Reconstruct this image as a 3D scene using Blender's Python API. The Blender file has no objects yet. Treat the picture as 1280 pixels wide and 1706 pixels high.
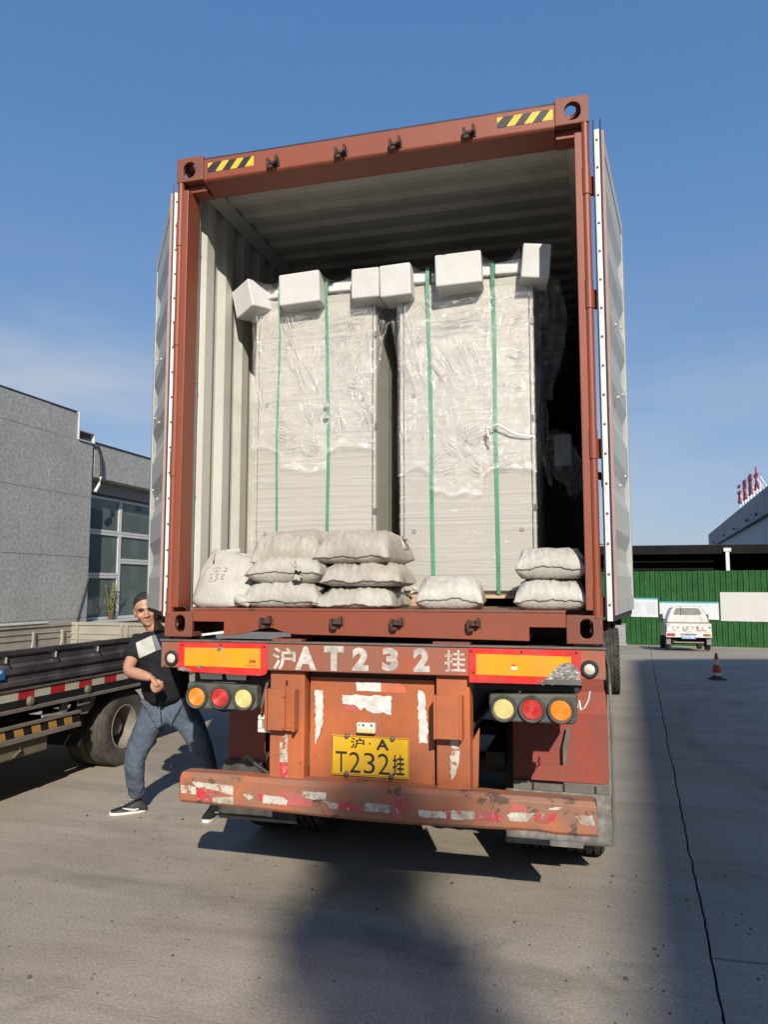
import bpy, bmesh, math, random
from mathutils import Vector, Matrix, noise
random.seed(7)
PI = math.pi
SC = bpy.context.scene
COL = SC.collection

# ------------------------------------------------------------------ camera
cam_d = bpy.data.cameras.new('camera')
cam = bpy.data.objects.new('camera', cam_d)
COL.objects.link(cam)
CAM = Vector((1.1652, -4.0059, 1.7352))
_yaw, _pit = -0.26137, 0.09706
_f = Vector((math.sin(_yaw)*math.cos(_pit), math.cos(_yaw)*math.cos(_pit), math.sin(_pit)))
cam.location = CAM
cam.rotation_euler = _f.to_track_quat('-Z', 'Y').to_euler()
cam_d.sensor_fit = 'VERTICAL'
cam_d.sensor_height = 36.0
cam_d.lens = 36.0*1280.1/1706.0
cam_d.clip_start = 0.05
cam_d.clip_end = 3000
SC.camera = cam
SC.render.resolution_x, SC.render.resolution_y = 769, 1024

# ------------------------------------------------------------------ light
SUN = Vector((-0.62, 1.55, -1.0)).normalized()        # the way the light travels
sun_d = bpy.data.lights.new('sun', 'SUN')
sun_d.energy = 3.85
sun_d.angle = math.radians(0.55)
sun_d.color = (1.0, 0.93, 0.82)
sun = bpy.data.objects.new('sun', sun_d)
sun.rotation_euler = SUN.to_track_quat('-Z', 'Y').to_euler()
sun.location = (6, -14, 14)
COL.objects.link(sun)

world = bpy.data.worlds.new('World')
SC.world = world
world.use_nodes = True
wt = world.node_tree
for n in list(wt.nodes):
    wt.nodes.remove(n)
w_out = wt.nodes.new('ShaderNodeOutputWorld')
w_bg = wt.nodes.new('ShaderNodeBackground')
w_sky = wt.nodes.new('ShaderNodeTexSky')
w_sky.sky_type = 'NISHITA'
w_sky.sun_disc = False
w_sky.sun_elevation = math.asin(-SUN.z)
w_sky.sun_rotation = math.atan2(-SUN.x, -SUN.y)
w_sky.air_density = 1.0
w_sky.dust_density = 1.3
w_sky.ozone_density = 1.6
w_bg.inputs['Strength'].default_value = 0.125
# thin cloud veil low in the sky
w_tc = wt.nodes.new('ShaderNodeTexCoord')
w_map = wt.nodes.new('ShaderNodeMapping')
w_map.inputs['Scale'].default_value = (1.2, 1.2, 5.5)
w_map.inputs['Location'].default_value = (0.35, 0.1, 0.2)
w_n = wt.nodes.new('ShaderNodeTexNoise')
w_n.inputs['Scale'].default_value = 1.7
w_n.inputs['Detail'].default_value = 5
w_n.inputs['Roughness'].default_value = 0.52
w_r = wt.nodes.new('ShaderNodeValToRGB')
w_r.color_ramp.elements[0].position = 0.47
w_r.color_ramp.elements[1].position = 0.80
w_sep = wt.nodes.new('ShaderNodeSeparateXYZ')
w_low = wt.nodes.new('ShaderNodeMapRange')
w_low.inputs['From Min'].default_value = 0.42
w_low.inputs['From Max'].default_value = 0.10
w_mul = wt.nodes.new('ShaderNodeMath'); w_mul.operation = 'MULTIPLY'
w_mul2 = wt.nodes.new('ShaderNodeMath'); w_mul2.operation = 'MULTIPLY'
w_mul2.inputs[1].default_value = 0.55
w_mix = wt.nodes.new('ShaderNodeMixRGB')
w_mix.inputs['Color2'].default_value = (3.1, 3.2, 3.45, 1)
w_tint = wt.nodes.new('ShaderNodeMixRGB'); w_tint.blend_type = 'MULTIPLY'
w_tint.inputs['Fac'].default_value = 1.0
w_tint.inputs['Color2'].default_value = (0.86, 0.97, 1.06, 1)
L = wt.links.new
L(w_tc.outputs['Generated'], w_map.inputs['Vector'])
L(w_map.outputs['Vector'], w_n.inputs['Vector'])
L(w_n.outputs['Fac'], w_r.inputs['Fac'])
L(w_tc.outputs['Generated'], w_sep.inputs['Vector'])
L(w_sep.outputs['Z'], w_low.inputs['Value'])
L(w_r.outputs['Color'], w_mul.inputs[0])
L(w_low.outputs['Result'], w_mul.inputs[1])
# the veil thickens into one low bank over the left of the yard
w_v = wt.nodes.new('ShaderNodeVectorMath'); w_v.operation = 'SUBTRACT'
w_v.inputs[1].default_value = (-0.66, 0.71, 0.225)
w_vs = wt.nodes.new('ShaderNodeVectorMath'); w_vs.operation = 'MULTIPLY'
w_vs.inputs[1].default_value = (1.0, 1.0, 3.6)
w_vl = wt.nodes.new('ShaderNodeVectorMath'); w_vl.operation = 'LENGTH'
w_bk = wt.nodes.new('ShaderNodeMapRange'); w_bk.interpolation_type = 'SMOOTHSTEP'
w_bk.inputs['From Min'].default_value = 0.50; w_bk.inputs['From Max'].default_value = 0.05
w_bn = wt.nodes.new('ShaderNodeValToRGB')
w_bn.color_ramp.elements[0].position = 0.36; w_bn.color_ramp.elements[1].position = 0.62
w_bm = wt.nodes.new('ShaderNodeMath'); w_bm.operation = 'MULTIPLY'
w_ba = wt.nodes.new('ShaderNodeMath'); w_ba.operation = 'ADD'; w_ba.use_clamp = True
L(w_tc.outputs['Generated'], w_v.inputs[0]); L(w_v.outputs[0], w_vs.inputs[0]); L(w_vs.outputs[0], w_vl.inputs[0])
L(w_vl.outputs['Value'], w_bk.inputs['Value'])
L(w_n.outputs['Fac'], w_bn.inputs['Fac'])
L(w_bk.outputs[0], w_bm.inputs[0]); L(w_bn.outputs['Color'], w_bm.inputs[1])
L(w_bm.outputs[0], w_ba.inputs[0]); L(w_mul.outputs[0], w_ba.inputs[1])
L(w_ba.outputs[0], w_mul2.inputs[0])
L(w_mul2.outputs[0], w_mix.inputs['Fac'])
L(w_sky.outputs['Color'], w_tint.inputs['Color1'])
# the clear autumn blue of the day, laid evenly round the horizon over the physical sky
w_grad = wt.nodes.new('ShaderNodeValToRGB')
w_grad.color_ramp.elements[0].position = 0.0
w_grad.color_ramp.elements[0].color = (0.215, 0.250, 0.330, 1)
w_grad.color_ramp.elements[1].position = 1.0
w_grad.color_ramp.elements[1].color = (0.032, 0.098, 0.26, 1)
for _p, _c in ((0.12, (0.162, 0.214, 0.318)), (0.30, (0.092, 0.166, 0.300)), (0.55, (0.050, 0.128, 0.280))):
    _e = w_grad.color_ramp.elements.new(_p); _e.color = (*_c, 1)
w_sc = wt.nodes.new('ShaderNodeMixRGB'); w_sc.blend_type = 'MULTIPLY'; w_sc.inputs['Fac'].default_value = 1.0
w_sc.inputs['Color2'].default_value = (1/0.115,)*3 + (1,)
w_half = wt.nodes.new('ShaderNodeMixRGB'); w_half.inputs['Fac'].default_value = 0.80
L(w_sep.outputs['Z'], w_grad.inputs['Fac'])
L(w_grad.outputs['Color'], w_sc.inputs['Color1'])
L(w_tint.outputs['Color'], w_half.inputs['Color1'])
L(w_sc.outputs['Color'], w_half.inputs['Color2'])
L(w_half.outputs['Color'], w_mix.inputs['Color1'])
L(w_mix.outputs['Color'], w_bg.inputs['Color'])
L(w_bg.outputs['Background'], w_out.inputs['Surface'])

SC.view_settings.view_transform = 'Standard'
SC.view_settings.look = 'None'
SC.view_settings.gamma = 1.0
SC.view_settings.exposure = 0.62
SC.view_settings.use_curve_mapping = False
SC.render.engine = 'CYCLES'
SC.cycles.use_denoising = True
SC.cycles.max_bounces = 8
SC.cycles.transparent_max_bounces = 24

# ------------------------------------------------------------------ materials
class NT:
    """small wrapper that builds a node tree"""
    def __init__(s, name):
        s.m = bpy.data.materials.new(name)
        s.m.use_nodes = True
        s.t = s.m.node_tree
        for n in list(s.t.nodes):
            s.t.nodes.remove(n)
        s.out = s.n('ShaderNodeOutputMaterial')
        s.b = s.n('ShaderNodeBsdfPrincipled')
        s.l(s.b.outputs[0], s.out.inputs['Surface'])
        s.pos = s.n('ShaderNodeNewGeometry').outputs['Position']
    def n(s, t, **k):
        x = s.t.nodes.new(t)
        for a, v in k.items():
            setattr(x, a, v)
        return x
    def l(s, a, b):
        s.t.links.new(a, b)
    def mapping(s, scale=(1, 1, 1), rot=(0, 0, 0), loc=(0, 0, 0)):
        m = s.n('ShaderNodeMapping')
        m.inputs['Scale'].default_value = scale
        m.inputs['Rotation'].default_value = rot
        m.inputs['Location'].default_value = loc
        s.l(s.pos, m.inputs['Vector'])
        return m.outputs['Vector']
    def noise(s, scale, detail=4, rough=0.55, vec=None, dist=0.0):
        x = s.n('ShaderNodeTexNoise')
        x.inputs['Scale'].default_value = scale
        x.inputs['Detail'].default_value = detail
        x.inputs['Roughness'].default_value = rough
        x.inputs['Distortion'].default_value = dist
        s.l(vec if vec is not None else s.pos, x.inputs['Vector'])
        return x.outputs['Fac']
    def ramp(s, fac, a, b, ca=(0, 0, 0), cb=(1, 1, 1)):
        r = s.n('ShaderNodeValToRGB')
        r.color_ramp.elements[0].position = a
        r.color_ramp.elements[1].position = b
        r.color_ramp.elements[0].color = (*ca, 1)
        r.color_ramp.elements[1].color = (*cb, 1)
        s.l(fac, r.inputs['Fac'])
        return r.outputs['Color']
    def mix(s, fac, c1, c2, mode='MIX'):
        m = s.n('ShaderNodeMixRGB'); m.blend_type = mode
        for sock, v in ((m.inputs['Fac'], fac), (m.inputs['Color1'], c1), (m.inputs['Color2'], c2)):
            if isinstance(v, (int, float)):
                sock.default_value = v
            elif isinstance(v, tuple):
                sock.default_value = (*v[:3], 1)
            else:
                s.l(v, sock)
        return m.outputs['Color']
    def math(s, op, a, b):
        m = s.n('ShaderNodeMath'); m.operation = op
        for sock, v in ((m.inputs[0], a), (m.inputs[1], b)):
            if isinstance(v, (int, float)):
                sock.default_value = v
            else:
                s.l(v, sock)
        return m.outputs[0]
    def bump(s, h, strength=0.3, dist=0.01, normal=None):
        b = s.n('ShaderNodeBump')
        b.inputs['Strength'].default_value = strength
        b.inputs['Distance'].default_value = dist
        s.l(h, b.inputs['Height'])
        if normal is not None:
            s.l(normal, b.inputs['Normal'])
        return b.outputs['Normal']
    def setc(s, col):
        if isinstance(col, tuple):
            s.b.inputs['Base Color'].default_value = (*col[:3], 1)
        else:
            s.l(col, s.b.inputs['Base Color'])

def hsv_var(c, k):
    return tuple(min(1, max(0, v*k)) for v in c)

def paint(name, base, rough=0.5, var=0.18, vs=2.5, metal=0.0, rust=None, rust_t=0.68, rust_s=6.0,
          grime=None, grime_t=0.6, grime_s=1.6, streak=0.0, bump=0.15, bs=40.0, coat=0.0, spec=0.5, fine=0.06):
    """painted or bare surface: tone variation, fine speckle, soft grime, rust chips, run-down streaks, fine relief"""
    t = NT(name)
    c = t.mix(t.ramp(t.noise(vs, 5, 0.6), 0.3, 0.7), hsv_var(base, 1-var), hsv_var(base, 1+var))
    if fine:
        c = t.mix(t.ramp(t.noise(90, 3, 0.7), 0.35, 0.7), c, t.mix(1.0, c, (1-fine*2.5,)*3, 'MULTIPLY'))
    if streak:
        s = t.ramp(t.noise(1.0, 4, 0.6, t.mapping((14, 14, 0.9))), 0.48, 0.78)
        c = t.mix(t.math('MULTIPLY', s, streak), c, grime or (0.10, 0.07, 0.05))
    if grime:
        g = t.ramp(t.noise(grime_s, 6, 0.62), grime_t-0.12, grime_t+0.14)
        c = t.mix(t.math('MULTIPLY', g, 0.75), c, grime)
    h = t.noise(bs, 4, 0.6)
    r_in = None
    if rust:
        rn = t.noise(rust_s, 8, 0.68, dist=0.3)
        rf = t.ramp(rn, rust_t, rust_t+0.035)
        rc = t.mix(t.noise(30, 3), hsv_var(rust, 0.55), hsv_var(rust, 1.35))
        c = t.mix(rf, c, rc)
        r_in = t.ramp(rn, rust_t, rust_t+0.03, (rough,)*3, (0.9,)*3)
    t.setc(c)
    if r_in is not None:
        t.l(r_in, t.b.inputs['Roughness'])
    else:
        rr = t.ramp(t.noise(vs*4, 4), 0.3, 0.7, (max(0.03, rough-0.08),)*3, (min(1, rough+0.1),)*3)
        t.l(rr, t.b.inputs['Roughness'])
    t.b.inputs['Metallic'].default_value = metal
    t.b.inputs['Specular IOR Level'].default_value = spec
    t.b.inputs['Coat Weight'].default_value = coat
    if bump:
        t.l(t.bump(h, bump, 0.004), t.b.inputs['Normal'])
    return t.m

M = {}
RUST = (0.085, 0.035, 0.017)
DUST = (0.22, 0.17, 0.125)
M['box_red'] = paint('box_red_paint', (0.250, 0.060, 0.029), 0.5, 0.12, 1.8, rust=RUST, rust_t=0.72, rust_s=7, grime=(0.16, 0.07, 0.05), grime_t=0.66, streak=0.18)
M['box_red_worn'] = paint('box_red_worn', (0.215, 0.06, 0.032), 0.6, 0.18, 3, rust=RUST, rust_t=0.60, rust_s=11, grime=(0.13, 0.07, 0.05), grime_t=0.6)
M['box_inner'] = paint('box_inner_paint', (0.60, 0.585, 0.52), 0.55, 0.07, 1.2, rust=(0.12, 0.10, 0.085), rust_t=0.70, rust_s=9, grime=(0.30, 0.28, 0.245), grime_t=0.62, streak=0.22, spec=0.35)
M['door_grey'] = paint('door_inner_paint', (0.47, 0.47, 0.425), 0.5, 0.06, 1.5, grime=(0.33, 0.33, 0.31), grime_t=0.64, streak=0.15, spec=0.35)
M['strip_white'] = paint('white_edge_strip', (0.70, 0.69, 0.66), 0.45, 0.08, 6, grime=(0.45, 0.42, 0.38), grime_t=0.64, grime_s=8)
M['edge_pink'] = paint('faded_red_edge', (0.40, 0.24, 0.20), 0.6, 0.12, 5)
M['gasket'] = paint('black_rubber', (0.018, 0.018, 0.022), 0.6, 0.2, 5, grime=(0.06, 0.055, 0.05), grime_t=0.62, grime_s=4, bump=0.1)
M['gasket_blue'] = paint('blue_black_rubber', (0.014, 0.022, 0.06), 0.5, 0.2, 5, bump=0.1)
M['ply'] = paint('floor_plywood', (0.19, 0.12, 0.07), 0.6, 0.25, 4, grime=(0.09, 0.07, 0.05), grime_t=0.55)
M['orange'] = paint('trailer_orange', (0.44, 0.118, 0.036), 0.55, 0.22, 2.2, rust=(0.10, 0.045, 0.025), rust_t=0.635, rust_s=9, grime=(0.27, 0.10, 0.055), grime_t=0.54, grime_s=3.0, streak=0.45, bump=0.2)
M['orange_beam'] = paint('trailer_beam_paint', (0.345, 0.092, 0.045), 0.6, 0.18, 2.0, rust=(0.09, 0.04, 0.022), rust_t=0.64, rust_s=12, grime=(0.20, 0.115, 0.085), grime_t=0.52, grime_s=3.5, streak=0.25, bump=0.2)
M['bumper'] = paint('bumper_paint', (0.42, 0.125, 0.048), 0.6, 0.2, 3.0, rust=(0.115, 0.075, 0.05), rust_t=0.575, rust_s=8, grime=(0.20, 0.13, 0.095), grime_t=0.47, grime_s=5.5, bump=0.3)
M['fender_red'] = paint('fender_red', (0.32, 0.06, 0.036), 0.55, 0.2, 2.2, rust=RUST, rust_t=0.71, rust_s=7, grime=(0.13, 0.075, 0.06), grime_t=0.56, grime_s=2.5, streak=0.35)
M['chassis'] = paint('chassis_dark', (0.05, 0.022, 0.016), 0.75, 0.3, 4, grime=(0.055, 0.045, 0.036), grime_t=0.5)
M['black'] = paint('black_part', (0.018, 0.018, 0.018), 0.6, 0.3, 5, grime=(0.07, 0.06, 0.05), grime_t=0.6)
M['steel_lip'] = paint('worn_steel', (0.16, 0.13, 0.115), 0.55, 0.25, 8, metal=0.3)
M['rust_iron'] = paint('rusty_iron', (0.07, 0.032, 0.022), 0.75, 0.35, 18)
M['lamp_box'] = paint('lamp_housing', (0.075, 0.078, 0.068), 0.6, 0.2, 8, grime=(0.15, 0.135, 0.11), grime_t=0.56, grime_s=7)
M['rubber_ring'] = paint('lamp_rubber', (0.045, 0.047, 0.04), 0.65, 0.2, 10, grime=(0.13, 0.12, 0.09), grime_t=0.55, grime_s=9)
M['scribble'] = paint('faded_marker', (0.17, 0.155, 0.135), 0.7, 0.3, 30)
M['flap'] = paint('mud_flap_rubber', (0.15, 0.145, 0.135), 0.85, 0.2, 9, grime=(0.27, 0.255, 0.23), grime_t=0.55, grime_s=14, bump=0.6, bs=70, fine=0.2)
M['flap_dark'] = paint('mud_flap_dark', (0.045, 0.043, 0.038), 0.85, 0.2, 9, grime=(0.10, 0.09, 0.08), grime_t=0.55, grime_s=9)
M['rail_grey'] = paint('fender_rail', (0.13, 0.115, 0.10), 0.6, 0.2, 9, grime=(0.22, 0.19, 0.15), grime_t=0.55)
M['green_edge'] = paint('fender_side_edge', (0.105, 0.115, 0.10), 0.6, 0.2, 6)
def tyre_mat(name, base, dust, k):
    t = NT(name)
    g = t.ramp(t.noise(9, 6, 0.65), 0.35, 0.7)
    t.setc(t.mix(t.math('MULTIPLY', g, k), base, dust))
    t.b.inputs['Roughness'].default_value = 0.85
    t.l(t.bump(t.noise(60, 3), 0.3, 0.004), t.b.inputs['Normal'])
    return t.m
M['tyre'] = tyre_mat('tyre_black', (0.02, 0.02, 0.02), (0.10, 0.085, 0.065), 0.6)
M['tyre_dusty'] = tyre_mat('tyre_dusty', (0.035, 0.032, 0.028), (0.115, 0.098, 0.078), 0.85)
M['rim'] = paint('wheel_rim', (0.23, 0.20, 0.165), 0.6, 0.2, 6, rust=RUST, rust_t=0.62, rust_s=14)

def lens(name, c):
    t = NT(name)
    t.setc(c)
    t.b.inputs['Roughness'].default_value = 0.5
    t.b.inputs['Coat Weight'].default_value = 0.0
    t.b.inputs['Subsurface Weight'].default_value = 0.15
    t.b.inputs['Subsurface Radius'].default_value = (0.02, 0.01, 0.01)
    g = t.ramp(t.noise(22, 5, 0.65), 0.45, 0.75)
    t.setc(t.mix(t.math('MULTIPLY', g, 0.35), c, (0.30, 0.24, 0.17)))
    t.l(t.bump(t.noise(150, 2), 0.3, 0.003), t.b.inputs['Normal'])
    return t.m
M['lens_amber'] = lens('lens_amber', (0.80, 0.25, 0.015))
M['lens_red'] = lens('lens_red', (0.50, 0.028, 0.028))
M['lens_yellow'] = lens('lens_pale_yellow', (0.66, 0.55, 0.23))
M['lens_clear'] = lens('lens_clear', (0.58, 0.54, 0.47))

def reflective(name, c, wear=0.0, under=(0.34, 0.095, 0.04), scale=26, th=0.55):
    """retro-reflective foil, scuffed so that what is under it shows through"""
    t = NT(name)
    col = t.mix(t.ramp(t.noise(5, 4), 0.3, 0.7), hsv_var(c, 0.86), hsv_var(c, 1.08))
    if wear:
        a = t.ramp(t.noise(scale, 6, 0.7, dist=0.5), th, th+0.05)
        dirt = t.ramp(t.noise(scale*0.35, 6, 0.75), 0.44, 0.60)
        col = t.mix(t.math('MULTIPLY', dirt, wear*0.7), col, (0.20, 0.165, 0.13))
        col = t.mix(t.math('MULTIPLY', a, wear), col, under)
    t.setc(col)
    t.b.inputs['Roughness'].default_value = 0.38
    t.l(t.bump(t.noise(60, 3), 0.15, 0.002), t.b.inputs['Normal'])
    return t.m
M['tape_white'] = reflective('tape_white', (0.56, 0.53, 0.45), 0.95, th=0.545)
M['tape_red'] = reflective('tape_red', (0.52, 0.035, 0.045), 0.9, under=(0.50, 0.36, 0.32), th=0.57)
M['tape_pink'] = reflective('tape_pink', (0.50, 0.11, 0.10), 0.9, th=0.60)
M['label_white'] = reflective('label_white', (0.70, 0.68, 0.64), 0.5, scale=40, th=0.68)
M['label_orange'] = reflective('label_orange', (0.62, 0.16, 0.08), 0.4)
M['plate_red'] = reflective('reflector_red', (0.62, 0.024, 0.018), 0.35, under=(0.30, 0.03, 0.02), th=0.66)
M['plate_amber'] = reflective('reflector_amber', (0.74, 0.33, 0.008), 0.25, under=(0.5, 0.22, 0.02), th=0.68)
M['number_yellow'] = reflective('number_plate_yellow', (0.68, 0.40, 0.01), 0.3, under=(0.42, 0.25, 0.03), th=0.68, scale=14)
M['torn_metal'] = paint('torn_foil', (0.42, 0.40, 0.38), 0.4, 0.5, 45, metal=0.5, grime=(0.05, 0.05, 0.05), grime_t=0.5, grime_s=40, bump=1.0, bs=90)
M['plate_back'] = paint('reflector_back', (0.11, 0.10, 0.09), 0.6, 0.2, 10)
M['ink'] = paint('black_ink', (0.02, 0.014, 0.012), 0.5, 0.1, 10, bump=0, fine=0)
M['ink_red'] = paint('red_ink', (0.42, 0.06, 0.02), 0.5, 0.1, 10, bump=0, fine=0)
M['white_letters'] = reflective('white_stencil_paint', (0.62, 0.58, 0.52), 0.9, under=(0.32, 0.085, 0.04), scale=40, th=0.64)
M['red_letter_wear'] = M['tape_red']
M['hazard_yellow'] = paint('hazard_yellow', (0.70, 0.47, 0.03), 0.5, 0.1, 9, grime=(0.45, 0.30, 0.05), grime_t=0.66, grime_s=9)
M['hazard_black'] = paint('hazard_black', (0.022, 0.022, 0.025), 0.5, 0.1, 9)
M['white_plastic'] = paint('white_plastic', (0.62, 0.61, 0.58), 0.4, 0.08, 7)
M['cab_cream'] = paint('cabinet_cream', (0.405, 0.382, 0.332), 0.42, 0.04, 1.5, spec=0.4, bump=0.03, fine=0.02)
M['foam'] = paint('white_foam', (0.56, 0.555, 0.55), 0.8, 0.05, 9, grime=(0.50, 0.48, 0.45), grime_t=0.60, grime_s=7, bump=0.35, bs=55, spec=0.2, fine=0.02)
M['strap'] = paint('green_strap', (0.075, 0.27, 0.155), 0.35, 0.15, 9, bump=0.1)
M['wood'] = paint('pallet_wood', (0.46, 0.33, 0.19), 0.7, 0.2, 7)

def sack_mat(name, base, stain, k):
    t = NT(name)
    c = t.mix(t.ramp(t.noise(5, 5, 0.6), 0.3, 0.7), hsv_var(base, 0.88), hsv_var(base, 1.1))
    g = t.ramp(t.noise(6, 7, 0.72, dist=0.6), 0.45, 0.64)
    c = t.mix(t.math('MULTIPLY', g, k), c, stain)
    w = t.ramp(t.noise(1, 2, 0.5, t.mapping((420, 420, 40))), 0.4, 0.6)
    c = t.mix(0.12, c, t.mix(1.0, c, w, 'MULTIPLY'))
    t.setc(c)
    t.b.inputs['Roughness'].default_value = 0.48
    t.b.inputs['Specular IOR Level'].default_value = 0.4
    n1 = t.bump(t.noise(1, 4, 0.65, t.mapping((48, 48, 20), (0.3, 0, 0.4)), 0.8), 0.65, 0.009)
    n2 = t.bump(t.noise(240, 2, 0.6), 0.18, 0.002, n1)
    t.l(n2, t.b.inputs['Normal'])
    return t.m
M['sack'] = sack_mat('woven_sack', (0.43, 0.405, 0.352), (0.32, 0.285, 0.235), 0.40)
M['sack_brown'] = sack_mat('woven_sack_stained', (0.42, 0.38, 0.328), (0.31, 0.26, 0.21), 0.55)
M['sack_white'] = sack_mat('woven_sack_clean', (0.47, 0.45, 0.40), (0.42, 0.39, 0.33), 0.35)
M['sack_seam'] = paint('sack_seam', (0.30, 0.27, 0.225), 0.8, 0.3, 30)

def film_mat(name, veil, gloss, mode):
    """clear stretch film: thin milky veil plus crisp glints on its creases"""
    t = NT(name)
    t.t.nodes.remove(t.b)
    tr = t.n('ShaderNodeBsdfTransparent'); df = t.n('ShaderNodeBsdfDiffuse'); tl = t.n('ShaderNodeBsdfTranslucent'); gl = t.n('ShaderNodeBsdfGlossy')
    df.inputs['Color'].default_value = (0.80, 0.79, 0.80, 1)
    tl.inputs['Color'].default_value = (0.5, 0.5, 0.5, 1)
    gl.inputs['Color'].default_value = (1, 1, 1, 1)
    gl.inputs['Roughness'].default_value = 0.115
    m1 = t.n('ShaderNodeMixShader'); m2 = t.n('ShaderNodeMixShader')
    if mode == 'tight':
        v = t.mapping((1.0, 1.0, 34), (0, 0.06, 0))
        n1 = t.noise(1.0, 3, 0.6, v, 0.7)
        ridge = t.ramp(n1, 0.47, 0.58)
        vf = t.math('ADD', veil, t.math('MULTIPLY', ridge, 0.16))
        nrm = t.bump(n1, 1.0, 0.016)
    else:
        v1 = t.mapping((46, 46, 7), (0, 0.45, 0)); v2 = t.mapping((9, 9, 40), (0, 0.25, 0)); v3 = t.mapping((40, 40, 10), (0, -0.7, 0))
        a1 = t.noise(1.0, 4, 0.65, v1, 1.2); a2 = t.noise(1.0, 4, 0.65, v2, 1.2); a3 = t.noise(1.0, 4, 0.65, v3, 1.0)
        sel = t.ramp(t.noise(3.2, 3, 0.6), 0.42, 0.58); sel2 = t.ramp(t.noise(2.3, 3, 0.6, t.mapping((1, 1, 1), (0, 0, 0), (7, 3, 5))), 0.45, 0.6)
        h = t.mix(sel, a1, a3); h = t.mix(t.math('MULTIPLY', sel2, 0.6), h, a2)
        lum = t.ramp(h, 0.50, 0.63)
        pat = t.ramp(t.noise(4.0, 5, 0.7), 0.40, 0.68)
        vf = t.math('ADD', veil, t.math('MULTIPLY', t.math('MULTIPLY', lum, pat), 0.26))
        vf = t.math('ADD', vf, t.math('MULTIPLY', pat, 0.03))
        nrm = t.bump(h, 1.0, 0.014)
    t.l(nrm, gl.inputs['Normal']); t.l(nrm, df.inputs['Normal'])
    t.l(vf, m1.inputs['Fac']); t.l(tr.outputs[0], m1.inputs[1])
    m3 = t.n('ShaderNodeMixShader'); m3.inputs['Fac'].default_value = 0.25
    t.l(df.outputs[0], m3.inputs[1]); t.l(tl.outputs[0], m3.inputs[2]); t.l(m3.outputs[0], m1.inputs[2])
    t.t.nodes.remove(m2)
    ad = t.n('ShaderNodeAddShader')
    gl.inputs['Color'].default_value = (gloss, gloss, gloss, 1)
    t.l(m1.outputs[0], ad.inputs[0]); t.l(gl.outputs[0], ad.inputs[1])
    t.l(ad.outputs[0], t.out.inputs['Surface'])
    return t.m
M['film'] = film_mat('stretch_film_loose', 0.03, 0.055, 'loose')
M['film_dense'] = film_mat('stretch_film_bunched', 0.10, 0.06, 'loose')
M['film_crease'] = film_mat('stretch_film_crease', 0.34, 0.10, 'loose')
M['film_tight'] = film_mat('stretch_film_tight', 0.05, 0.028, 'tight')

def concrete_mat():
    t = NT('yard_concrete')
    big = t.ramp(t.noise(0.35, 6, 0.65), 0.34, 0.66)
    c = t.mix(big, (0.290, 0.252, 0.203), (0.380, 0.335, 0.272))
    # long drag marks across the yard
    st = t.ramp(t.noise(1.0, 5, 0.62, t.mapping((0.55, 2.6, 1), (0, 0, 0.55)), 0.6), 0.46, 0.72)
    c = t.mix(t.math('MULTIPLY', st, 0.55), c, (0.215, 0.182, 0.142))
    st2 = t.ramp(t.noise(1.0, 4, 0.6, t.mapping((0.5, 3.5, 1), (0, 0, -0.25)), 0.8), 0.55, 0.75)
    c = t.mix(t.math('MULTIPLY', st2, 0.5), c, (0.36, 0.315, 0.25))
    st3 = t.ramp(t.noise(1.0, 6, 0.7, t.mapping((0.9, 9.0, 1), (0, 0, 0.45)), 1.0), 0.52, 0.70)
    c = t.mix(t.math('MULTIPLY', st3, 0.22), c, (0.17, 0.146, 0.115))
    # tyre arcs of turning lorries, worn and broken
    for cx, cy, R_, wd in ((-9.0, -7.0, 9.55, 0.16), (-9.0, -7.0, 11.5, 0.17), (9.5, 6.0, 7.3, 0.15), (-3.0, -14.0, 14.2, 0.14)):
        sb = t.n('ShaderNodeVectorMath', operation='SUBTRACT'); sb.inputs[1].default_value = (cx, cy, 0)
        t.l(t.pos, sb.inputs[0])
        ln = t.n('ShaderNodeVectorMath', operation='LENGTH'); t.l(sb.outputs[0], ln.inputs[0])
        d = t.math('ABSOLUTE', t.math('SUBTRACT', ln.outputs['Value'], R_), 0)
        band = t.ramp(d, wd*0.55, wd, (1, 1, 1), (0, 0, 0))
        brk = t.ramp(t.noise(1.4, 5, 0.7), 0.40, 0.62)
        c = t.mix(t.math('MULTIPLY', t.math('MULTIPLY', band, brk), 0.38), c, (0.12, 0.105, 0.09))
    blot = t.ramp(t.noise(2.3, 6, 0.7, None, 0.5), 0.57, 0.72)
    c = t.mix(t.math('MULTIPLY', blot, 0.45), c, (0.155, 0.135, 0.11))
    sp = t.ramp(t.noise(70, 5, 0.85), 0.40, 0.62)
    c = t.mix(0.75, c, t.mix(sp, t.mix(1.0, c, (0.62, 0.60, 0.58), 'MULTIPLY'), t.mix(1.0, c, (1.25, 1.25, 1.25), 'MULTIPLY')))
    pit = t.ramp(t.noise(26, 3, 0.6), 0.70, 0.745)
    c = t.mix(t.math('MULTIPLY', pit, 0.8), c, (0.05, 0.042, 0.035))
    t.setc(c)
    t.l(t.ramp(t.noise(1.2, 4), 0.3, 0.7, (0.68,)*3, (0.9,)*3), t.b.inputs['Roughness'])
    t.b.inputs['Specular IOR Level'].default_value = 0.3
    n1 = t.bump(t.noise(130, 4, 0.7), 0.35, 0.004)
    t.l(t.bump(t.noise(7, 4, 0.6), 0.2, 0.02, n1), t.b.inputs['Normal'])
    return t.m
M['concrete'] = concrete_mat()
M['joint'] = paint('joint_dirt', (0.035, 0.03, 0.027), 0.95, 0.3, 12)
M['stone_bit'] = paint('grit', (0.06, 0.05, 0.04), 0.9, 0.5, 40)

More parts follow.
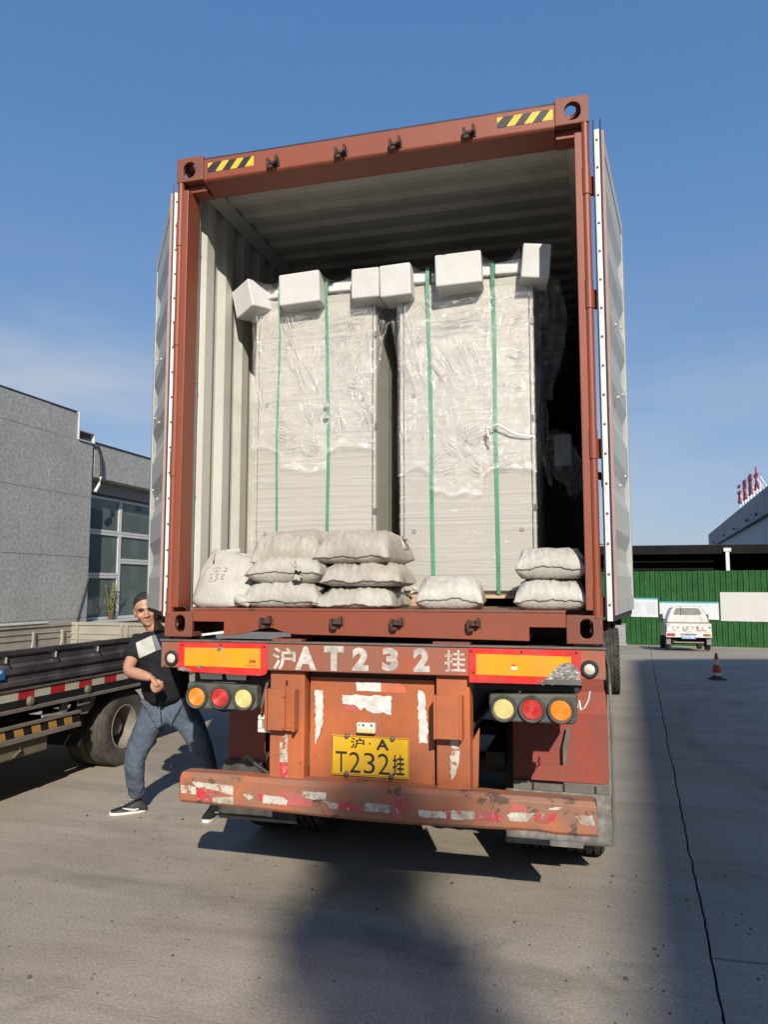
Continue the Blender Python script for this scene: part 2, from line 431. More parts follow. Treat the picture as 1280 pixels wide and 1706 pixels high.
def granite_mat():
    t = NT('grey_granite')
    c = t.mix(t.ramp(t.noise(1.1, 6, 0.7), 0.35, 0.68), (0.30, 0.305, 0.30), (0.37, 0.372, 0.36))
    sp = t.ramp(t.noise(16, 5, 0.85), 0.36, 0.64)
    c = t.mix(0.75, c, t.mix(sp, t.mix(1, c, (0.55, 0.56, 0.56), 'MULTIPLY'), t.mix(1, c, (1.45, 1.42, 1.35), 'MULTIPLY')))
    c = t.mix(t.math('MULTIPLY', t.ramp(t.noise(0.9, 6, 0.7), 0.55, 0.8), 0.4), c, (0.24, 0.235, 0.20))
    t.setc(c)
    t.b.inputs['Roughness'].default_value = 0.6
    t.l(t.bump(t.noise(55, 3, 0.7), 0.2, 0.004), t.b.inputs['Normal'])
    return t.m
M['granite'] = granite_mat()
M['granite_edge'] = paint('granite_trim', (0.26, 0.26, 0.255), 0.6, 0.1, 6)
M['white_frame'] = paint('white_upvc', (0.56, 0.57, 0.56), 0.4, 0.06, 4, grime=(0.4, 0.4, 0.38), grime_t=0.66)
M['dark_soffit'] = paint('dark_soffit', (0.05, 0.05, 0.05), 0.7, 0.2, 3)
def glass_mat():
    t = NT('window_glass')
    tr = t.n('ShaderNodeBsdfTransparent')
    tr.inputs['Color'].default_value = (0.74, 0.82, 0.80, 1)
    mixs = t.n('ShaderNodeMixShader')
    mixs.inputs['Fac'].default_value = 0.45
    t.setc((0.20, 0.24, 0.235))
    t.b.inputs['Roughness'].default_value = 0.04
    t.b.inputs['Specular IOR Level'].default_value = 0.8
    t.l(t.bump(t.noise(0.7, 2), 0.12, 0.05), t.b.inputs['Normal'])
    t.l(tr.outputs[0], mixs.inputs[1]); t.l(t.b.outputs[0], mixs.inputs[2])
    t.l(mixs.outputs[0], t.out.inputs['Surface'])
    return t.m
M['glass'] = glass_mat()
M['room'] = paint('room_wall', (0.42, 0.43, 0.42), 0.8, 0.1, 2)
M['curtain'] = paint('curtain', (0.50, 0.55, 0.52), 0.8, 0.12, 5)
M['leaf'] = paint('bamboo_leaf', (0.19, 0.20, 0.035), 0.5, 0.3, 20)
M['pot'] = paint('brown_pot', (0.10, 0.05, 0.035), 0.6, 0.2, 8)
def turf_mat():
    t = NT('green_turf_hoarding')
    c = t.mix(t.ramp(t.noise(2.2, 5, 0.7), 0.3, 0.7), (0.024, 0.088, 0.026), (0.042, 0.140, 0.044))
    f = t.ramp(t.noise(1, 5, 0.75, t.mapping((40, 40, 9))), 0.35, 0.7)
    c = t.mix(0.7, c, t.mix(f, t.mix(1, c, (0.5, 0.55, 0.5), 'MULTIPLY'), t.mix(1, c, (1.6, 1.5, 1.5), 'MULTIPLY')))
    oi = t.n('ShaderNodeObjectInfo')
    c = t.mix(t.math('MULTIPLY', oi.outputs['Random'], 0.40), c, (0.016, 0.058, 0.019))
    t.setc(c)
    t.b.inputs['Roughness'].default_value = 0.85
    t.b.inputs['Specular IOR Level'].default_value = 0.15
    t.l(t.bump(t.noise(1, 4, 0.7, t.mapping((60, 60, 20))), 0.6, 0.02), t.b.inputs['Normal'])
    return t.m
M['turf'] = turf_mat()
M['board'] = paint('board_cream', (0.60, 0.58, 0.545), 0.6, 0.03, 1.5)
M['board_white'] = paint('board_white', (0.66, 0.67, 0.68), 0.5, 0.04, 2)
M['board_teal'] = paint('board_teal', (0.06, 0.36, 0.40), 0.5, 0.1, 2)
M['board_print'] = paint('board_print', (0.48, 0.52, 0.55), 0.5, 0.2, 14)
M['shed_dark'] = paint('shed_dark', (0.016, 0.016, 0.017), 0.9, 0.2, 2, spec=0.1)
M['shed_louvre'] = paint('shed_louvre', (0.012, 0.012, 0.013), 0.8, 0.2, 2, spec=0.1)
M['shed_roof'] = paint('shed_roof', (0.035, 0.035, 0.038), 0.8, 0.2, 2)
M['white_post'] = paint('white_post', (0.62, 0.62, 0.60), 0.5, 0.06, 4)
M['fascia'] = paint('fascia_blue_grey', (0.085, 0.115, 0.155), 0.5, 0.06, 0.6)
M['cladding'] = paint('ribbed_cladding', (0.62, 0.63, 0.62), 0.5, 0.06, 0.6)
M['sign_red'] = paint('sign_red', (0.30, 0.012, 0.04), 0.45, 0.08, 3)
M['sign_edge'] = paint('sign_side', (0.55, 0.33, 0.40), 0.5, 0.08, 3)
M['van_white'] = paint('pickup_white', (0.66, 0.64, 0.61), 0.4, 0.07, 3, grime=(0.33, 0.29, 0.25), grime_t=0.56, grime_s=4, coat=0.3)
M['van_glass'] = paint('pickup_glass', (0.20, 0.205, 0.205), 0.1, 0.25, 4, bump=0, fine=0)
M['number_blue'] = paint('number_plate_blue', (0.22, 0.34, 0.56), 0.4, 0.1, 5)
M['cone_red'] = paint('cone_red', (0.46, 0.045, 0.022), 0.5, 0.12, 8)
M['cone_white'] = paint('cone_white', (0.60, 0.52, 0.42), 0.5, 0.1, 12)
M['truck_grey'] = paint('flatbed_gate_paint', (0.042, 0.038, 0.043), 0.42, 0.15, 2.5, grime=(0.12, 0.11, 0.11), grime_t=0.56, grime_s=3, streak=0.15, coat=0.15)
M['truck_beige'] = paint('flatbed_inner_paint', (0.36, 0.335, 0.28), 0.6, 0.12, 3, rust=(0.12, 0.09, 0.06), rust_t=0.66, rust_s=10, grime=(0.21, 0.185, 0.14), grime_t=0.56)
M['truck_floor'] = paint('flatbed_deck', (0.10, 0.095, 0.09), 0.7, 0.2, 4)
M['truck_black'] = paint('flatbed_chassis', (0.012, 0.012, 0.013), 0.7, 0.3, 5, spec=0.3)
M['truck_olive'] = paint('flatbed_box_olive', (0.145, 0.13, 0.085), 0.7, 0.15, 5, grime=(0.08, 0.07, 0.05), grime_t=0.58)
M['truck_fender'] = paint('flatbed_fender', (0.20, 0.19, 0.19), 0.6, 0.2, 9, grime=(0.11, 0.10, 0.10), grime_t=0.5, grime_s=8)
M['rail_dusty'] = paint('guard_rail_dusty', (0.16, 0.14, 0.115), 0.7, 0.2, 6)
M['stripe_amber'] = paint('guard_stripe_amber', (0.46, 0.24, 0.05), 0.55, 0.2, 14, grime=(0.2, 0.13, 0.06), grime_t=0.6, grime_s=14)
M['t_red'] = paint('side_tape_red', (0.42, 0.022, 0.028), 0.4, 0.1, 10, grime=(0.2, 0.06, 0.05), grime_t=0.64, grime_s=10)
M['t_white'] = paint('side_tape_white', (0.50, 0.46, 0.37), 0.4, 0.1, 10, grime=(0.3, 0.26, 0.2), grime_t=0.6, grime_s=10)
M['sign_blue'] = paint('blue_sticker', (0.03, 0.14, 0.36), 0.4, 0.1, 5)
M['sign_white'] = paint('sticker_white', (0.55, 0.65, 0.75), 0.4, 0.05, 5, bump=0, fine=0)
M['chrome'] = paint('bright_metal', (0.65, 0.63, 0.60), 0.3, 0.1, 8, metal=0.6)

def skin_mat():
    t = NT('skin')
    c = t.mix(t.ramp(t.noise(14, 4), 0.35, 0.7), (0.39, 0.20, 0.125), (0.47, 0.26, 0.17))
    t.setc(c)
    t.b.inputs['Roughness'].default_value = 0.5
    t.b.inputs['Subsurface Weight'].default_value = 0.12
    t.b.inputs['Subsurface Radius'].default_value = (0.02, 0.008, 0.004)
    return t.m
M['skin'] = skin_mat()
M['hair'] = paint('short_hair', (0.020, 0.017, 0.015), 0.7, 0.3, 60, bump=0.6, bs=220)
M['eye_dark'] = paint('eye_dark', (0.012, 0.01, 0.009), 0.3, 0.1, 9)
M['lip'] = paint('lip', (0.26, 0.09, 0.07), 0.5, 0.1, 9)
M['shirt'] = paint('black_tshirt', (0.014, 0.014, 0.016), 0.85, 0.3, 12, bump=0.4, bs=25, spec=0.25)
M['shirt_white'] = paint('shirt_patch_white', (0.46, 0.46, 0.41), 0.85, 0.05, 10, bump=0.3, bs=25)
M['shirt_grey'] = paint('shirt_patch_grey', (0.16, 0.165, 0.18), 0.85, 0.05, 10, bump=0.3, bs=25)
def jeans_mat():
    t = NT('blue_jeans')
    c = t.mix(t.ramp(t.noise(5, 5, 0.65), 0.32, 0.68), (0.045, 0.060, 0.088), (0.105, 0.135, 0.180))
    t.setc(c)
    t.b.inputs['Roughness'].default_value = 0.85
    t.l(t.bump(t.noise(1, 4, 0.6, t.mapping((24, 24, 14))), 0.6, 0.02), t.b.inputs['Normal'])
    return t.m
M['jeans'] = jeans_mat()
M['shoe_black'] = paint('shoe_black', (0.014, 0.014, 0.015), 0.6, 0.2, 20)
M['shoe_white'] = paint('shoe_white', (0.60, 0.59, 0.56), 0.6, 0.06, 10)
M['bark'] = paint('bark', (0.10, 0.08, 0.06), 0.9, 0.3, 12)
M['foliage'] = paint('poplar_leaf', (0.05, 0.085, 0.025), 0.6, 0.35, 6)
M['office_wall'] = paint('office_wall', (0.40, 0.38, 0.34), 0.8, 0.08, 1)
M['office_glass'] = paint('office_glass', (0.05, 0.06, 0.07), 0.1, 0.1, 1)

# ------------------------------------------------------------------ mesh builder
class MB:
    def __init__(s):
        s.bm = bmesh.new()
        s.mi = 0
    def face(s, pts):
        vs = [s.bm.verts.new(p) for p in pts]
        f = s.bm.faces.new(vs); f.material_index = s.mi
        return f
    def box(s, x0, x1, y0, y1, z0, z1, tilt=None):
        c = [Vector(p) for p in ((x0, y0, z0), (x1, y0, z0), (x1, y1, z0), (x0, y1, z0), (x0, y0, z1), (x1, y0, z1), (x1, y1, z1), (x0, y1, z1))]
        if tilt is not None:
            m = sum(c, Vector())/8
            c = [m + tilt @ (p-m) for p in c]
        v = [s.bm.verts.new(p) for p in c]
        for q in ((0, 3, 2, 1), (4, 5, 6, 7), (0, 1, 5, 4), (1, 2, 6, 5), (2, 3, 7, 6), (3, 0, 4, 7)):
            f = s.bm.faces.new([v[i] for i in q]); f.material_index = s.mi
        return s
    def bar(s, a, b, w, h, up=(0, 0, 1)):
        """square bar from a to b, w wide and h deep along up"""
        a, b = Vector(a), Vector(b)
        d = (b-a).normalized(); u = Vector(up)
        u = (u - d*u.dot(d)).normalized(); r = d.cross(u)
        ring = lambda c: [c+r*w/2+u*h/2, c-r*w/2+u*h/2, c-r*w/2-u*h/2, c+r*w/2-u*h/2]
        A = [s.bm.verts.new(p) for p in ring(a)]; B = [s.bm.verts.new(p) for p in ring(b)]
        for i in range(4):
            f = s.bm.faces.new([A[i], A[(i+1) % 4], B[(i+1) % 4], B[i]]); f.material_index = s.mi
        for q in (A[::-1], B):
            f = s.bm.faces.new(q); f.material_index = s.mi
        return s
    def prism(s, poly, axis, a, b):
        """polygon in the plane across axis, pushed from a to b. y: (x,z)  x: (y,z)  z: (x,y)"""
        P = {'y': lambda p, t: (p[0], t, p[1]), 'x': lambda p, t: (t, p[0], p[1]), 'z': lambda p, t: (p[0], p[1], t)}[axis]
        A = [s.bm.verts.new(P(p, a)) for p in poly]; B = [s.bm.verts.new(P(p, b)) for p in poly]
        n = len(poly)
        for i in range(n):
            f = s.bm.faces.new([A[i], A[(i+1) % n], B[(i+1) % n], B[i]]); f.material_index = s.mi
        for q in (A, B[::-1]):
            f = s.bm.faces.new(q); f.material_index = s.mi
        return s
    def tube(s, pts, r, seg=10, caps=True):
        pts = [Vector(p) for p in pts]
        rr = r if isinstance(r, (list, tuple)) else [r]*len(pts)
        rings = []
        up = Vector((0, 0, 1))
        for i, p in enumerate(pts):
            d = ((pts[min(i+1, len(pts)-1)] - pts[max(i-1, 0)])).normalized()
            u = up if abs(d.dot(up)) < 0.95 else Vector((0, 1, 0))
            a = (u - d*u.dot(d)).normalized(); b = d.cross(a)
            rings.append([s.bm.verts.new(p + (a*math.cos(t)+b*math.sin(t))*rr[i]) for t in [2*PI*k/seg for k in range(seg)]])
        for A, B in zip(rings, rings[1:]):
            for k in range(seg):
                f = s.bm.faces.new([A[k], A[(k+1) % seg], B[(k+1) % seg], B[k]]); f.material_index = s.mi; f.smooth = True
        if caps:
            for q in (rings[0][::-1], rings[-1]):
                f = s.bm.faces.new(q); f.material_index = s.mi
        return s
    def lathe(s, prof, c, axis, seg=28, closed=False):
        """profile of (radius, height along axis) turned about axis through c"""
        c = Vector(c); ax = Vector(axis).normalized()
        u = Vector((0, 0, 1)) if abs(ax.z) < 0.9 else Vector((1, 0, 0))
        a = (u - ax*u.dot(ax)).normalized(); b = ax.cross(a)
        rings = []
        for r, h in prof:
            rings.append([s.bm.verts.new(c + ax*h + (a*math.cos(t)+b*math.sin(t))*max(r, 1e-4)) for t in [2*PI*k/seg for k in range(seg)]])
        pairs = list(zip(rings, rings[1:]))
        if closed:
            pairs.append((rings[-1], rings[0]))
        for A, B in pairs:
            for k in range(seg):
                f = s.bm.faces.new([A[k], A[(k+1) % seg], B[(k+1) % seg], B[k]]); f.material_index = s.mi; f.smooth = True
        return s
    def grid(s, fn, nu, nv, smooth=True):
        V = [[s.bm.verts.new(fn(i/nu, j/nv)) for j in range(nv+1)] for i in range(nu+1)]
        for i in range(nu):
            for j in range(nv):
                f = s.bm.faces.new([V[i][j], V[i+1][j], V[i+1][j+1], V[i][j+1]]); f.material_index = s.mi; f.smooth = smooth
        return V
    def xform(s, m):
        bmesh.ops.transform(s.bm, matrix=m, verts=s.bm.verts)
        return s

WL = {}
def wl(o):
    return WL[o.name]
def root(name, loc, label, cat, group=None):
    o = bpy.data.objects.new(name, None)
    COL.objects.link(o)
    o.location = loc; o.empty_display_size = 0.2
    WL[o.name] = Vector(loc)
    o['label'] = label; o['category'] = cat
    if group:
        o['group'] = group
    return o
def place(me, name, mats, parent=None, bevel=0.0, recalc=True, seg=2):
    vs = me.vertices
    lo = Vector((min(v.co.x for v in vs), min(v.co.y for v in vs), min(v.co.z for v in vs)))
    hi = Vector((max(v.co.x for v in vs), max(v.co.y for v in vs), max(v.co.z for v in vs)))
    c = (lo+hi)/2
    if parent is None:
        c.z = lo.z
    me.transform(Matrix.Translation(-c))
    if any(p.use_smooth for p in me.polygons):
        me.set_sharp_from_angle(angle=math.radians(42))
    o = bpy.data.objects.new(name, me)
    COL.objects.link(o)
    for m in (mats if isinstance(mats, (list, tuple)) else [mats]):
        me.materials.append(m)
    WL[o.name] = c
    if parent is not None:
        o.parent = parent
        o.location = c - WL[parent.name]
    else:
        o.location = c
    if bevel:
        b = o.modifiers.new('edge_rounding', 'BEVEL')
        b.width = bevel; b.segments = seg; b.limit_method = 'ANGLE'; b.angle_limit = math.radians(35)
    return o
def build(mb, name, mats, parent=None, bevel=0.0, smooth=False, recalc=True, seg=2):
    if recalc:
        bmesh.ops.recalc_face_normals(mb.bm, faces=mb.bm.faces)
    me = bpy.data.meshes.new(name)
    mb.bm.to_mesh(me); mb.bm.free()
    if smooth:
        me.polygons.foreach_set('use_smooth', [True]*len(me.polygons))
    return place(me, name, mats, parent, bevel, recalc, seg)
def islands(bm):
    seen, out = set(), []
    for v0 in bm.verts:
        if v0 in seen: continue
        st, comp = [v0], []
        seen.add(v0)
        while st:
            v = st.pop(); comp.append(v)
            for e in v.link_edges:
                w = e.other_vert(v)
                if w not in seen:
                    seen.add(w); st.append(w)
        out.append(comp)
    return out
def build_each(mb, name, mats, parent=None, bevel=0.0, smooth=False, recalc=True):
    """like build, but every separate piece becomes an object of its own"""
    bmesh.ops.recalc_face_normals(mb.bm, faces=mb.bm.faces)
    res = []
    for comp in islands(mb.bm):
        n = MB(); mp = {v: n.bm.verts.new(v.co) for v in comp}
        fs = {f for v in comp for f in v.link_faces}
        for f in sorted(fs, key=lambda f: f.index):
            g = n.bm.faces.new([mp[v] for v in f.verts]); g.smooth = f.smooth; g.material_index = f.material_index
        res.append(build(n, name, mats, parent, bevel, smooth, recalc=False))
    mb.bm.free()
    return res
def tag(o, label, cat=None, group=None, kind=None):
    if label: o['label'] = label
    if cat: o['category'] = cat
    if group: o['group'] = group
    if kind: o['kind'] = kind
    return o
KIDS = {}
def kids(o):
    return [c for c in COL.objects if c.parent == o]
def clone(o, d=(0, 0, 0), parent='same', deep=True):
    c = o.copy()
    COL.objects.link(c)
    p = o.parent if parent == 'same' else parent
    c.parent = p
    WL[c.name] = WL[o.name] + Vector(d)
    c.location = WL[c.name] - (WL[p.name] if p is not None else Vector())
    if deep:
        for k in kids(o):
            clone(k, d, c)
    return c
def glyph(ch, name, x0, x1, z0, z1, y, mat, parent, bold=0.0, axis='-y', thick=0.0012):
    """one flat character fitted to a rectangle, facing -y (or -x with x0..x1 read as y, first end far)"""
    cu = bpy.data.curves.new('glyph', 'FONT')
    cu.body = ch; cu.offset = bold; cu.extrude = 0.5; cu.resolution_u = 3
    t = bpy.data.objects.new('glyph', cu)
    COL.objects.link(t)
    dg = bpy.context.evaluated_depsgraph_get()
    me = bpy.data.meshes.new_from_object(t.evaluated_get(dg))
    bpy.data.objects.remove(t)
    xs = [v.co.x for v in me.vertices]; ys = [v.co.y for v in me.vertices]
    ax, bx, ay, by = min(xs), max(xs), min(ys), max(ys)
    for v in me.vertices:
        u = x0 + (v.co.x-ax)/(bx-ax)*(x1-x0)
        w = z0 + (v.co.y-ay)/(by-ay)*(z1-z0)
        d = (v.co.z)*thick*2
        v.co = (u, y-d, w) if axis == '-y' else (y-d, u, w)
    me.materials.clear()
    return place(me, name, mat, parent)
def poly_plate(poly, y, name, mat, parent, thick=0.0015):
    return build(MB().prism(poly, 'y', y-thick, y), name, mat, parent)
def rough_poly(poly, amp, step=0.012, seed=0):
    """outline with torn, uneven edges"""
    rnd = random.Random(seed)
    out = []
    n = len(poly)
    for i in range(n):
        a, b = Vector(poly[i]), Vector(poly[(i+1) % n])
        k = max(1, int((b-a).length/step))
        d = (b-a); nrm = Vector((-d.y, d.x)).normalized() if d.length else Vector((0, 0))
        for j in range(k):
            p = a + d*(j/k)
            q = p + nrm*(rnd.uniform(-amp, amp) if j else rnd.uniform(-amp, amp)*0.4)
            out.append((q.x, q.y))
    return out

# ================================================================== THE SETTING
def gz(x, y):
    """yard level: flat, falling gently towards the hoarding"""
    return 0.0 if y < 18.3 else -0.050*min(y-18.3, 30)

# ---- ground: a base sheet to the horizon and concrete slabs with open joints
def ground():
    mb = MB()
    xs = [-600, -60, -20, 0, 20, 60, 600]
    ys = [-600, -60, -20, 0, 18.3, 20.5, 23, 26, 30, 48.3, 100, 600]
    V = [[mb.bm.verts.new((x, y, gz(x, y)-0.022)) for y in ys] for x in xs]
    for i in range(len(xs)-1):
        for j in range(len(ys)-1):
            mb.bm.faces.new([V[i][j], V[i+1][j], V[i+1][j+1], V[i][j+1]])
    g = build(mb, 'ground', M['joint'])
    tag(g, 'concrete yard of large slabs with open joints', kind='structure')
    return g
GROUND = ground()

def joint_x(y, k):
    """the long joints, a little wavy; k=0 is the one seen right of the trailer"""
    base = 1.668 + 0.054*(y) + 0.0002*y*y - (2.3 if k < 0 else 0)
    wob = 0.018*noise.noise((y*0.9, k*7.1, 3)) + 0.010*noise.noise((y*4, k*3.3, 1)) + 0.004*noise.noise((y*13, k*2.3, 4))
    return base + 4.6*k + wob + (0.0 if k == 0 else 0.0)
def slab(k, y0, y1):
    gap = 0.008; lg = 0.0055
    n = max(2, int((y1-y0)/0.07))
    pts = []
    ys = [y0+gap + (y1-y0-2*gap)*i/n for i in range(n+1)]
    sk = -0.125    # cross joints run slightly askew
    L_ = [(joint_x(y, k)+lg, y) for y in ys]
    R_ = [(joint_x(y, k+1)-lg, y) for y in ys]
    mb = MB()
    def P(x, y, z):
        yy = y + 0.012*(x-1.7) + 0.01*noise.noise((x*1.2, y0, 5))
        return (x, yy, gz(x, yy)+z)
    tl = [mb.bm.verts.new(P(x, y, 0)) for x, y in L_]; tr = [mb.bm.verts.new(P(x, y, 0)) for x, y in R_]
    bl = [mb.bm.verts.new(P(x, y, -0.02)) for x, y in L_]; br = [mb.bm.verts.new(P(x, y, -0.02)) for x, y in R_]
    for i in range(n):
        mb.bm.faces.new([tl[i], tr[i], tr[i+1], tl[i+1]])
        mb.bm.faces.new([bl[i], tl[i], tl[i+1], bl[i+1]])
        mb.bm.faces.new([tr[i], br[i], br[i+1], tr[i+1]])
    mb.bm.faces.new([bl[0], br[0], tr[0], tl[0]])
    mb.bm.faces.new([tl[-1], tr[-1], br[-1], bl[-1]])
    build(mb, 'concrete_slab', M['concrete'], GROUND)
for k in range(-4, 5):
    off = {0: 0.06, -1: 4.36}.get(k, 1.3*((k*k) % 3))
    if k == -1:
        edges = [-16, -11, -6, -1.62, 4.36, 8.7, 13.2, 17.6, 22, 26.4, 31, 36, 42, 50]
    else:
        edges = [off + 4.4*i for i in range(-4, 12)]
    for a, b in zip(edges, edges[1:]):
        slab(k, a, b)

def grit():
    """small stones, chips and crumbs lying about on the slabs"""
    mb = MB()
    rnd = random.Random(3)
    for i in range(1700):
        if i < 1350:
            x, y = rnd.uniform(-2.6, 2.4), rnd.uniform(-1.3, 1.4)
        else:
            x, y = rnd.uniform(-5, 6), rnd.uniform(0, 16)
        r = 0.0024*math.exp(rnd.gauss(0, 0.6))
        if rnd.random() < 0.012:
            r = rnd.uniform(0.008, 0.016)
        c = Vector((x, y, gz(x, y)+r*0.35))
        a = rnd.uniform(0, PI)
        v = []
        for k in range(5):
            t = a + 2*PI*k/5
            rr = r*rnd.uniform(0.7, 1.3)
            v.append(mb.bm.verts.new(c + Vector((math.cos(t)*rr, math.sin(t)*rr*0.8, -r*0.3))))
        top = mb.bm.verts.new(c + Vector((0, 0, r*0.6)))
        for k in range(5):
            mb.bm.faces.new([v[k], v[(k+1) % 5], top])
    o = build(mb, 'grit', M['stone_bit'])
    tag(o, 'dark grit and crumbs scattered over the concrete slabs', kind='stuff')
grit()

# ---- the grey granite building at the left, its long side parallel to the trailer
def granite_building():
    t = root('granite_building', (-10.5, 5, 0), 'flat roofed building clad in grey granite with white framed windows', 'building')
    WX = -8.0
    mb = MB()
    mb.box(-14, WX-0.03, -6, 8.575, 0, 4.45)
    mb.box(-14, WX-0.03, -6, 8.10, 4.45, 4.93)
    build(mb, 'wall', M['granite_edge'], t)
    # cladding slabs with open joints
    zs = [0.02, 1.16, 2.29, 3.42, 4.46, 4.97]
    ysA = [8.61 - 1.23*i for i in range(0, 9)]
    for zi in range(5):
        for i in range(8):
            y1, y0 = ysA[i], ysA[i+1]
            if zi == 4:
                if i == 0: y1 = 8.14
            j = 0.003
            d = 0.0015*((zi*5+i*3) % 4)
            build(MB().box(WX-0.028, WX+d, y0+j, y1-j, zs[zi]+j, zs[zi+1]-j), 'granite_panel', M['granite'], t)
    # parapet cap and the stepped white flashing
    build(MB().box(WX-0.30, WX+0.015, -6, 8.10, 4.972, 4.992), 'parapet_cap', M['dark_soffit'], t)
    mb = MB()
    mb.box(WX-0.03, WX+0.03, 8.142, 8.165, 4.47, 4.99)
    mb.box(WX-0.03, WX+0.03, 8.165, 8.64, 4.462, 4.482)
    mb.box(WX-0.03, WX+0.03, 8.61, 8.635, 4.482, 4.645)
    mb.box(WX-0.03, WX+0.03, 8.165, 8.635, 4.645, 4.665)
    build(mb, 'roof_flashing', M['white_frame'], t)
    build(MB().box(WX-0.06, WX-0.035, 8.165, 8.61, 4.482, 4.645), 'flashing_panel', M['dark_soffit'], t)
    # window bay set back: fascia, soffit, lintel
    mb = MB(); mb.box(WX-0.9, WX-0.02, 8.70, 26, 3.84, 4.50)
    build(mb, 'fascia', M['granite'], t)
    build(MB().box(WX-1.0, WX+0.0, 8.70, 26, 4.502, 4.522), 'fascia_cap', M['dark_soffit'], t)
    build(MB().box(WX-0.36, WX-0.30, 8.6, 26, 3.60, 3.835), 'lintel', M['granite_edge'], t)
    build(MB().box(WX-0.40, WX-0.24, 8.62, 26, 0.0, 1.03), 'plinth', M['granite_edge'], t)
    build(MB().box(WX-0.42, WX-0.10, 8.62, 26, 1.032, 1.075), 'window_ledge', M['white_frame'], t)
    # room behind the glass
    mb = MB()
    mb.box(-14, -13.9, 8.62, 26, 0, 4.4)
    mb.box(-14, WX-0.45, 8.62, 26, 0.0, 0.1)
    mb.box(-14, WX-0.45, 8.62, 26, 4.3, 4.4)
    mb.box(-14, WX-0.45, 25.9, 26, 0.1, 4.3)
    build(mb, 'room', M['room'], t)
    XG = WX-0.35
    def pane(y0, y1, z0, z1):
        f = MB(); w = 0.05
        f.box(XG-0.03, XG+0.03, y0, y0+w, z0, z1); f.box(XG-0.03, XG+0.03, y1-w, y1, z0, z1)
        f.box(XG-0.03, XG+0.03, y0+w, y1-w, z0, z0+w); f.box(XG-0.03, XG+0.03, y0+w, y1-w, z1-w, z1)
        o = build(f, 'window', M['white_frame'], t, bevel=0.004)
        build(MB().box(XG-0.006, XG+0.006, y0+w, y1-w, z0+w, z1-w), 'pane', M['glass'], o)
    y = 9.05-0.4
    cols = [(8.66, 10.06), (10.06, 11.36), (11.36, 12.7), (12.7, 14.1), (14.1, 15.5)]
    for i, (a, b) in enumerate(cols):
        if i % 2 == 0:
            rows = [(1.08, 1.96), (1.96, 2.83), (2.83, 3.55)]
        else:
            rows = [(1.08, 2.27), (2.27, 2.83), (2.83, 3.55)]
        for z0, z1 in rows:
            pane(a+0.003, b-0.003, z0+0.003, z1-0.003)
    # curtains hanging inside
    mb = MB()
    for (a, b, z0) in ((8.75, 9.25, 1.15), (9.6, 9.95, 1.15), (10.2, 10.5, 1.1), (11.0, 11.3, 1.1)):
        mb.grid(lambda u, v: (XG-0.35+0.03*math.sin(u*40), a+(b-a)*u, z0+(3.5-z0)*v), 24, 1)
    build(mb, 'curtain', M['curtain'], t, recalc=False)
    # cable and bent drain pipe at the corner
    build(MB().tube([(WX+0.03, 8.72, 4.44), (WX+0.05, 8.80, 4.30), (WX+0.05, 8.84, 4.0), (WX+0.04, 8.84, 3.86)], 0.03, 8), 'drain_hose', M['black'], t)
    build(MB().tube([(WX+0.04, 8.84, 3.855), (WX+0.03, 8.80, 3.7), (WX+0.0, 8.72, 3.55)], 0.03, 8), 'drain_pipe', M['white_plastic'], t)
    build(MB().tube([(WX+0.02, 8.60, 1.9), (WX+0.03, 8.28, 1.1), (WX+0.03, 8.24, 0.9)], 0.012, 6), 'guy_cable', M['black'], t)
granite_building()

def bamboo():
    t = root('potted_bamboo', (-8.22, 9.70, 1.076), 'small yellow green bamboo in a pot on the window ledge', 'plant')
    c = Vector((-8.22, 9.70, 1.076))
    build(MB().lathe([(0.0, 0), (0.055, 0), (0.075, 0.12), (0.062, 0.12), (0.05, 0.1), (0.0, 0.1)], c, (0, 0, 1), 16), 'pot', M['pot'], t)
    rnd = random.Random(5)
    mb = MB(); lf = MB()
    for i in range(9):
        a = rnd.uniform(0, 2*PI); r = rnd.uniform(0, 0.04)
        lean = Vector((math.cos(a), math.sin(a), 0))*rnd.uniform(0.02, 0.14)
        h = rnd.uniform(0.35, 0.72) if i > 2 else rnd.uniform(0.15, 0.3)
        p0 = c + Vector((math.cos(a)*r, math.sin(a)*r, 0.1))
        p1 = p0 + lean*0.5 + Vector((0, 0, h*0.6)); p2 = p0 + lean + Vector((0, 0, h))
        mb.tube([p0, p1, p2], 0.007, 6)
        for j in range(15):
            s = rnd.uniform(0.2, 1)
            q = p0.lerp(p1, s*2) if s < 0.5 else p1.lerp(p2, s*2-1)
            b = rnd.uniform(0, 2*PI)
            d = Vector((math.cos(b), math.sin(b), rnd.uniform(-0.3, 0.6))).normalized()
            n = d.cross(Vector((0, 0, 1))).normalized()*0.011
            l = rnd.uniform(0.06, 0.13)
            lf.face([q, q+d*l*0.4+n, q+d*l, q+d*l*0.4-n])
    build(mb, 'stem', M['leaf'], t)
    build(lf, 'leaf', M['leaf'], t, recalc=False)
bamboo()

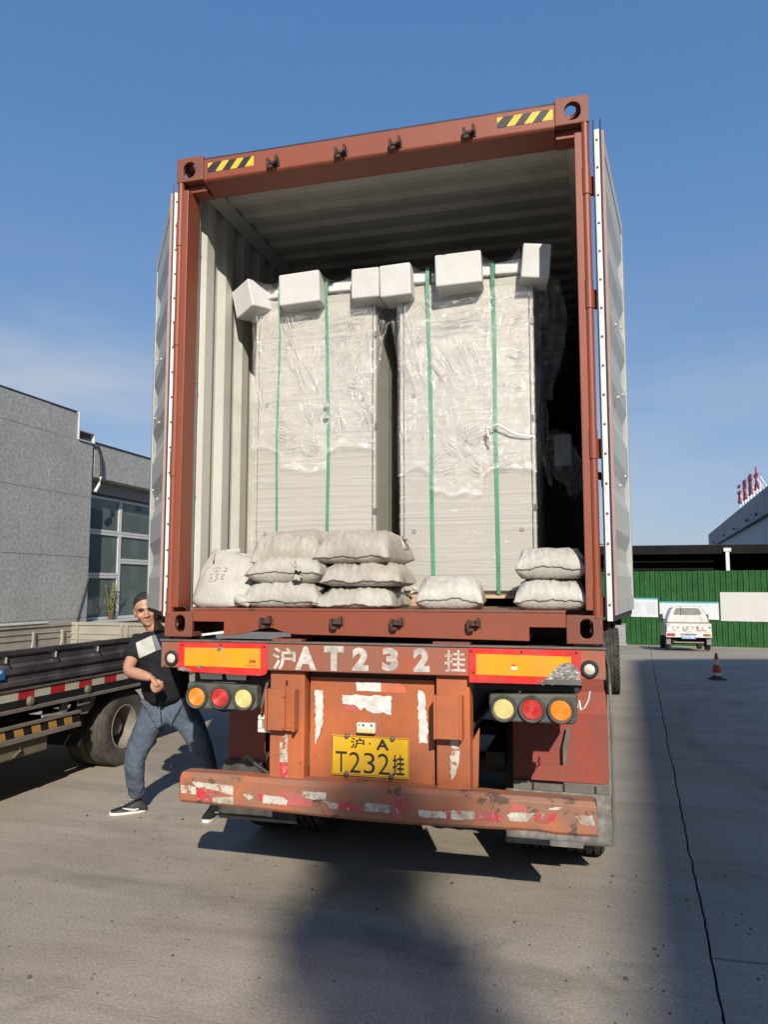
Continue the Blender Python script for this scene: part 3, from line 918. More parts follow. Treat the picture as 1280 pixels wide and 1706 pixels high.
# ---- green hoarding across the yard
FA, FB = Vector((2.43, 26.3, 0)), Vector((6.96, 25.0, 0))
FD = (FB-FA).normalized(); FN = Vector((FD.y, -FD.x, 0))      # FN points to the camera
if FN.y > 0: FN = -FN
def fpt(u, d, z):
    p = FA + FD*u + FN*d
    return Vector((p.x, p.y, z))
def fence_u(x):            # along the hoarding from a world x
    return (x-FA.x)/FD.x
def hoarding():
    t = root('green_hoarding', fpt(4, 0, -0.4), 'tall green turf covered hoarding closing off the yard', 'fence')
    w = 0.185
    first = None
    for i in range(-18, 66):
        u = i*w
        # the photograph's panels are narrow ribbed strips
        if first is None:
            mb = MB()
            for a, b, d in ((0, 0.07, 0.034), (0.07, 0.088, 0.024), (0.088, w-0.030, 0.036), (w-0.022, w, 0.008)):
                z0, z1 = -0.45, 2.30
                P = [fpt(u+a, d, z0), fpt(u+b, d, z0), fpt(u+b, d, z1), fpt(u+a, d, z1)]
                mb.face(P)
                Q = [fpt(u+b, d, z0), fpt(u+b, -0.03, z0), fpt(u+b, -0.03, z1), fpt(u+b, d, z1)]
                mb.face(Q)
                mb.face([fpt(u+a, -0.03, z0), fpt(u+a, d, z0), fpt(u+a, d, z1), fpt(u+a, -0.03, z1)])
                mb.face([fpt(u+a, d, z1), fpt(u+b, d, z1), fpt(u+b, -0.01, z1), fpt(u+a, -0.01, z1)])
            first = build(mb, 'fence_panel', M['turf'], t, recalc=False)
        else:
            rz = 0.004*((i*7) % 3)
            clone(first, FD*w*(i+18) + Vector((0, 0, rz)) + FN*0.003*((i*5) % 4), deep=False)
    mb = MB()
    for i in range(-1, 5):
        p = fpt(i*2.9, -0.10, -0.5)
        mb.box(p.x-0.04, p.x+0.04, p.y-0.04, p.y+0.04, -0.5, 2.25)
    build_each(mb, 'back_post', M['shed_roof'], t)
    mb = MB()
    mb.bar(fpt(-3.3, -0.04, 1.9), fpt(12.2, -0.04, 1.9), 0.04, 0.05)
    mb.bar(fpt(-3.3, -0.04, 0.3), fpt(12.2, -0.04, 0.3), 0.04, 0.05)
    build_each(mb, 'back_rail', M['shed_roof'], t)
hoarding()
def fboard(name, x0, x1, z0, z1, label, mat, cat='board', frame=None, prints=False):
    """board fixed on the hoarding; x and z as seen 1.22 times nearer"""
    k = 1.222
    u0 = fence_u(1.165+(x0-1.165)*k); u1 = fence_u(1.165+(x1-1.165)*k)
    Z0 = 1.735+(z0-1.735)*k; Z1 = 1.735+(z1-1.735)*k
    t = root(name, fpt((u0+u1)/2, 0.05, Z0), label, cat)
    def slabm(a, b, c, d, dd0, dd1):
        mb = MB()
        P = [fpt(a, dd0, c), fpt(b, dd0, c), fpt(b, dd0, d), fpt(a, dd0, d)]
        Q = [fpt(a, dd1, c), fpt(b, dd1, c), fpt(b, dd1, d), fpt(a, dd1, d)]
        A = [mb.bm.verts.new(p) for p in P]; B = [mb.bm.verts.new(p) for p in Q]
        for i in range(4):
            mb.bm.faces.new([A[i], A[(i+1) % 4], B[(i+1) % 4], B[i]])
        mb.bm.faces.new(A[::-1]); mb.bm.faces.new(B)
        return mb
    build(slabm(u0, u1, Z0, Z1, 0.036, 0.07), 'sheet', mat, t)
    if frame:
        build(slabm(u0+0.15*(prints), u1-0.0, Z1-0.05, Z1+0.004, 0.0705, 0.074), 'heading_band', frame, t)
    if prints:
        mb = MB()
        for r in range(7):
            zz = Z0+0.12+r*(Z1-Z0-0.25)/7
            for c in range(2):
                a = u0+0.1+c*(u1-u0)*0.5
                b = a+(u1-u0)*0.36*(0.7+0.3*((r*3+c) % 3)/2)
                P = [fpt(a, 0.072, zz), fpt(b, 0.072, zz), fpt(b, 0.072, zz+0.022), fpt(a, 0.072, zz+0.022)]
                mb.face(P)
        build(mb, 'print_line', M['board_print'], t, recalc=False)
fboard('notice_board', 2.36, 3.12, 0.83, 1.40, 'white printed notice board on the hoarding beside the container door', M['board_white'], frame=M['board_teal'], prints=True)
fboard('notice_board', 3.17, 4.74, 0.79, 1.30, 'long white board with a teal edge on the hoarding behind the small pickup', M['board_white'], frame=M['board_teal'])
fboard('blank_board', 4.79, 8.2, 0.76, 1.58, 'large blank cream board on the hoarding right of the small pickup', M['board'])

def shed():
    t = root('open_shed', (6, 30, -0.6), 'long low shed with dark shaded front behind the green hoarding', 'shed')
    y0 = 28.6
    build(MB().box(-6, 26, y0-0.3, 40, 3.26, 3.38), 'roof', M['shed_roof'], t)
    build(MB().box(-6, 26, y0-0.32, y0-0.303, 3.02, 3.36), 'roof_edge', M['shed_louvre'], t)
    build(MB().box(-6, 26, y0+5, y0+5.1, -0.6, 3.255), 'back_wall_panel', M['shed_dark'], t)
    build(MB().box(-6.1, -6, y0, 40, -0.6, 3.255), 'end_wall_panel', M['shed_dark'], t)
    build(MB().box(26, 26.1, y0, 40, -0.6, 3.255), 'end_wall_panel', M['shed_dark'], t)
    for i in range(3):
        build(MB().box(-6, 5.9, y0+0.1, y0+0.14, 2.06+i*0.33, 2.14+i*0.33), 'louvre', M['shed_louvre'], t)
    mb = MB(); mb.box(6.27, 6.40, y0-0.42, y0-0.33, -0.6, 3.20)
    build(mb, 'column', M['white_post'], t)
    build(MB().box(6.20, 6.47, y0-0.44, y0-0.325, 3.10, 3.235), 'column_head', M['white_post'], t)
    build(MB().box(5.92, 6.0, y0-0.1, y0, -0.6, 2.4), 'pipe_post', M['shed_louvre'], t)
shed()

def warehouse():
    A = Vector((10.85, 63.0, 0)); B = Vector((8.55, 27.6, 0))        # the side seen from the yard, far end A
    t = root('warehouse', (16, 45, -1.5), 'grey ribbed warehouse with a blue eaves band and red rooftop lettering', 'building')
    d = (B-A).normalized(); n = Vector((-d.y, d.x, 0))
    if n.x > 0: n = -n                                                  # towards -x
    Lg = (B-A).length
    mb = MB()
    nrib = 120
    pts = []
    for i in range(nrib):
        u = Lg*i/nrib; w = Lg/nrib
        for f, h in ((0, 0), (0.55, 0), (0.65, 0.05), (0.9, 0.05)):
            pts.append(A + d*(u+w*f) + n*h)
    pts.append(B)
    V0 = [mb.bm.verts.new((p.x, p.y, -1.6)) for p in pts]; V1 = [mb.bm.verts.new((p.x, p.y, 5.0)) for p in pts]
    for i in range(len(pts)-1):
        mb.bm.faces.new([V0[i], V0[i+1], V1[i+1], V1[i]])
    build(mb, 'ribbed_wall', M['cladding'], t, recalc=False)
    mb = MB()
    e = Vector((22, 1.4, 0))
    for a, b in ((A, A+e), (B, B+e), (A+e, B+e)):
        mb.face([(a.x, a.y, -1.6), (b.x, b.y, -1.6), (b.x, b.y, 5.0), (a.x, a.y, 5.0)])
    build(mb, 'end_wall_panel', M['cladding'], t, recalc=False)
    mb = MB()
    for za, zb, off in ((4.86, 6.0, 0.25),):
        P = [A+n*off-d*0.6, B+n*off, B+e, A+e-d*0.6]
        mb.prism([(p.x, p.y) for p in P], 'z', za, zb)
    build(mb, 'eaves_band', M['fascia'], t)
    # red letters standing on the eaves, each on small legs
    for ch, px in zip('云贸富大', (42.6, 40.2, 37.9, 35.7)):
        s = (px-33.8)/(62.8-33.8)
        c = B + d*(-0) ; c = Vector((8.95+(10.8-8.9)*s, px, 0))
        z0 = 6.32
        g = glyph(ch, 'sign_letter', c.y+0.46, c.y-0.46, z0, z0+1.12, c.x-0.12, M['sign_red'], t, 0.03, axis='-x', thick=0.03)
        mb = MB()
        for q in (-0.35, 0.35):
            mb.bar((c.x-0.02, c.y+q, 6.0), (c.x-0.02, c.y+q, z0+0.2), 0.05, 0.05, (1, 0, 0))
            mb.bar((c.x+0.5, c.y+q, 6.0), (c.x+0.0, c.y+q, z0+0.6), 0.04, 0.04, (1, 0, 0))
        build_each(mb, 'letter_support', M['white_post'], t)
    # rivet heads on the band
    mb = MB()
    for px in (58, 50, 44, 38, 34.5):
        s = (px-33.8)/(62.8-33.8)
        x = 8.9+1.9*s-0.3
        mb.box(x-0.03, x+0.02, px-0.12, px+0.12, 5.0, 5.12)
    build_each(mb, 'lamp_bracket', M['shed_louvre'], t)
warehouse()

def utility():
    t = root('utility_box', (2.16, 24.9, gz(2, 24.9)), 'pale grey utility box on the ground at the end of the hoarding behind the trailer', 'utility box')
    x0, x1, y0, y1, z0, z1 = 1.98, 2.34, 24.75, 25.1, gz(2, 24.9), 0.40
    build(MB().box(x0, x1, y0, y1, z0+0.08, z1), 'housing', M['granite_edge'], t, bevel=0.01)
    build(MB().box(x0-0.02, x1+0.02, y0-0.02, y1+0.02, z0-0.02, z0+0.078), 'base', M['granite_edge'], t)
    build(MB().box(x0-0.02, x1+0.02, y0-0.02, y1+0.02, z1+0.001, z1+0.03), 'lid', M['granite_edge'], t)
utility()

# ---- what stands behind the photographer and throws the soft shade over the yard
def office():
    t = root('office_block', (20, -25, 0), 'plain office block behind the viewer shading the right of the yard', 'building')
    h = 20.0
    foot = [(14.45, -15.8), (12.85, -49.0), (33, -49.0), (33, -10.4), (15.8, -14.9), (14.8, -15.3)]
    build(MB().prism(foot, 'z', 0, h), 'wall', M['office_wall'], t)
    mb = MB()
    for f in range(5):
        for i in range(9):
            y = -46.8+i*3.4
            x = 14.45 + (y+15.8)*(1.6/33.2)
            mb.box(x-0.06, x+0.03, y, y+1.8, 1+f*3.5, 2.9+f*3.5)
    build(mb, 'window', M['office_glass'], t)
office()

def poplar():
    base = Vector((10.25, -25.55, 0))
    t = root('poplar_tree', base, 'slim poplar tree standing behind the viewer', 'tree')
    rnd = random.Random(11)
    H = 17.0
    build(MB().tube([base, base+Vector((0.02, 0, 8)), base+Vector((0, 0.02, H-0.5))], [0.18, 0.11, 0.02], 8), 'trunk', M['bark'], t)
    mb = MB(); lf = MB()
    for i in range(80):
        z = 5.0+(H-5.3)*i/79
        a = i*2.4
        r = 0.54*min(1, (H+0.15-z)/1.6)**0.5
        d = Vector((math.cos(a), math.sin(a), 0))
        p0 = base+Vector((0, 0, z)); p1 = p0+d*r*0.55+Vector((0, 0, 0.35)); p2 = p0+d*r*0.85+Vector((0, 0, 0.75))
        mb.tube([p0, p1, p2], [0.02, 0.012, 0.005], 5)
        for j in range(110):
            s = rnd.random()**0.7
            c = (p0.lerp(p1, s*2) if s < 0.5 else p1.lerp(p2, s*2-1)) + Vector((rnd.gauss(0, 0.09), rnd.gauss(0, 0.09), rnd.gauss(0, 0.10)))
            if c.z > H+0.15: continue
            n = Vector((rnd.gauss(0, 1), rnd.gauss(0, 1), rnd.gauss(0, 1))).normalized()
            u = n.orthogonal().normalized()*rnd.uniform(0.06, 0.10); v = n.cross(u)*0.9
            lf.face([c-u, c+v*0.8, c+u, c-v*0.8])
    build(mb, 'branch', M['bark'], t)
    build(lf, 'crown', M['foliage'], t, recalc=False)
poplar()

# ================================================================== SHIPPING CONTAINER
ZB = 1.45; CW = 1.219; CL = 12.19; CH = 2.896
def obround(cx, cz, w, h, n=28):
    r = min(w, h)/2
    pts = []
    for i in range(n):
        a = 2*PI*i/n
        x, z = r*math.cos(a), r*math.sin(a)
        if h > w: z += (h/2-r)*(1 if z > 1e-9 else -1 if z < -1e-9 else 0)
        else: x += (w/2-r)*(1 if x > 1e-9 else -1 if x < -1e-9 else 0)
        pts.append((cx+x, cz+z))
    return pts
def holed_plate(mb, rect, hole, axis, a, b):
    """rectangular plate with a hole, pushed from a to b along axis"""
    x0, x1, z0, z1 = rect
    cx = sum(p[0] for p in hole)/len(hole); cz = sum(p[1] for p in hole)/len(hole)
    out = []
    for hx, hz in hole:
        dx, dz = hx-cx, hz-cz
        k = min([((x1-cx)/dx if dx > 0 else (x0-cx)/dx) if abs(dx) > 1e-9 else 1e9, ((z1-cz)/dz if dz > 0 else (z0-cz)/dz) if abs(dz) > 1e-9 else 1e9])
        out.append([cx+dx*k, cz+dz*k])
    for c in ((x0, z0), (x0, z1), (x1, z0), (x1, z1)):
        j = min(range(len(out)), key=lambda i: (out[i][0]-c[0])**2+(out[i][1]-c[1])**2)
        out[j] = list(c)
    P = {'y': lambda p, t: (p[0], t, p[1]), 'x': lambda p, t: (t, p[0], p[1]), 'z': lambda p, t: (p[0], p[1], t)}[axis]
    V = [[mb.bm.verts.new(P(p, t)) for p in ring] for t in (a, b) for ring in (out, hole)]
    n = len(hole)
    for i in range(n):
        j = (i+1) % n
        for A, B in ((V[0], V[1]), (V[1], V[3]), (V[3], V[2]), (V[2], V[0])):
            f = mb.bm.faces.new([A[i], A[j], B[j], B[i]]); f.material_index = mb.mi

BOX = root('shipping_container', (0, 6, ZB), 'brown red high cube shipping container with its rear doors open', 'shipping container')
def castings():
    for sx in (-1, 1):
        for top in (0, 1):
            x0, x1 = sorted((sx*1.044, sx*(CW+0.002)))
            z0, z1 = (ZB+2.742, ZB+CH) if top else (ZB, ZB+0.142)
            cx, cz = (x0+x1)/2, (z0+z1)/2
            mb = MB(); tk = 0.026
            if top:
                holed_plate(mb, (x0, x1, z0, z1), obround(cx+0.004*sx, cz-0.004, 0.084, 0.100), 'y', -0.004, tk)
            else:
                holed_plate(mb, (x0, x1, z0, z1), obround(cx+0.01, cz+0.004, 0.064, 0.098), 'y', -0.004, tk)
            xo = (x1-tk, x1) if sx > 0 else (x0, x0+tk)
            holed_plate(mb, (tk, 0.178, z0, z1), obround(0.10, cz, 0.09, 0.07), 'x', *xo)
            if top:
                xa, xb = (x0, x1-tk) if sx > 0 else (x0+tk, x1)
                holed_plate(mb, (xa, xb, tk, 0.178), obround((xa+xb)/2, 0.10, 0.07, 0.12), 'z', z1-tk, z1)
                mb.box(xa+0.0, xb-0.0, tk, 0.178, z0, z0+0.012)
            else:
                xa, xb = (x0, x1-tk) if sx > 0 else (x0+tk, x1)
                holed_plate(mb, (xa, xb, tk, 0.178), obround((xa+xb)/2, 0.10, 0.07, 0.12), 'z', z0, z0+tk)
                mb.box(xa, xb, tk, 0.178, z1-tk, z1)
            build(mb, 'corner_casting', M['box_red_worn'], BOX, bevel=0.004)
            # the far end's castings
            mb = MB().box(x0, x1, CL-0.18, CL, z0, z1)
            build(mb, 'corner_casting', M['box_red'], BOX, bevel=0.006)
castings()
def box_frame():
    zt = ZB
    # header with its sloping lower lip, roof edge seal
    build(MB().prism([(0.0, zt+2.742), (0.0, zt+2.868), (0.16, zt+2.868), (0.16, zt+2.70), (0.135, zt+2.70), (0.01, zt+2.731)], 'x', -1.0435, 1.0435), 'door_header', M['box_red'], BOX, bevel=0.005)
    build(MB().box(-1.0435, 1.0435, 0.012, 0.16, zt+2.869, zt+2.884), 'roof_edge', M['gasket'], BOX)
    # short pieces under the castings
    mb = MB()
    for s in (-1, 1):
        a, b = sorted((s*1.0455, s*1.176))
        mb.box(a, b, 0.05, 0.16, zt+2.695, zt+2.7405)
    build_each(mb, 'header_end', M['box_red'], BOX, bevel=0.003)
    # sill with forklift pockets and a bent lower edge at the left
    poly = [(-1.0425, zt+0.088), (-0.847, zt+0.088), (-0.847, zt+0.013), (-0.80, zt+0.012), (-0.70, zt+0.030), (-0.60, zt+0.055), (-0.55, zt+0.058), (-0.50, zt+0.040), (-0.42, zt+0.024), (0.0, zt+0.020), (0.859, zt+0.010), (0.859, zt+0.080), (1.036, zt+0.080), (1.0425, zt+0.080),
            (1.0425, zt+0.150), (-1.0425, zt+0.150)]
    build(MB().prism(poly, 'y', 0.0, 0.03), 'door_sill', M['box_red'], BOX, bevel=0.003)
    build(MB().box(-1.0425, 1.0425, 0.0, 0.17, zt+0.1505, zt+0.166), 'sill_top', M['box_red_worn'], BOX, bevel=0.004)
    for a, b in ((-1.0425, -0.842), (0.854, 1.0425)):
        mb = MB()
        mb.box(a, b, 0.0305, 0.16, zt+0.089, zt+0.10)
        build(mb, 'pocket_plate', M['box_red_worn'], BOX)
    mb = MB()
    mb.box(-0.847, -0.835, 0.031, 0.4, zt+0.015, zt+0.10); mb.box(0.845, 0.858, 0.031, 0.4, zt+0.015, zt+0.10)
    mb.box(-1.0, 1.0, 0.40, 0.42, zt+0.01, zt+0.14)
    build_each(mb, 'sill_web', M['chassis'], BOX)
    # grey strip lying in the left pocket, as in the photo
    build(MB().bar((-0.99, 0.02, zt+0.012), (-0.845, 0.05, zt+0.030), 0.02, 0.012), 'locking_plate', M['strip_white'], BOX)
    for s in (-1, 1):
        # rear posts: inner J section, outer bead the hinges sit on
        a, b = sorted((s*1.142, s*1.181))
        build(MB().box(a, b, 0.004, 0.142, zt+0.167, zt+2.694), 'corner_post', M['box_red'], BOX, bevel=0.004)
        a, b = sorted((s*1.1815, s*1.219))
        build(MB().box(a, b, 0.03, 0.142, zt+0.143, zt+2.741), 'corner_post', M['box_red'], BOX, bevel=0.004)
        build(MB().tube([(s*1.198, 0.016, zt+0.143), (s*1.198, 0.016, zt+2.741)], 0.0205, 14), 'hinge_pin', M['box_red'], BOX)
        # side rails
        a, b = sorted((s*1.165, s*1.2185))
        build(MB().box(a, b, 0.18, CL-0.18, zt+0.0, zt+0.158), 'bottom_rail', M['box_red'], BOX)
        build(MB().box(a+0.045*(s > 0), b-0.045*(s < 0), 0.18, CL-0.18, zt+2.80, zt+2.875), 'top_rail', M['box_red'], BOX)
        a, b = sorted((s*1.10, s*1.166)); build(MB().prism([(s*1.1675, zt+2.775), (s*1.1675, zt+2.834), (s*1.10, zt+2.834)], 'y', 0.165, CL-0.2), 'roof_cove', M['box_inner'], BOX)
    # cross members under the floor
    mb = MB()
    for i in range(38):
        mb.box(-1.16, 1.16, 0.45+i*0.3, 0.49+i*0.3, zt+0.02, zt+0.135)
    o = build(mb, 'floor_beams', M['chassis'], BOX); o['kind'] = 'stuff'
    # plank floor
    first = None
    for i in range(7):
        w = 2.328/7
        if first is None:
            first = build(MB().box(-1.164, -1.164+w-0.004, 0.172, CL-0.12, zt+0.136, zt+0.1655), 'floor_board', M['ply'], BOX)
        else:
            clone(first, (w*i, 0, 0))
box_frame()
def corrugated(profile, z0, z1):
    mb = MB()
    a = [mb.bm.verts.new((x, y, z0)) for x, y in profile]; b = [mb.bm.verts.new((x, y, z1)) for x, y in profile]
    for i in range(len(profile)-1):
        mb.bm.faces.new([a[i], a[i+1], b[i+1], b[i]])
    return mb
def walls():
    for s in (-1, 1):
        prof = [(s*1.168, 0.1425), (s*1.168, 0.205), (s*1.203, 0.225), (s*1.203, 0.255), (s*1.168, 0.30)]
        y = 0.30
        while y < CL-0.5:
            prof += [(s*1.168, y+0.10), (s*1.204, y+0.155), (s*1.204, y+0.215), (s*1.168, y+0.27)]
            y += 0.27
        prof.append((s*1.168, CL-0.18))
        if s > 0: prof = prof[::-1]
        mb = corrugated(prof, ZB+0.13, ZB+2.832)
        o = build(mb, 'side_wall', [M['box_inner'], M['box_red']], BOX, recalc=False)
        so = o.modifiers.new('sheet', 'SOLIDIFY'); so.thickness = 0.003; so.offset = 0; so.material_offset = 1
        # lashing rings on the wall edge, front one each
        for z in (0.9, 1.55, 2.45):
            build(MB().tube([(s*1.166, 0.16, ZB+z-0.014), (s*1.150, 0.165, ZB+z-0.010), (s*1.148, 0.165, ZB+z+0.010), (s*1.166, 0.16, ZB+z+0.014)], 0.0035, 6), 'lashing_ring', M['steel_lip'], BOX)
    # header plate above the wall, inside
    # roof, ribs across
    prof = [(0.16, 0.0)]
    y = 0.30
    while y < CL-0.5:
        prof += [(y, 0.0), (y+0.045, 0.022), (y+0.125, 0.022), (y+0.17, 0.0)]
        y += 0.235
    prof.append((CL-0.1, 0))
    mb = MB()
    a = [mb.bm.verts.new((-1.21, p, ZB+2.836+h)) for p, h in prof]; b = [mb.bm.verts.new((1.21, p, ZB+2.836+h)) for p, h in prof]
    for i in range(len(prof)-1):
        mb.bm.faces.new([a[i], a[i+1], b[i+1], b[i]])
    o = build(mb, 'roof', [M['box_inner'], M['box_red']], BOX, recalc=False)
    so = o.modifiers.new('sheet', 'SOLIDIFY'); so.thickness = 0.003; so.offset = 0; so.material_offset = 1
    build(MB().box(-1.219, 1.219, CL-0.16, CL-0.02, ZB+0.10, ZB+2.87), 'front_wall', M['box_inner'], BOX)
walls()
def keepers():
    def keeper(x, z):
        mb = MB()
        mb.box(x-0.038, x+0.038, -0.008, 0.0, z-0.022, z+0.018)
        mb.box(x-0.034, x-0.020, -0.042, -0.008, z-0.026, z+0.020)
        mb.box(x+0.018, x+0.032, -0.046, -0.008, z-0.012, z+0.030)
        mb.box(x-0.020, x+0.018, -0.030, -0.018, z-0.012, z+0.002)
        mb.box(x-0.030, x+0.0, -0.036, -0.006, z-0.040, z-0.022)
        return mb
    first = build(keeper(-0.58, ZB+2.775), 'cam_keeper', M['rust_iron'], BOX, bevel=0.003)
    for x in (-0.159, 0.163, 0.583):
        clone(first, (x+0.58, 0, 0))
    for x in (-0.581, -0.169, 0.167, 0.577):
        clone(first, (x+0.58, 0, -2.775+0.095))
keepers()
def hazard(x0, x1):
    z0, z1 = ZB+2.783, ZB+2.842
    o = build(MB().box(x0, x1, -0.0015, 0.0, z0, z1), 'hazard_sticker', M['hazard_yellow'], BOX)
    n = 3
    w = (x1-x0)/(2*n-0.0)
    for i in range(n):
        a = x0 + 2*w*i*0.96 + (-0.0 if i == 0 else 0)
        P = [(a, z0), (a+w, z0), (a+w+0.045, z1), (a+0.045, z1)]
        if i == 0:
            P = [(a, z0), (a+w, z0), (a+w+0.045, z1), (a+0.035, z1), (a, z0+0.025)]
        P = [(min(max(p[0], x0), x1), p[1]) for p in P]
        build(MB().prism(P, 'y', -0.0026, -0.0016), 'hazard_stripe', M['hazard_black'], o)
hazard(-1.012, -0.711); hazard(0.736, 1.034)

def door(s, hinge, end):
    """one door leaf: frame tubes, ribbed sheet, rubber seal and white strip on the hinge edge, lock bars behind"""
    hx, hy = hinge
    u = Vector((end[0]-hx, end[1]-hy, 0)); Lg = u.length; u.normalize()
    n = Vector((u.y, -u.x, 0)) if s > 0 else Vector((-u.y, u.x, 0))     # inner face looks outward now
    z0, z1 = ZB+0.145, ZB+2.685
    def T(a, b, z):
        p = Vector((hx, hy, 0)) + u*a + n*b
        return Vector((p.x, p.y, z))
    def bx(mb, a0, a1, b0, b1, c0, c1):
        c = [T(a, b, z) for z in (c0, c1) for a, b in ((a0, b0), (a1, b0), (a1, b1), (a0, b1))]
        v = [mb.bm.verts.new(p) for p in c]
        for q in ((0, 3, 2, 1), (4, 5, 6, 7), (0, 1, 5, 4), (1, 2, 6, 5), (2, 3, 7, 6), (3, 0, 4, 7)):
            f = mb.bm.faces.new([v[i] for i in q]); f.material_index = mb.mi
    mb = MB()
    # ribbed sheet
    prof = [(z0+0.09, -0.004)]
    z = z0+0.20
    while z < z1-0.42:
        prof += [(z, -0.004), (z+0.085, -0.026), (z+0.155, -0.026), (z+0.24, -0.004)]
        z += 0.345 if z > z0+0.6 else 0.40
    prof.append((z1-0.09, -0.004))
    ua, ub = 0.075, Lg-0.08
    A = [mb.bm.verts.new(T(ua, h, q)) for q, h in prof]; B = [mb.bm.verts.new(T(ua+0.05, h, q)) for q, h in prof]
    C = [mb.bm.verts.new(T(ub-0.05, h, q)) for q, h in prof]; D = [mb.bm.verts.new(T(ub, h, q)) for q, h in prof]
    A = [mb.bm.verts.new(T(ua, -0.004, q)) for q, h in prof]; D = [mb.bm.verts.new(T(ub, -0.004, q)) for q, h in prof]
    for R, S in ((A, B), (B, C), (C, D)):
        for i in range(len(prof)-1):
            mb.bm.faces.new([R[i], S[i], S[i+1], R[i+1]])
    loose = [v for v in mb.bm.verts if not v.link_faces]
    for v in loose: mb.bm.verts.remove(v)
    # frame
    bx(mb, 0.0, ua, -0.05, 0.0, z0, z1); bx(mb, ub, Lg, -0.05, 0.0, z0, z1)
    bx(mb, ua, ub, -0.05, -0.0005, z0, z0+0.09); bx(mb, ua, ub, -0.05, -0.0005, z1-0.09, z1)
    d = build(mb, 'door', M['door_grey'], BOX, recalc=True)
    # hinge edge seen from behind: seal lips, white strip with its rivets, faded red edge
    m2 = MB(); bx(m2, -0.014, -0.002, -0.045, -0.018, z0-0.03, z1+0.01); build(m2, 'edge_strip', M['strip_white'], d, bevel=0.002)
    m2 = MB(); bx(m2, -0.022, -0.001, -0.052, -0.046, z0-0.02, z1+0.065); bx(m2, -0.016, -0.001, -0.017, -0.009, z0-0.02, z1+0.06); build(m2, 'door_seal', M['gasket_blue'], d)
    m2 = MB(); bx(m2, -0.010, -0.001, -0.008, 0.006, z0, z1); build(m2, 'edge_trim', M['edge_pink'], d)
    m2 = MB()
    for i in range(17):
        zz = z0+0.05+i*(z1-z0-0.1)/16
        p = T(-0.0145, -0.031, zz)
        m2.lathe([(0.0, 0.005), (0.006, 0.003), (0.0075, 0.0)], p, -u, 8)
    build_each(m2, 'rivet', M['rail_grey'], d)
    # bolts through the leaf for the lock gear
    m2 = MB()
    for zz in (0.70, 1.20, 1.62):
        for a in (0.42, 0.78):
            m2.lathe([(0.0, 0.012), (0.006, 0.011), (0.010, 0.004), (0.012, 0.0)], T(a, -0.003, z0+zz+0.1*(a > 0.5)), n, 8)
    build_each(m2, 'bolt', M['door_grey'], d)
    # lock bars and hinges on the outer side
    for a in (0.40, 0.80):
        m2 = MB(); m2.tube([T(a, -0.075, z0-0.05), T(a, -0.075, z1+0.05)], 0.017, 10)
        for zz in (0.15, 0.9, 1.7, 2.4):
            bx(m2, a-0.05, a+0.05, -0.062, -0.051, z0+zz, z0+zz+0.09)
        build(m2, 'lock_bar', M['strip_white'], d)
        build(MB().bar(T(a, -0.09, z0+0.75), T(a-0.35, -0.10, z0+0.72), 0.012, 0.04), 'lock_handle', M['strip_white'], d)
    for zz in (0.205, 1.01, 1.80, 2.42):
        m2 = MB()
        zc = ZB+zz
        m2.tube([(s*1.198, 0.014, zc-0.075), (s*1.198, 0.014, zc+0.075)], 0.0235, 16)
        e = T(0.03, -0.052, zc)
        m2.bar((s*1.20, 0.012, zc-0.02), (e.x, e.y, zc-0.02), 0.016, 0.10)
        build_each(m2, 'hinge', M['box_red'], d)
    # dark rubber and lock cam at the foot of the leaf
    m2 = MB(); bx(m2, 0.0, Lg-0.02, -0.045, -0.012, z0-0.030, z0-0.001)
    build(m2, 'bottom_seal', M['gasket'], d)
    m2 = MB()
    for a in (0.10, 0.40, 0.80):
        bx(m2, a-0.035, a+0.035, -0.095, -0.05, z0-0.085, z0-0.031)
    build_each(m2, 'lock_cam', M['rust_iron'], d)
door(1, (1.290, 0.012), (1.432, 1.16))
door(-1, (-1.262, 0.012), (-1.905, 0.895))

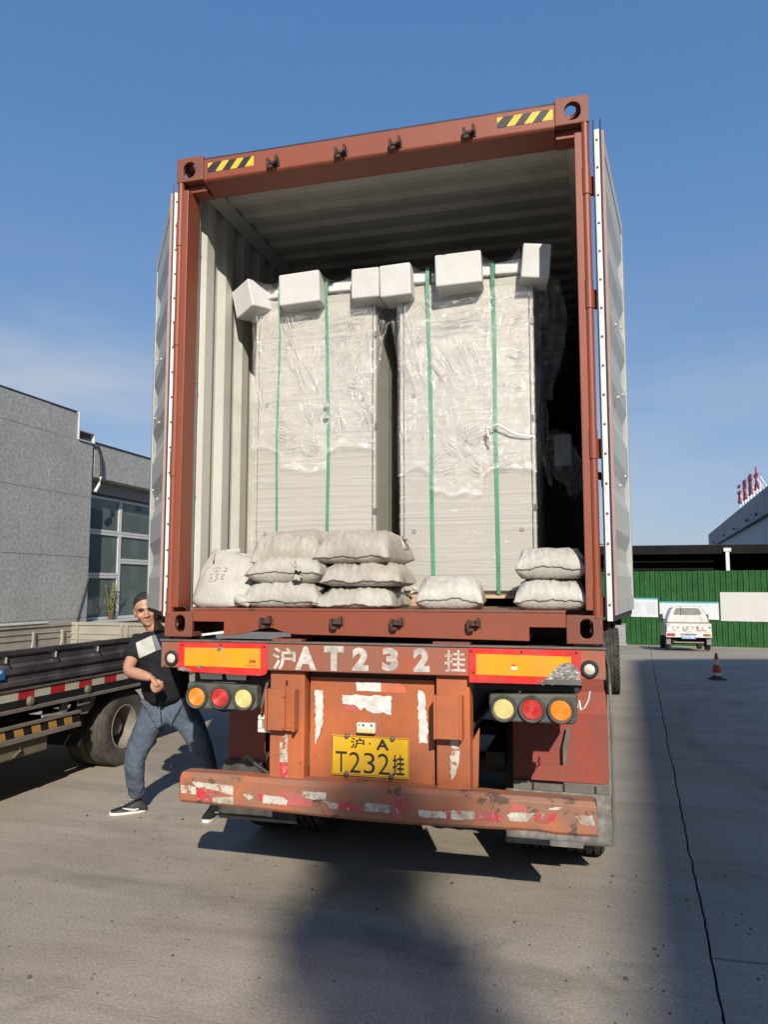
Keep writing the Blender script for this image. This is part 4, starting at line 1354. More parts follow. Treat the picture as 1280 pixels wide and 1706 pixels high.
# ================================================================== TRAILER
TR = root('container_trailer', (0, 3, 0), 'orange red skeletal trailer carrying the open shipping container', 'trailer')
def trailer_rear():
    Y = -0.02
    build(MB().box(-1.228, 1.228, Y, 0.16, 1.277, 1.424), 'rear_beam', M['orange_beam'], TR, bevel=0.006)
    build(MB().box(-1.236, 1.236, Y-0.008, 0.012, 1.4245, 1.4365), 'beam_cap', M['steel_lip'], TR, bevel=0.003)
    build(MB().box(-1.22, 1.22, 0.013, 0.16, 1.4245, 1.4300), 'beam_top', M['chassis'], TR)
    mb = MB()
    for a, b in ((-0.545, -0.37), (0.36, 0.555)):
        mb.box(a, b, -0.01, 0.16, 1.437, 1.449)
    build_each(mb, 'support_pad', M['box_red_worn'], TR)
    mb = MB()
    for s in (-1, 1):
        mb.box(s*1.13-0.05, s*1.13+0.05, 0.03, 0.15, 1.437, 1.4495)
    build_each(mb, 'twistlock', M['steel_lip'], TR)
    # stencilled number on the beam
    for ch, a, b, z0, z1, bd in (('沪', -0.537, -0.402, 1.282, 1.404, .018), ('A', -0.404, -0.281, 1.285, 1.411, .05), ('T', -0.237, -0.125, 1.285, 1.417, .06), ('2', -0.077, 0.014, 1.289, 1.412, .055), ('3', 0.090, 0.178, 1.293, 1.414, .055), ('2', 0.258, 0.345, 1.293, 1.416, .055), ('挂', 0.424, 0.534, 1.297, 1.41, .014)):
        glyph(ch, 'painted_letter', a, b, z0, z1, Y-0.0012, M['white_letters'], TR, bd, thick=0.0008)
    # reflector plates
    L_ = [(-1.113, 1.264), (-1.113, 1.423), (-0.565, 1.423), (-0.566, 1.27), (-0.575, 1.256), (-0.606, 1.247), (-0.72, 1.249), (-1.06, 1.258)]
    o = poly_plate(L_, Y-0.003, 'reflector_plate', M['plate_red'], TR, 0.004)
    poly_plate([(-1.073, 1.291), (-1.073, 1.392), (-0.608, 1.395), (-0.606, 1.287)], Y-0.0072, 'amber_field', M['plate_amber'], o, 0.0012)
    glyph('3M', 'maker_mark', -0.674, -0.636, 1.315, 1.334, Y-0.0088, M['ink_red'], o, 0.05, thick=0.0004)
    mb = MB()
    for i in range(9):
        mb.box(-0.698+i*0.0078, -0.693+i*0.0078, Y-0.0090, Y-0.0084, 1.297, 1.303)
    build(mb, 'maker_code', M['ink_red'], o)
    poly_plate(rough_poly([(-1.113, 1.266), (-1.113, 1.285), (-1.06, 1.278), (-1.02, 1.262)], 0.005, 0.01, 2), Y-0.0075, 'torn_corner', M['torn_metal'], o, 0.001)
    poly_plate(rough_poly([(-0.875, 1.378), (-0.858, 1.405), (-0.835, 1.400), (-0.842, 1.375)], 0.004, 0.008, 4), Y-0.0088, 'dent_mark', M['torn_metal'], o, 0.001)
    poly_plate(rough_poly([(-0.998, 1.284), (-0.975, 1.296), (-0.95, 1.287), (-0.975, 1.280)], 0.003, 0.008, 5), Y-0.0088, 'dent_mark', M['torn_metal'], o, 0.001)
    R_ = [(0.553, 1.248), (0.553, 1.422), (1.112, 1.422), (1.109, 1.251)]
    o = poly_plate(R_, Y-0.003, 'reflector_plate', M['plate_red'], TR, 0.004)
    poly_plate([(0.590, 1.289), (0.590, 1.394), (1.065, 1.389), (1.064, 1.287)], Y-0.0072, 'amber_field', M['plate_amber'], o, 0.0012)
    poly_plate(rough_poly([(0.905, 1.2515), (0.94, 1.282), (0.985, 1.33), (1.007, 1.351), (1.037, 1.360), (1.066, 1.354), (1.09, 1.335), (1.108, 1.312), (1.108, 1.2515)], 0.005, 0.010, 7), Y-0.0088, 'torn_corner', M['torn_metal'], o, 0.0012)
    poly_plate([(0.905, 1.2512), (0.935, 1.2745), (1.109, 1.2760), (1.1095, 1.2512)], Y-0.0102, 'bare_edge', M['plate_back'], o, 0.0010)
    poly_plate(rough_poly([(0.765, 1.318), (0.767, 1.334), (0.795, 1.335), (0.797, 1.318)], 0.003, 0.008, 9), Y-0.0088, 'worn_mark', M['label_white'], o, 0.0008)
    poly_plate([(0.77, 1.3365), (0.77, 1.344), (0.79, 1.344), (0.79, 1.3365)], Y-0.0088, 'worn_mark', M['plate_red'], o, 0.0008)
    mb = MB()
    for x, z in ((0.565, 1.408), (0.575, 1.298), (1.09, 1.408), (0.82, 1.408), (-0.585, 1.405), (-1.09, 1.405), (-0.85, 1.408)):
        mb.lathe([(0.0, 0.004), (0.005, 0.003), (0.006, 0.0)], (x, Y-0.0072, z), (0, -1, 0), 8)
    build_each(mb, 'rivet', M['ink'], TR)
    # round marker lamps at the ends of the beam
    for x in (-1.157, 1.152):
        c = (x, Y, 1.330)
        o = build(MB().lathe([(0.0, 0.0), (0.044, 0.0), (0.044, 0.008), (0.038, 0.014), (0.027, 0.014), (0.027, 0.004), (0.0, 0.004)], c, (0, -1, 0), 28), 'marker_lamp', M['black'], TR)
        build(MB().lathe([(0.0265, 0.004), (0.0265, 0.010), (0.018, 0.015), (0.008, 0.017), (0.0, 0.0175)], c, (0, -1, 0), 24), 'lamp_lens', M['lens_clear'], o)
        if x > 0:
            build(MB().lathe([(0.007, 0.0165), (0.007, 0.020), (0.0, 0.021)], c, (0, -1, 0), 12), 'lamp_bulb', M['lens_yellow'], o)
    # clusters of three lamps
    def cluster(poly, lamps, y):
        o = build(MB().prism(poly, 'y', y, y+0.075), 'tail_light', M['lamp_box'], TR, bevel=0.012, seg=3)
        for x, z, m in lamps:
            c = (x, y, z)
            r = build(MB().lathe([(0.0685, 0.0), (0.0685, 0.012), (0.063, 0.020), (0.0535, 0.018), (0.0525, 0.002)], c, (0, -1, 0), 32), 'lamp_rubber', M['rubber_ring'], o)
            prof = [(0.0520, 0.004), (0.0520, 0.010)]
            for k in range(12):
                rr = 0.0495*(1-k/12)
                prof.append((rr, 0.011+0.004*(1-(rr/0.0495)**2)+(0.0036 if k % 2 else 0)))
            prof.append((0.0, 0.0155))
            build(MB().lathe(prof, c, (0, -1, 0), 32), 'lamp_lens', m, o)
            build(MB().lathe([(0.0, 0.0180), (0.003, 0.0175), (0.004, 0.014)], c, (0, -1, 0), 8), 'lens_screw', M['chrome'], o)
        return o
    cluster([(-1.085, 1.19), (-0.652, 1.185), (-0.650, 1.065), (-0.676, 1.046), (-1.045, 1.044), (-1.083, 1.071)],
            [(-1.017, 1.113, M['lens_amber']), (-0.872, 1.114, M['lens_red']), (-0.727, 1.113, M['lens_yellow'])], 0.03)
    cluster([(0.646, 1.184), (1.087, 1.200), (1.085, 1.072), (1.067, 1.048), (0.675, 1.048), (0.646, 1.077)],
            [(0.722, 1.114, M['lens_yellow']), (0.864, 1.117, M['lens_red']), (1.007, 1.118, M['lens_amber'])], 0.03)
    mb = MB()
    for x in (-1.0, -0.75, 0.75, 1.0):
        mb.box(x-0.03, x+0.03, 0.108, 0.118, 1.05, 1.276)
    build_each(mb, 'lamp_bracket', M['black'], TR)
    # dark rail above the right cluster, folded white leaves above the left one
    build(MB().box(0.60, 1.10, 0.06, 0.07, 1.205, 1.276), 'shade_plate', M['black'], TR)
    build(MB().box(-1.06, -0.60, 0.075, 0.085, 1.192, 1.276), 'shade_plate', M['black'], TR)
    poly_plate([(-1.018, 1.243), (-0.874, 1.243), (-0.874, 1.210), (-1.009, 1.209)], 0.05, 'white_leaf', M['strip_white'], TR)
    poly_plate([(-0.853, 1.243), (-0.723, 1.243), (-0.727, 1.210), (-0.843, 1.211)], 0.05, 'white_leaf', M['strip_white'], TR)
    build(MB().tube([(1.09, 0.06, 1.13), (1.098, 0.05, 1.165), (1.105, 0.045, 1.12), (1.125, 0.04, 1.135), (1.144, 0.035, 1.178), (1.152, 0.03, 1.216)], 0.005, 6), 'loose_cable', M['label_white'], TR)
    build(MB().tube([(-0.635, 0.06, 1.06), (-0.615, 0.05, 1.13), (-0.60, 0.06, 1.2)], 0.009, 8), 'air_hose', M['steel_lip'], TR)
    build(MB().tube([(-0.95, 0.08, 1.046), (-0.88, 0.08, 1.028), (-0.78, 0.08, 1.046)], 0.006, 6), 'lamp_cable', M['black'], TR)
    # posts with open channel brackets
    for a, b in ((-0.567, -0.363), (0.370, 0.548)):
        build(MB().box(a, b, 0.02, 0.14, 0.60, 1.276), 'bumper_post', M['orange'], TR, bevel=0.008)
        mb = MB()
        y0, y1 = -0.055, 0.0195
        t_ = 0.014
        mb.box(a, a+t_, y0, y1, 0.958, 1.178); mb.box(b-0.03-t_, b-0.03, y0, y1, 0.958, 1.178)
        mb.box(a+t_, b-0.03-t_, y0+0.004, y0+0.016, 0.960, 1.178) if a > 0 else mb.box(a+t_, b-0.03-t_-0.045, y0+0.012, y0+0.024, 0.960, 1.178)
        mb.box(a+t_, b-0.03-t_, y0+0.03, y1, 0.958, 0.968)
        build(mb, 'socket_bracket', M['orange'], TR, bevel=0.003)
    build(MB().prism([(0.5485, 0.93), (0.585, 1.00), (0.585, 0.985), (0.575, 0.70), (0.5485, 0.68)], 'y', 0.10, 0.112), 'post_gusset', M['orange'], TR)
    build(MB().prism([(-0.3625, 0.93), (-0.345, 0.98), (-0.345, 0.80), (-0.3625, 0.74)], 'y', 0.10, 0.112), 'post_gusset', M['rail_grey'], TR)
    mb = MB(); mb.box(-0.470, -0.462, 0.012, 0.0195, 1.195, 1.222); build(mb, 'chipped_mark', M['ink'], TR)
    # panel between the posts
    build(MB().box(-0.352, 0.352, 0.08, 0.10, 0.668, 1.240), 'rear_panel', M['orange'], TR, bevel=0.004)
    build(MB().box(-0.352, 0.352, 0.092, 0.14, 1.2405, 1.2765), 'panel_recess', M['chassis'], TR)
    YP = 0.08
    st = [('w', [(-.323, 1.165), (-.277, 1.166), (-.276, 1.004), (-.289, .955), (-.317, .873)]),
          ('w', [(.262, 1.185), (.288, 1.176), (.301, 1.161), (.304, 1.061), (.314, 1.005), (.31, .912), (.264, .909)]),
          ('w', [(-.087, 1.215), (.056, 1.219), (.056, 1.171), (-.08, 1.17)]),
          ('o', [(.058, 1.219), (.163, 1.216), (.193, 1.195), (.196, 1.167), (.058, 1.168)]),
          ('w', [(-.166, 1.147), (.113, 1.148), (.113, 1.047), (.1, 1.052), (.073, 1.061), (.023, 1.055), (-.021, 1.066), (-.035, 1.085), (-.062, 1.065), (-.083, 1.089), (-.162, 1.099)]),
          ('p', [(-.162, 1.096), (-.086, 1.086), (-.069, 1.061), (-.148, 1.061)])]
    mm = {'w': M['label_white'], 'o': M['label_orange'], 'p': M['tape_pink'], 'r': M['tape_red']}
    for i, (k, P) in enumerate(st):
        amp = 0.0012 if k == 'o' or i == 2 else 0.0045
        poly_plate(rough_poly(P, amp, 0.012, i), YP-0.001, 'sticker', mm[k], TR, 0.0012)
    # number plate lamp and number plate
    o = build(MB().box(-0.074, 0.031, 0.045, 0.0795, 0.951, 1.006), 'plate_lamp', M['white_plastic'], TR, bevel=0.006)
    build(MB().box(-0.066, 0.023, 0.0425, 0.0447, 0.957, 0.976), 'lamp_lens', M['lens_yellow'], o)
    mb = MB()
    for x in (-0.034, 0.012):
        mb.lathe([(0.0, 0.002), (0.006, 0.002), (0.006, 0.0)], (x, 0.0448, 0.995), (0, -1, 0), 10)
    mb.box(-0.064, -0.052, 0.0435, 0.0448, 0.993, 0.997)
    build_each(mb, 'screw', M['ink'], o)
    YN = 0.066
    o = build(MB().prism([(-.221, .722), (-.217, .934), (.214, .931), (.214, .721)], 'y', YN, YN+0.004), 'number_plate', M['number_yellow'], TR, bevel=0.0012)
    mb = MB()
    for a, b, c, d in ((-.216, .209, .7275, .7300), (-.213, .209, .9262, .9287), (-.2165, -.2135, .7303, .926), (.2085, .211, .7303, .926)):
        mb.box(a, b, YN-0.0006, YN-0.0001, c, d)
    build(mb, 'plate_border', M['ink'], o)
    YG = YN-0.0012
    glyph('沪', 'plate_character', -.112, -.033, .866, .923, YG, M['ink'], o, .012, thick=0.0006)
    glyph('A', 'plate_character', .032, .104, .865, .921, YG, M['ink'], o, .03, thick=0.0006)
    build(MB().lathe([(0, 0.0012), (0.005, 0.0012), (0.005, 0)], (-.003, YN, .895), (0, -1, 0), 12), 'plate_dot', M['ink'], o)
    for ch, a, b in (('T', -.196, -.132), ('2', -.118, -.055), ('3', -.036, .026), ('2', .042, .107)):
        glyph(ch, 'plate_character', a, b, .738, .847, YG, M['ink'], o, -0.006, thick=0.0006)
    glyph('挂', 'plate_character', .124, .188, .737, .844, YG, M['ink'], o, .014, thick=0.0006)
    mb = MB()
    for x, z in ((-.132, .930), (.124, .927), (-.134, .731), (.117, .732)):
        mb.lathe([(0.0, 0.014), (0.009, 0.013), (0.014, 0.008), (0.015, 0.0)], (x, YN, z), (0, -1, 0), 7)
    build_each(mb, 'plate_bolt', M['steel_lip'], o)
    # spreader between panel and plate
    build(MB().box(-0.20, 0.20, 0.0705, 0.0795, 0.74, 0.915), 'plate_backing', M['black'], TR)
trailer_rear()

def bumper():
    y0, y1 = -0.04, 0.075
    K = 0.9778
    fx = lambda x: 1.165+(x-1.165)*K
    fz = lambda z: 1.735+(z-1.735)*K
    mb = MB()
    ns = 24
    def prof(x, sx):
        return None
    # the beam bows a touch and its left end is rounded off
    secs = []
    for i in range(ns+1):
        x = -1.124 + (1.165+1.124)*i/ns
        zt = 0.680 + 0.0025*math.sin(i*0.7) - (0.006 if x > 0.6 else 0)
        zb = 0.517 - 0.026*math.exp(-((x-0.05)/0.75)**2) - 0.010*(x > 0.9)
        secs.append((fx(x), fz(zb), fz(zt)))
    P = lambda x, zb, zt, e: [(x, y0+e, zb+0.016+e), (x, y0+0.012+e, zb+e), (x, y1-e, zb+e), (x, y1-e, zt-e), (x, y0+0.022+e, zt-e), (x, y0+e, zt-0.020-e)]
    rings = []
    for i, (x, zb, zt) in enumerate(secs):
        rings.append([mb.bm.verts.new(p) for p in P(x, zb, zt, 0)])
        if i == 0:
            rings.insert(0, [mb.bm.verts.new(p) for p in P(x-0.014, zb, zt, 0.016)])
    x, zb, zt = secs[-1]
    rings.append([mb.bm.verts.new(p) for p in P(x+0.006, zb, zt, 0.008)])
    for A, B in zip(rings, rings[1:]):
        for k in range(6):
            mb.bm.faces.new([A[k], A[(k+1) % 6], B[(k+1) % 6], B[k]])
    mb.bm.faces.new(rings[0]); mb.bm.faces.new(rings[-1][::-1])
    build(mb, 'bumper', M['bumper'], TR, bevel=0.003)
    tapes = [('w', [(-1.119, .611), (-1.024, .608), (-1.022, .565), (-1.118, .568)]), ('w', [(-1.057, .636), (-.793, .628), (-.792, .576), (-.888, .593), (-1.018, .608)]),
             ('r', [(-1.018, .604), (-.888, .593), (-.898, .559), (-1.017, .561)]), ('r', [(-1.017, .559), (-.92, .558), (-.924, .529), (-1.016, .54)]),
             ('w', [(-.917, .558), (-.792, .567), (-.791, .526), (-.919, .53)]), ('w', [(-.734, .588), (-.677, .586), (-.671, .57), (-.697, .556)]),
             ('r', [(-.664, .596), (-.62, .597), (-.622, .558), (-.655, .567)]), ('w', [(-.612, .59), (-.465, .589), (-.47, .547), (-.611, .547)]),
             ('p', [(-.522, .613), (-.385, .618), (-.384, .59), (-.319, .579), (-.329, .546), (-.465, .548), (-.462, .585), (-.522, .59)]),
             ('w', [(-.382, .627), (-.242, .627), (-.244, .593), (-.317, .586), (-.381, .595)]), ('w', [(-.259, .587), (-.176, .573), (-.179, .546), (-.224, .55)]),
             ('r', [(-.172, .587), (-.034, .583), (-.034, .543), (-.175, .548)]), ('w', [(-.029, .59), (.116, .589), (.114, .546), (-.029, .548)]),
             ('r', [(.121, .638), (.196, .64), (.22, .594), (.166, .515), (.121, .521)]), ('w', [(.267, .574), (.415, .575), (.414, .542), (.294, .539), (.269, .543)]),
             ('r', [(.417, .578), (.436, .58), (.436, .541), (.416, .541)]), ('w', [(.439, .586), (.562, .586), (.557, .547), (.472, .539), (.438, .542)]),
             ('r', [(.576, .587), (.661, .598), (.697, .569), (.692, .546), (.576, .551)]), ('p', [(.752, .641), (.822, .637), (.835, .604), (.753, .602)]),
             ('w', [(.727, .583), (.753, .599), (.868, .602), (.826, .555), (.743, .555)]), ('r', [(.872, .6), (.975, .608), (.966, .576), (.925, .557), (.867, .564)]),
             ('w', [(.94, .632), (.998, .642), (.996, .631), (.935, .62)]), ('w', [(1.061, .603), (1.147, .612), (1.159, .563), (1.094, .564)])]
    mm = {'w': M['tape_white'], 'r': M['tape_red'], 'p': M['tape_pink']}
    for i, (k, P_) in enumerate(tapes):
        P_ = [(fx(a), fz(b)) for a, b in P_]
        poly_plate(rough_poly(P_, 0.0026, 0.008, 20+i), y0-0.0006-0.0004*(i % 3), 'reflective_tape', mm[k], TR, 0.0010)
    for i, (k, P_) in enumerate([('w', [(-.504, .918), (-.46, .931), (-.456, .783), (-.502, .781)]), ('r', [(-.502, .778), (-.457, .781), (-.456, .694), (-.501, .692)]), ('w', [(.449, .949), (.487, .957), (.493, .86), (.473, .775), (.448, .743), (.442, .857)])]):
        poly_plate(rough_poly(P_, 0.004, 0.010, 60+i), 0.019, 'reflective_tape', mm[k], TR, 0.0012)
bumper()

def wheel(name, c, out, R, W, parent, tyre_m, rim_m, dish=0.12, deep=False):
    """tyre with grooves and a steel disc; out is the outward axis direction"""
    c = Vector(c); ax = Vector(out)
    h = W/2
    rr = R*0.56
    prof = [(rr, -h*0.82), (R*0.70, -h*0.98), (R*0.86, -h), (R*0.95, -h*0.93), (R*0.985, -h*0.80)]
    for k in range(4):
        a = -h*0.72 + k*h*0.40
        prof += [(R, a), (R, a+h*0.26), (R*0.972, a+h*0.275), (R*0.972, a+h*0.385)]
    prof += [(R, h*0.80), (R*0.95, h*0.93), (R*0.86, h), (R*0.70, h*0.98), (rr, h*0.82)]
    o = build(MB().lathe(prof, c, ax, 44), name, tyre_m, parent)
    rim = [(rr*1.03, h*0.86), (rr*1.0, h*0.90), (rr*0.94, h*0.84), (rr*0.92, h*0.2), (rr*0.90, h*0.84-dish*1.4), (rr*0.60, h*0.84-dish*1.6), (rr*0.55, h*0.84-dish*1.2), (rr*0.42, h*0.84-dish), (rr*0.40, h*0.84-dish*0.5), (0.0, h*0.84-dish*0.45)]
    build(MB().lathe(rim, c, ax, 32), 'rim', rim_m, o)
    build(MB().lathe([(rr*0.93, -h*0.85), (rr*0.92, h*0.2)], c, ax, 32), 'rim_barrel', rim_m, o)
    mb = MB()
    for k in range(10):
        a = 2*PI*k/10
        u = Vector((0, math.cos(a), math.sin(a)))
        p = c + u*rr*0.49 + ax*(h*0.84-dish*1.05)
        mb.lathe([(0.013, 0.0), (0.013, 0.03), (0.0, 0.032)], p, ax, 6)
    build_each(mb, 'wheel_nut', rim_m, o)
    return o
def trailer_under():
    # main beams
    for x in (-0.46, 0.46):
        mb = MB(); mb.box(x-0.006, x+0.006, 0.17, 11.5, 0.98, 1.40); mb.box(x-0.07, x+0.07, 0.17, 11.5, 1.4005, 1.42); mb.box(x-0.07, x+0.07, 0.17, 11.5, 0.96, 0.9795)
        build(mb, 'chassis_beam', M['chassis'], TR)
    mb = MB()
    for y in (0.6, 1.9, 3.3, 5.0, 7.0, 9.0, 11.4):
        mb.box(-1.2, 1.2, y, y+0.10, 1.28, 1.395)
    build_each(mb, 'cross_beam', M['chassis'], TR)
    w1 = None
    for i, y in enumerate((1.47, 2.78, 4.09)):
        build(MB().tube([(-0.85, y, 0.53), (0.85, y, 0.53)], 0.065, 12), 'axle', M['black'], TR)
        build(MB().box(-0.62, -0.50, y-0.5, y+0.5, 0.62, 0.70), 'leaf_spring', M['black'], TR)
        build(MB().box(0.50, 0.62, y-0.5, y+0.5, 0.62, 0.70), 'leaf_spring', M['black'], TR)
        for x, s in ((1.085, 1), (0.755, 1), (-1.085, -1), (-0.755, -1)):
            wheel('wheel', (x, y, 0.52), (s, 0, 0), 0.525, 0.275, TR, M['tyre'], M['rim'])
    # mudguards: red steel over the rear wheels, grey rail, rubber flap below
    def guard(s, xa, xb):
        pts = [(0.80, 0.585), (0.80, 0.98), (0.90, 1.10), (1.05, 1.17), (3.6, 1.17)]
        mb = MB()
        for k in range(len(pts)-1):
            (ya, za), (yb, zb) = pts[k], pts[k+1]
            mb.face([(xa, ya, za), (xb, ya, za), (xb, yb, zb), (xa, yb, zb)])
        o = build(mb, 'mudguard', M['fender_red'], TR, recalc=False)
        so = o.modifiers.new('sheet', 'SOLIDIFY'); so.thickness = 0.004; so.offset = 0
    guard(1, 0.69, 1.245); guard(-1, -1.195, -0.93)
    build(MB().box(0.69, 1.243, 0.781, 0.797, 0.530, 0.584), 'flap_rail', M['rail_grey'], TR, bevel=0.003)
    mb = MB()
    for x in (0.80, 0.98, 1.16):
        mb.box(x, x+0.012, 0.776, 0.7805, 0.535, 0.575)
    build_each(mb, 'rail_bolt', M['black'], TR)
    # lower fender box seen through the gap: lit corner piece
    build(MB().prism([(0.80, 0.60), (0.80, 0.70), (1.0, 0.69), (1.0, 0.60)], 'y', 0.74, 0.75), 'guard_stay', M['fender_red'], TR)
    build(MB().prism([(0.985, 0.69), (1.0, 0.69), (1.03, 0.90), (1.015, 0.92), (0.985, 0.80)], 'y', 0.745, 0.752), 'guard_stay', M['rail_grey'], TR)
    def flap(xa, xb, z0, z1, y, mat, k):
        def fn(u, v):
            return (xa+(xb-xa)*u, y - 0.03*(1-v)**2*k + 0.008*math.sin(u*7+1)*(1-v), z0+(z1-z0)*v)
        mb = MB(); mb.grid(fn, 14, 8)
        o = build(mb, 'mud_flap', mat, TR, recalc=False)
        so = o.modifiers.new('sheet', 'SOLIDIFY'); so.thickness = 0.008
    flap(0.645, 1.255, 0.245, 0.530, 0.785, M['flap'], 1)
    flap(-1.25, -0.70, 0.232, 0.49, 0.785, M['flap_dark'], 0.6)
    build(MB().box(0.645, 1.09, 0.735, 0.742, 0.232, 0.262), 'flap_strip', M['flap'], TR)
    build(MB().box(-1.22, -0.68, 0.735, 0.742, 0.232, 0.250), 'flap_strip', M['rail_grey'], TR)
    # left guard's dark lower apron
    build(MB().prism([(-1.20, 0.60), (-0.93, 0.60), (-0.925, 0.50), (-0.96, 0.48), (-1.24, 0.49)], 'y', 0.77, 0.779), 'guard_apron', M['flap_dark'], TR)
    build(MB().prism([(-0.935, 0.58), (-0.90, 0.70), (-0.80, 0.70), (-0.80, 0.54), (-0.935, 0.54)], 'y', 0.83, 0.84), 'guard_stay', M['fender_red'], TR)
    # edge strip of the right guard
    mb = MB()
    P = [(0.77, 0.25), (0.77, 1.0), (0.86, 1.16), (1.02, 1.24), (3.6, 1.24), (3.6, 1.18), (1.05, 1.18), (0.89, 1.11), (0.805, 0.985), (0.80, 0.25)]
    mb.prism(P, 'x', 1.257, 1.272)
    build(mb, 'guard_edge', M['green_edge'], TR, bevel=0.003)
    # small white framed lamp by the left post
    mb = MB()
    x0, x1, z0, z1 = -0.70, -0.585, 0.905, 1.005
    y = 0.155
    mb.box(x0, x1, y, y+0.02, z0, z0+0.022); mb.box(x0, x1, y, y+0.02, z1-0.028, z1); mb.box(x0, x0+0.026, y, y+0.02, z0+0.022, z1-0.028); mb.box(x1-0.026, x1, y, y+0.02, z0+0.022, z1-0.028)
    o = build(mb, 'work_lamp', M['white_plastic'], TR, bevel=0.006)
    build(MB().box(x0+0.026, x1-0.026, y+0.012, y+0.019, z0+0.022, z1-0.028), 'lamp_lens', M['rim'], o)
    build(MB().box(x0+0.02, x1+0.02, y, y+0.02, 1.012, 1.045), 'tape_patch', M['tape_red'], TR)
    # rear closing plate between the beams, toolbox and tanks far in
    build(MB().box(-0.38, 0.38, 0.30, 0.32, 0.62, 1.27), 'inner_plate', M['chassis'], TR)
    build(MB().tube([(-0.3, 0.9, 0.8), (0.3, 0.9, 0.8)], 0.12, 14), 'air_tank', M['chassis'], TR)
    build(MB().box(-0.38, -0.34, 0.15, 0.30, 0.62, 1.2), 'panel_side', M['orange'], TR)
    build(MB().box(0.34, 0.38, 0.15, 0.30, 0.62, 1.2), 'panel_side', M['orange'], TR)
    mb = MB()
    for x in (-0.95, 0.95):
        mb.box(x-0.05, x+0.05, 8.2, 8.3, 0.45, 1.28); mb.box(x-0.12, x+0.12, 8.12, 8.38, 0.40, 0.45)
    build_each(mb, 'landing_leg', M['chassis'], TR)
    # bent inner guard arms under the left side
    build(MB().tube([(-0.92, 0.45, 0.68), (-0.85, 0.35, 0.72), (-0.78, 0.3, 0.70), (-0.7, 0.32, 0.64)], 0.012, 8), 'air_hose', M['black'], TR)
trailer_under()

def tractor():
    t = root('tractor_unit', (0.1, 12, 0), 'tractor unit in front of the trailer with a chunky rear tyre showing', 'truck')
    for y in (9.35, 10.65):
        for x, s in ((1.44, 1), (1.12, 1), (-0.85, -1), (-1.17, -1)):
            wheel('wheel', (x, y, 0.53), (s, 0, 0), 0.53, 0.28, t, M['tyre'], M['chrome'])
    # coarse tread blocks of the rear tyre
    mb = MB()
    for k in range(44):
        a = 2*PI*k/44
        c = Vector((1.555, 9.35, 0.53)) + Vector((0, math.cos(a), math.sin(a)))*0.515
        mb.bar(c - Vector((0.02, 0, 0)), c + Vector((0.035, 0, 0)), 0.045, 0.035, (0, math.cos(a), math.sin(a)))
    build(mb, 'tread_block', M['tyre'], t)
    mb = MB(); mb.box(-0.35, -0.25, 8.6, 14.4, 0.75, 1.0); mb.box(0.55, 0.65, 8.6, 14.4, 0.75, 1.0)
    build_each(mb, 'chassis_rail', M['chassis'], t)
    for x, s in ((1.28, 1), (-1.05, -1)):
        wheel('wheel', (x, 13.9, 0.53), (s, 0, 0), 0.53, 0.30, t, M['tyre'], M['chrome'])
    build(MB().box(-1.1, 1.33, 12.5, 14.9, 0.9, 3.3), 'cab', M['fender_red'], t, bevel=0.08, seg=3)
    build(MB().box(-0.9, 1.13, 14.9, 14.93, 2.0, 2.9), 'windscreen', M['glass'], t)
    for y in (12.9,):
        build(MB().box(1.331, 1.345, 13.3, 14.4, 2.0, 2.8), 'side_window', M['glass'], t)
    build(MB().tube([(1.33, 14.2, 2.7), (1.6, 14.2, 2.7), (1.6, 14.2, 2.0), (1.33, 14.2, 2.0)], 0.015, 8), 'mirror_arm', M['black'], t)
    build(MB().box(1.5, 1.7, 14.15, 14.22, 2.05, 2.65), 'mirror', M['black'], t, bevel=0.02)
tractor()

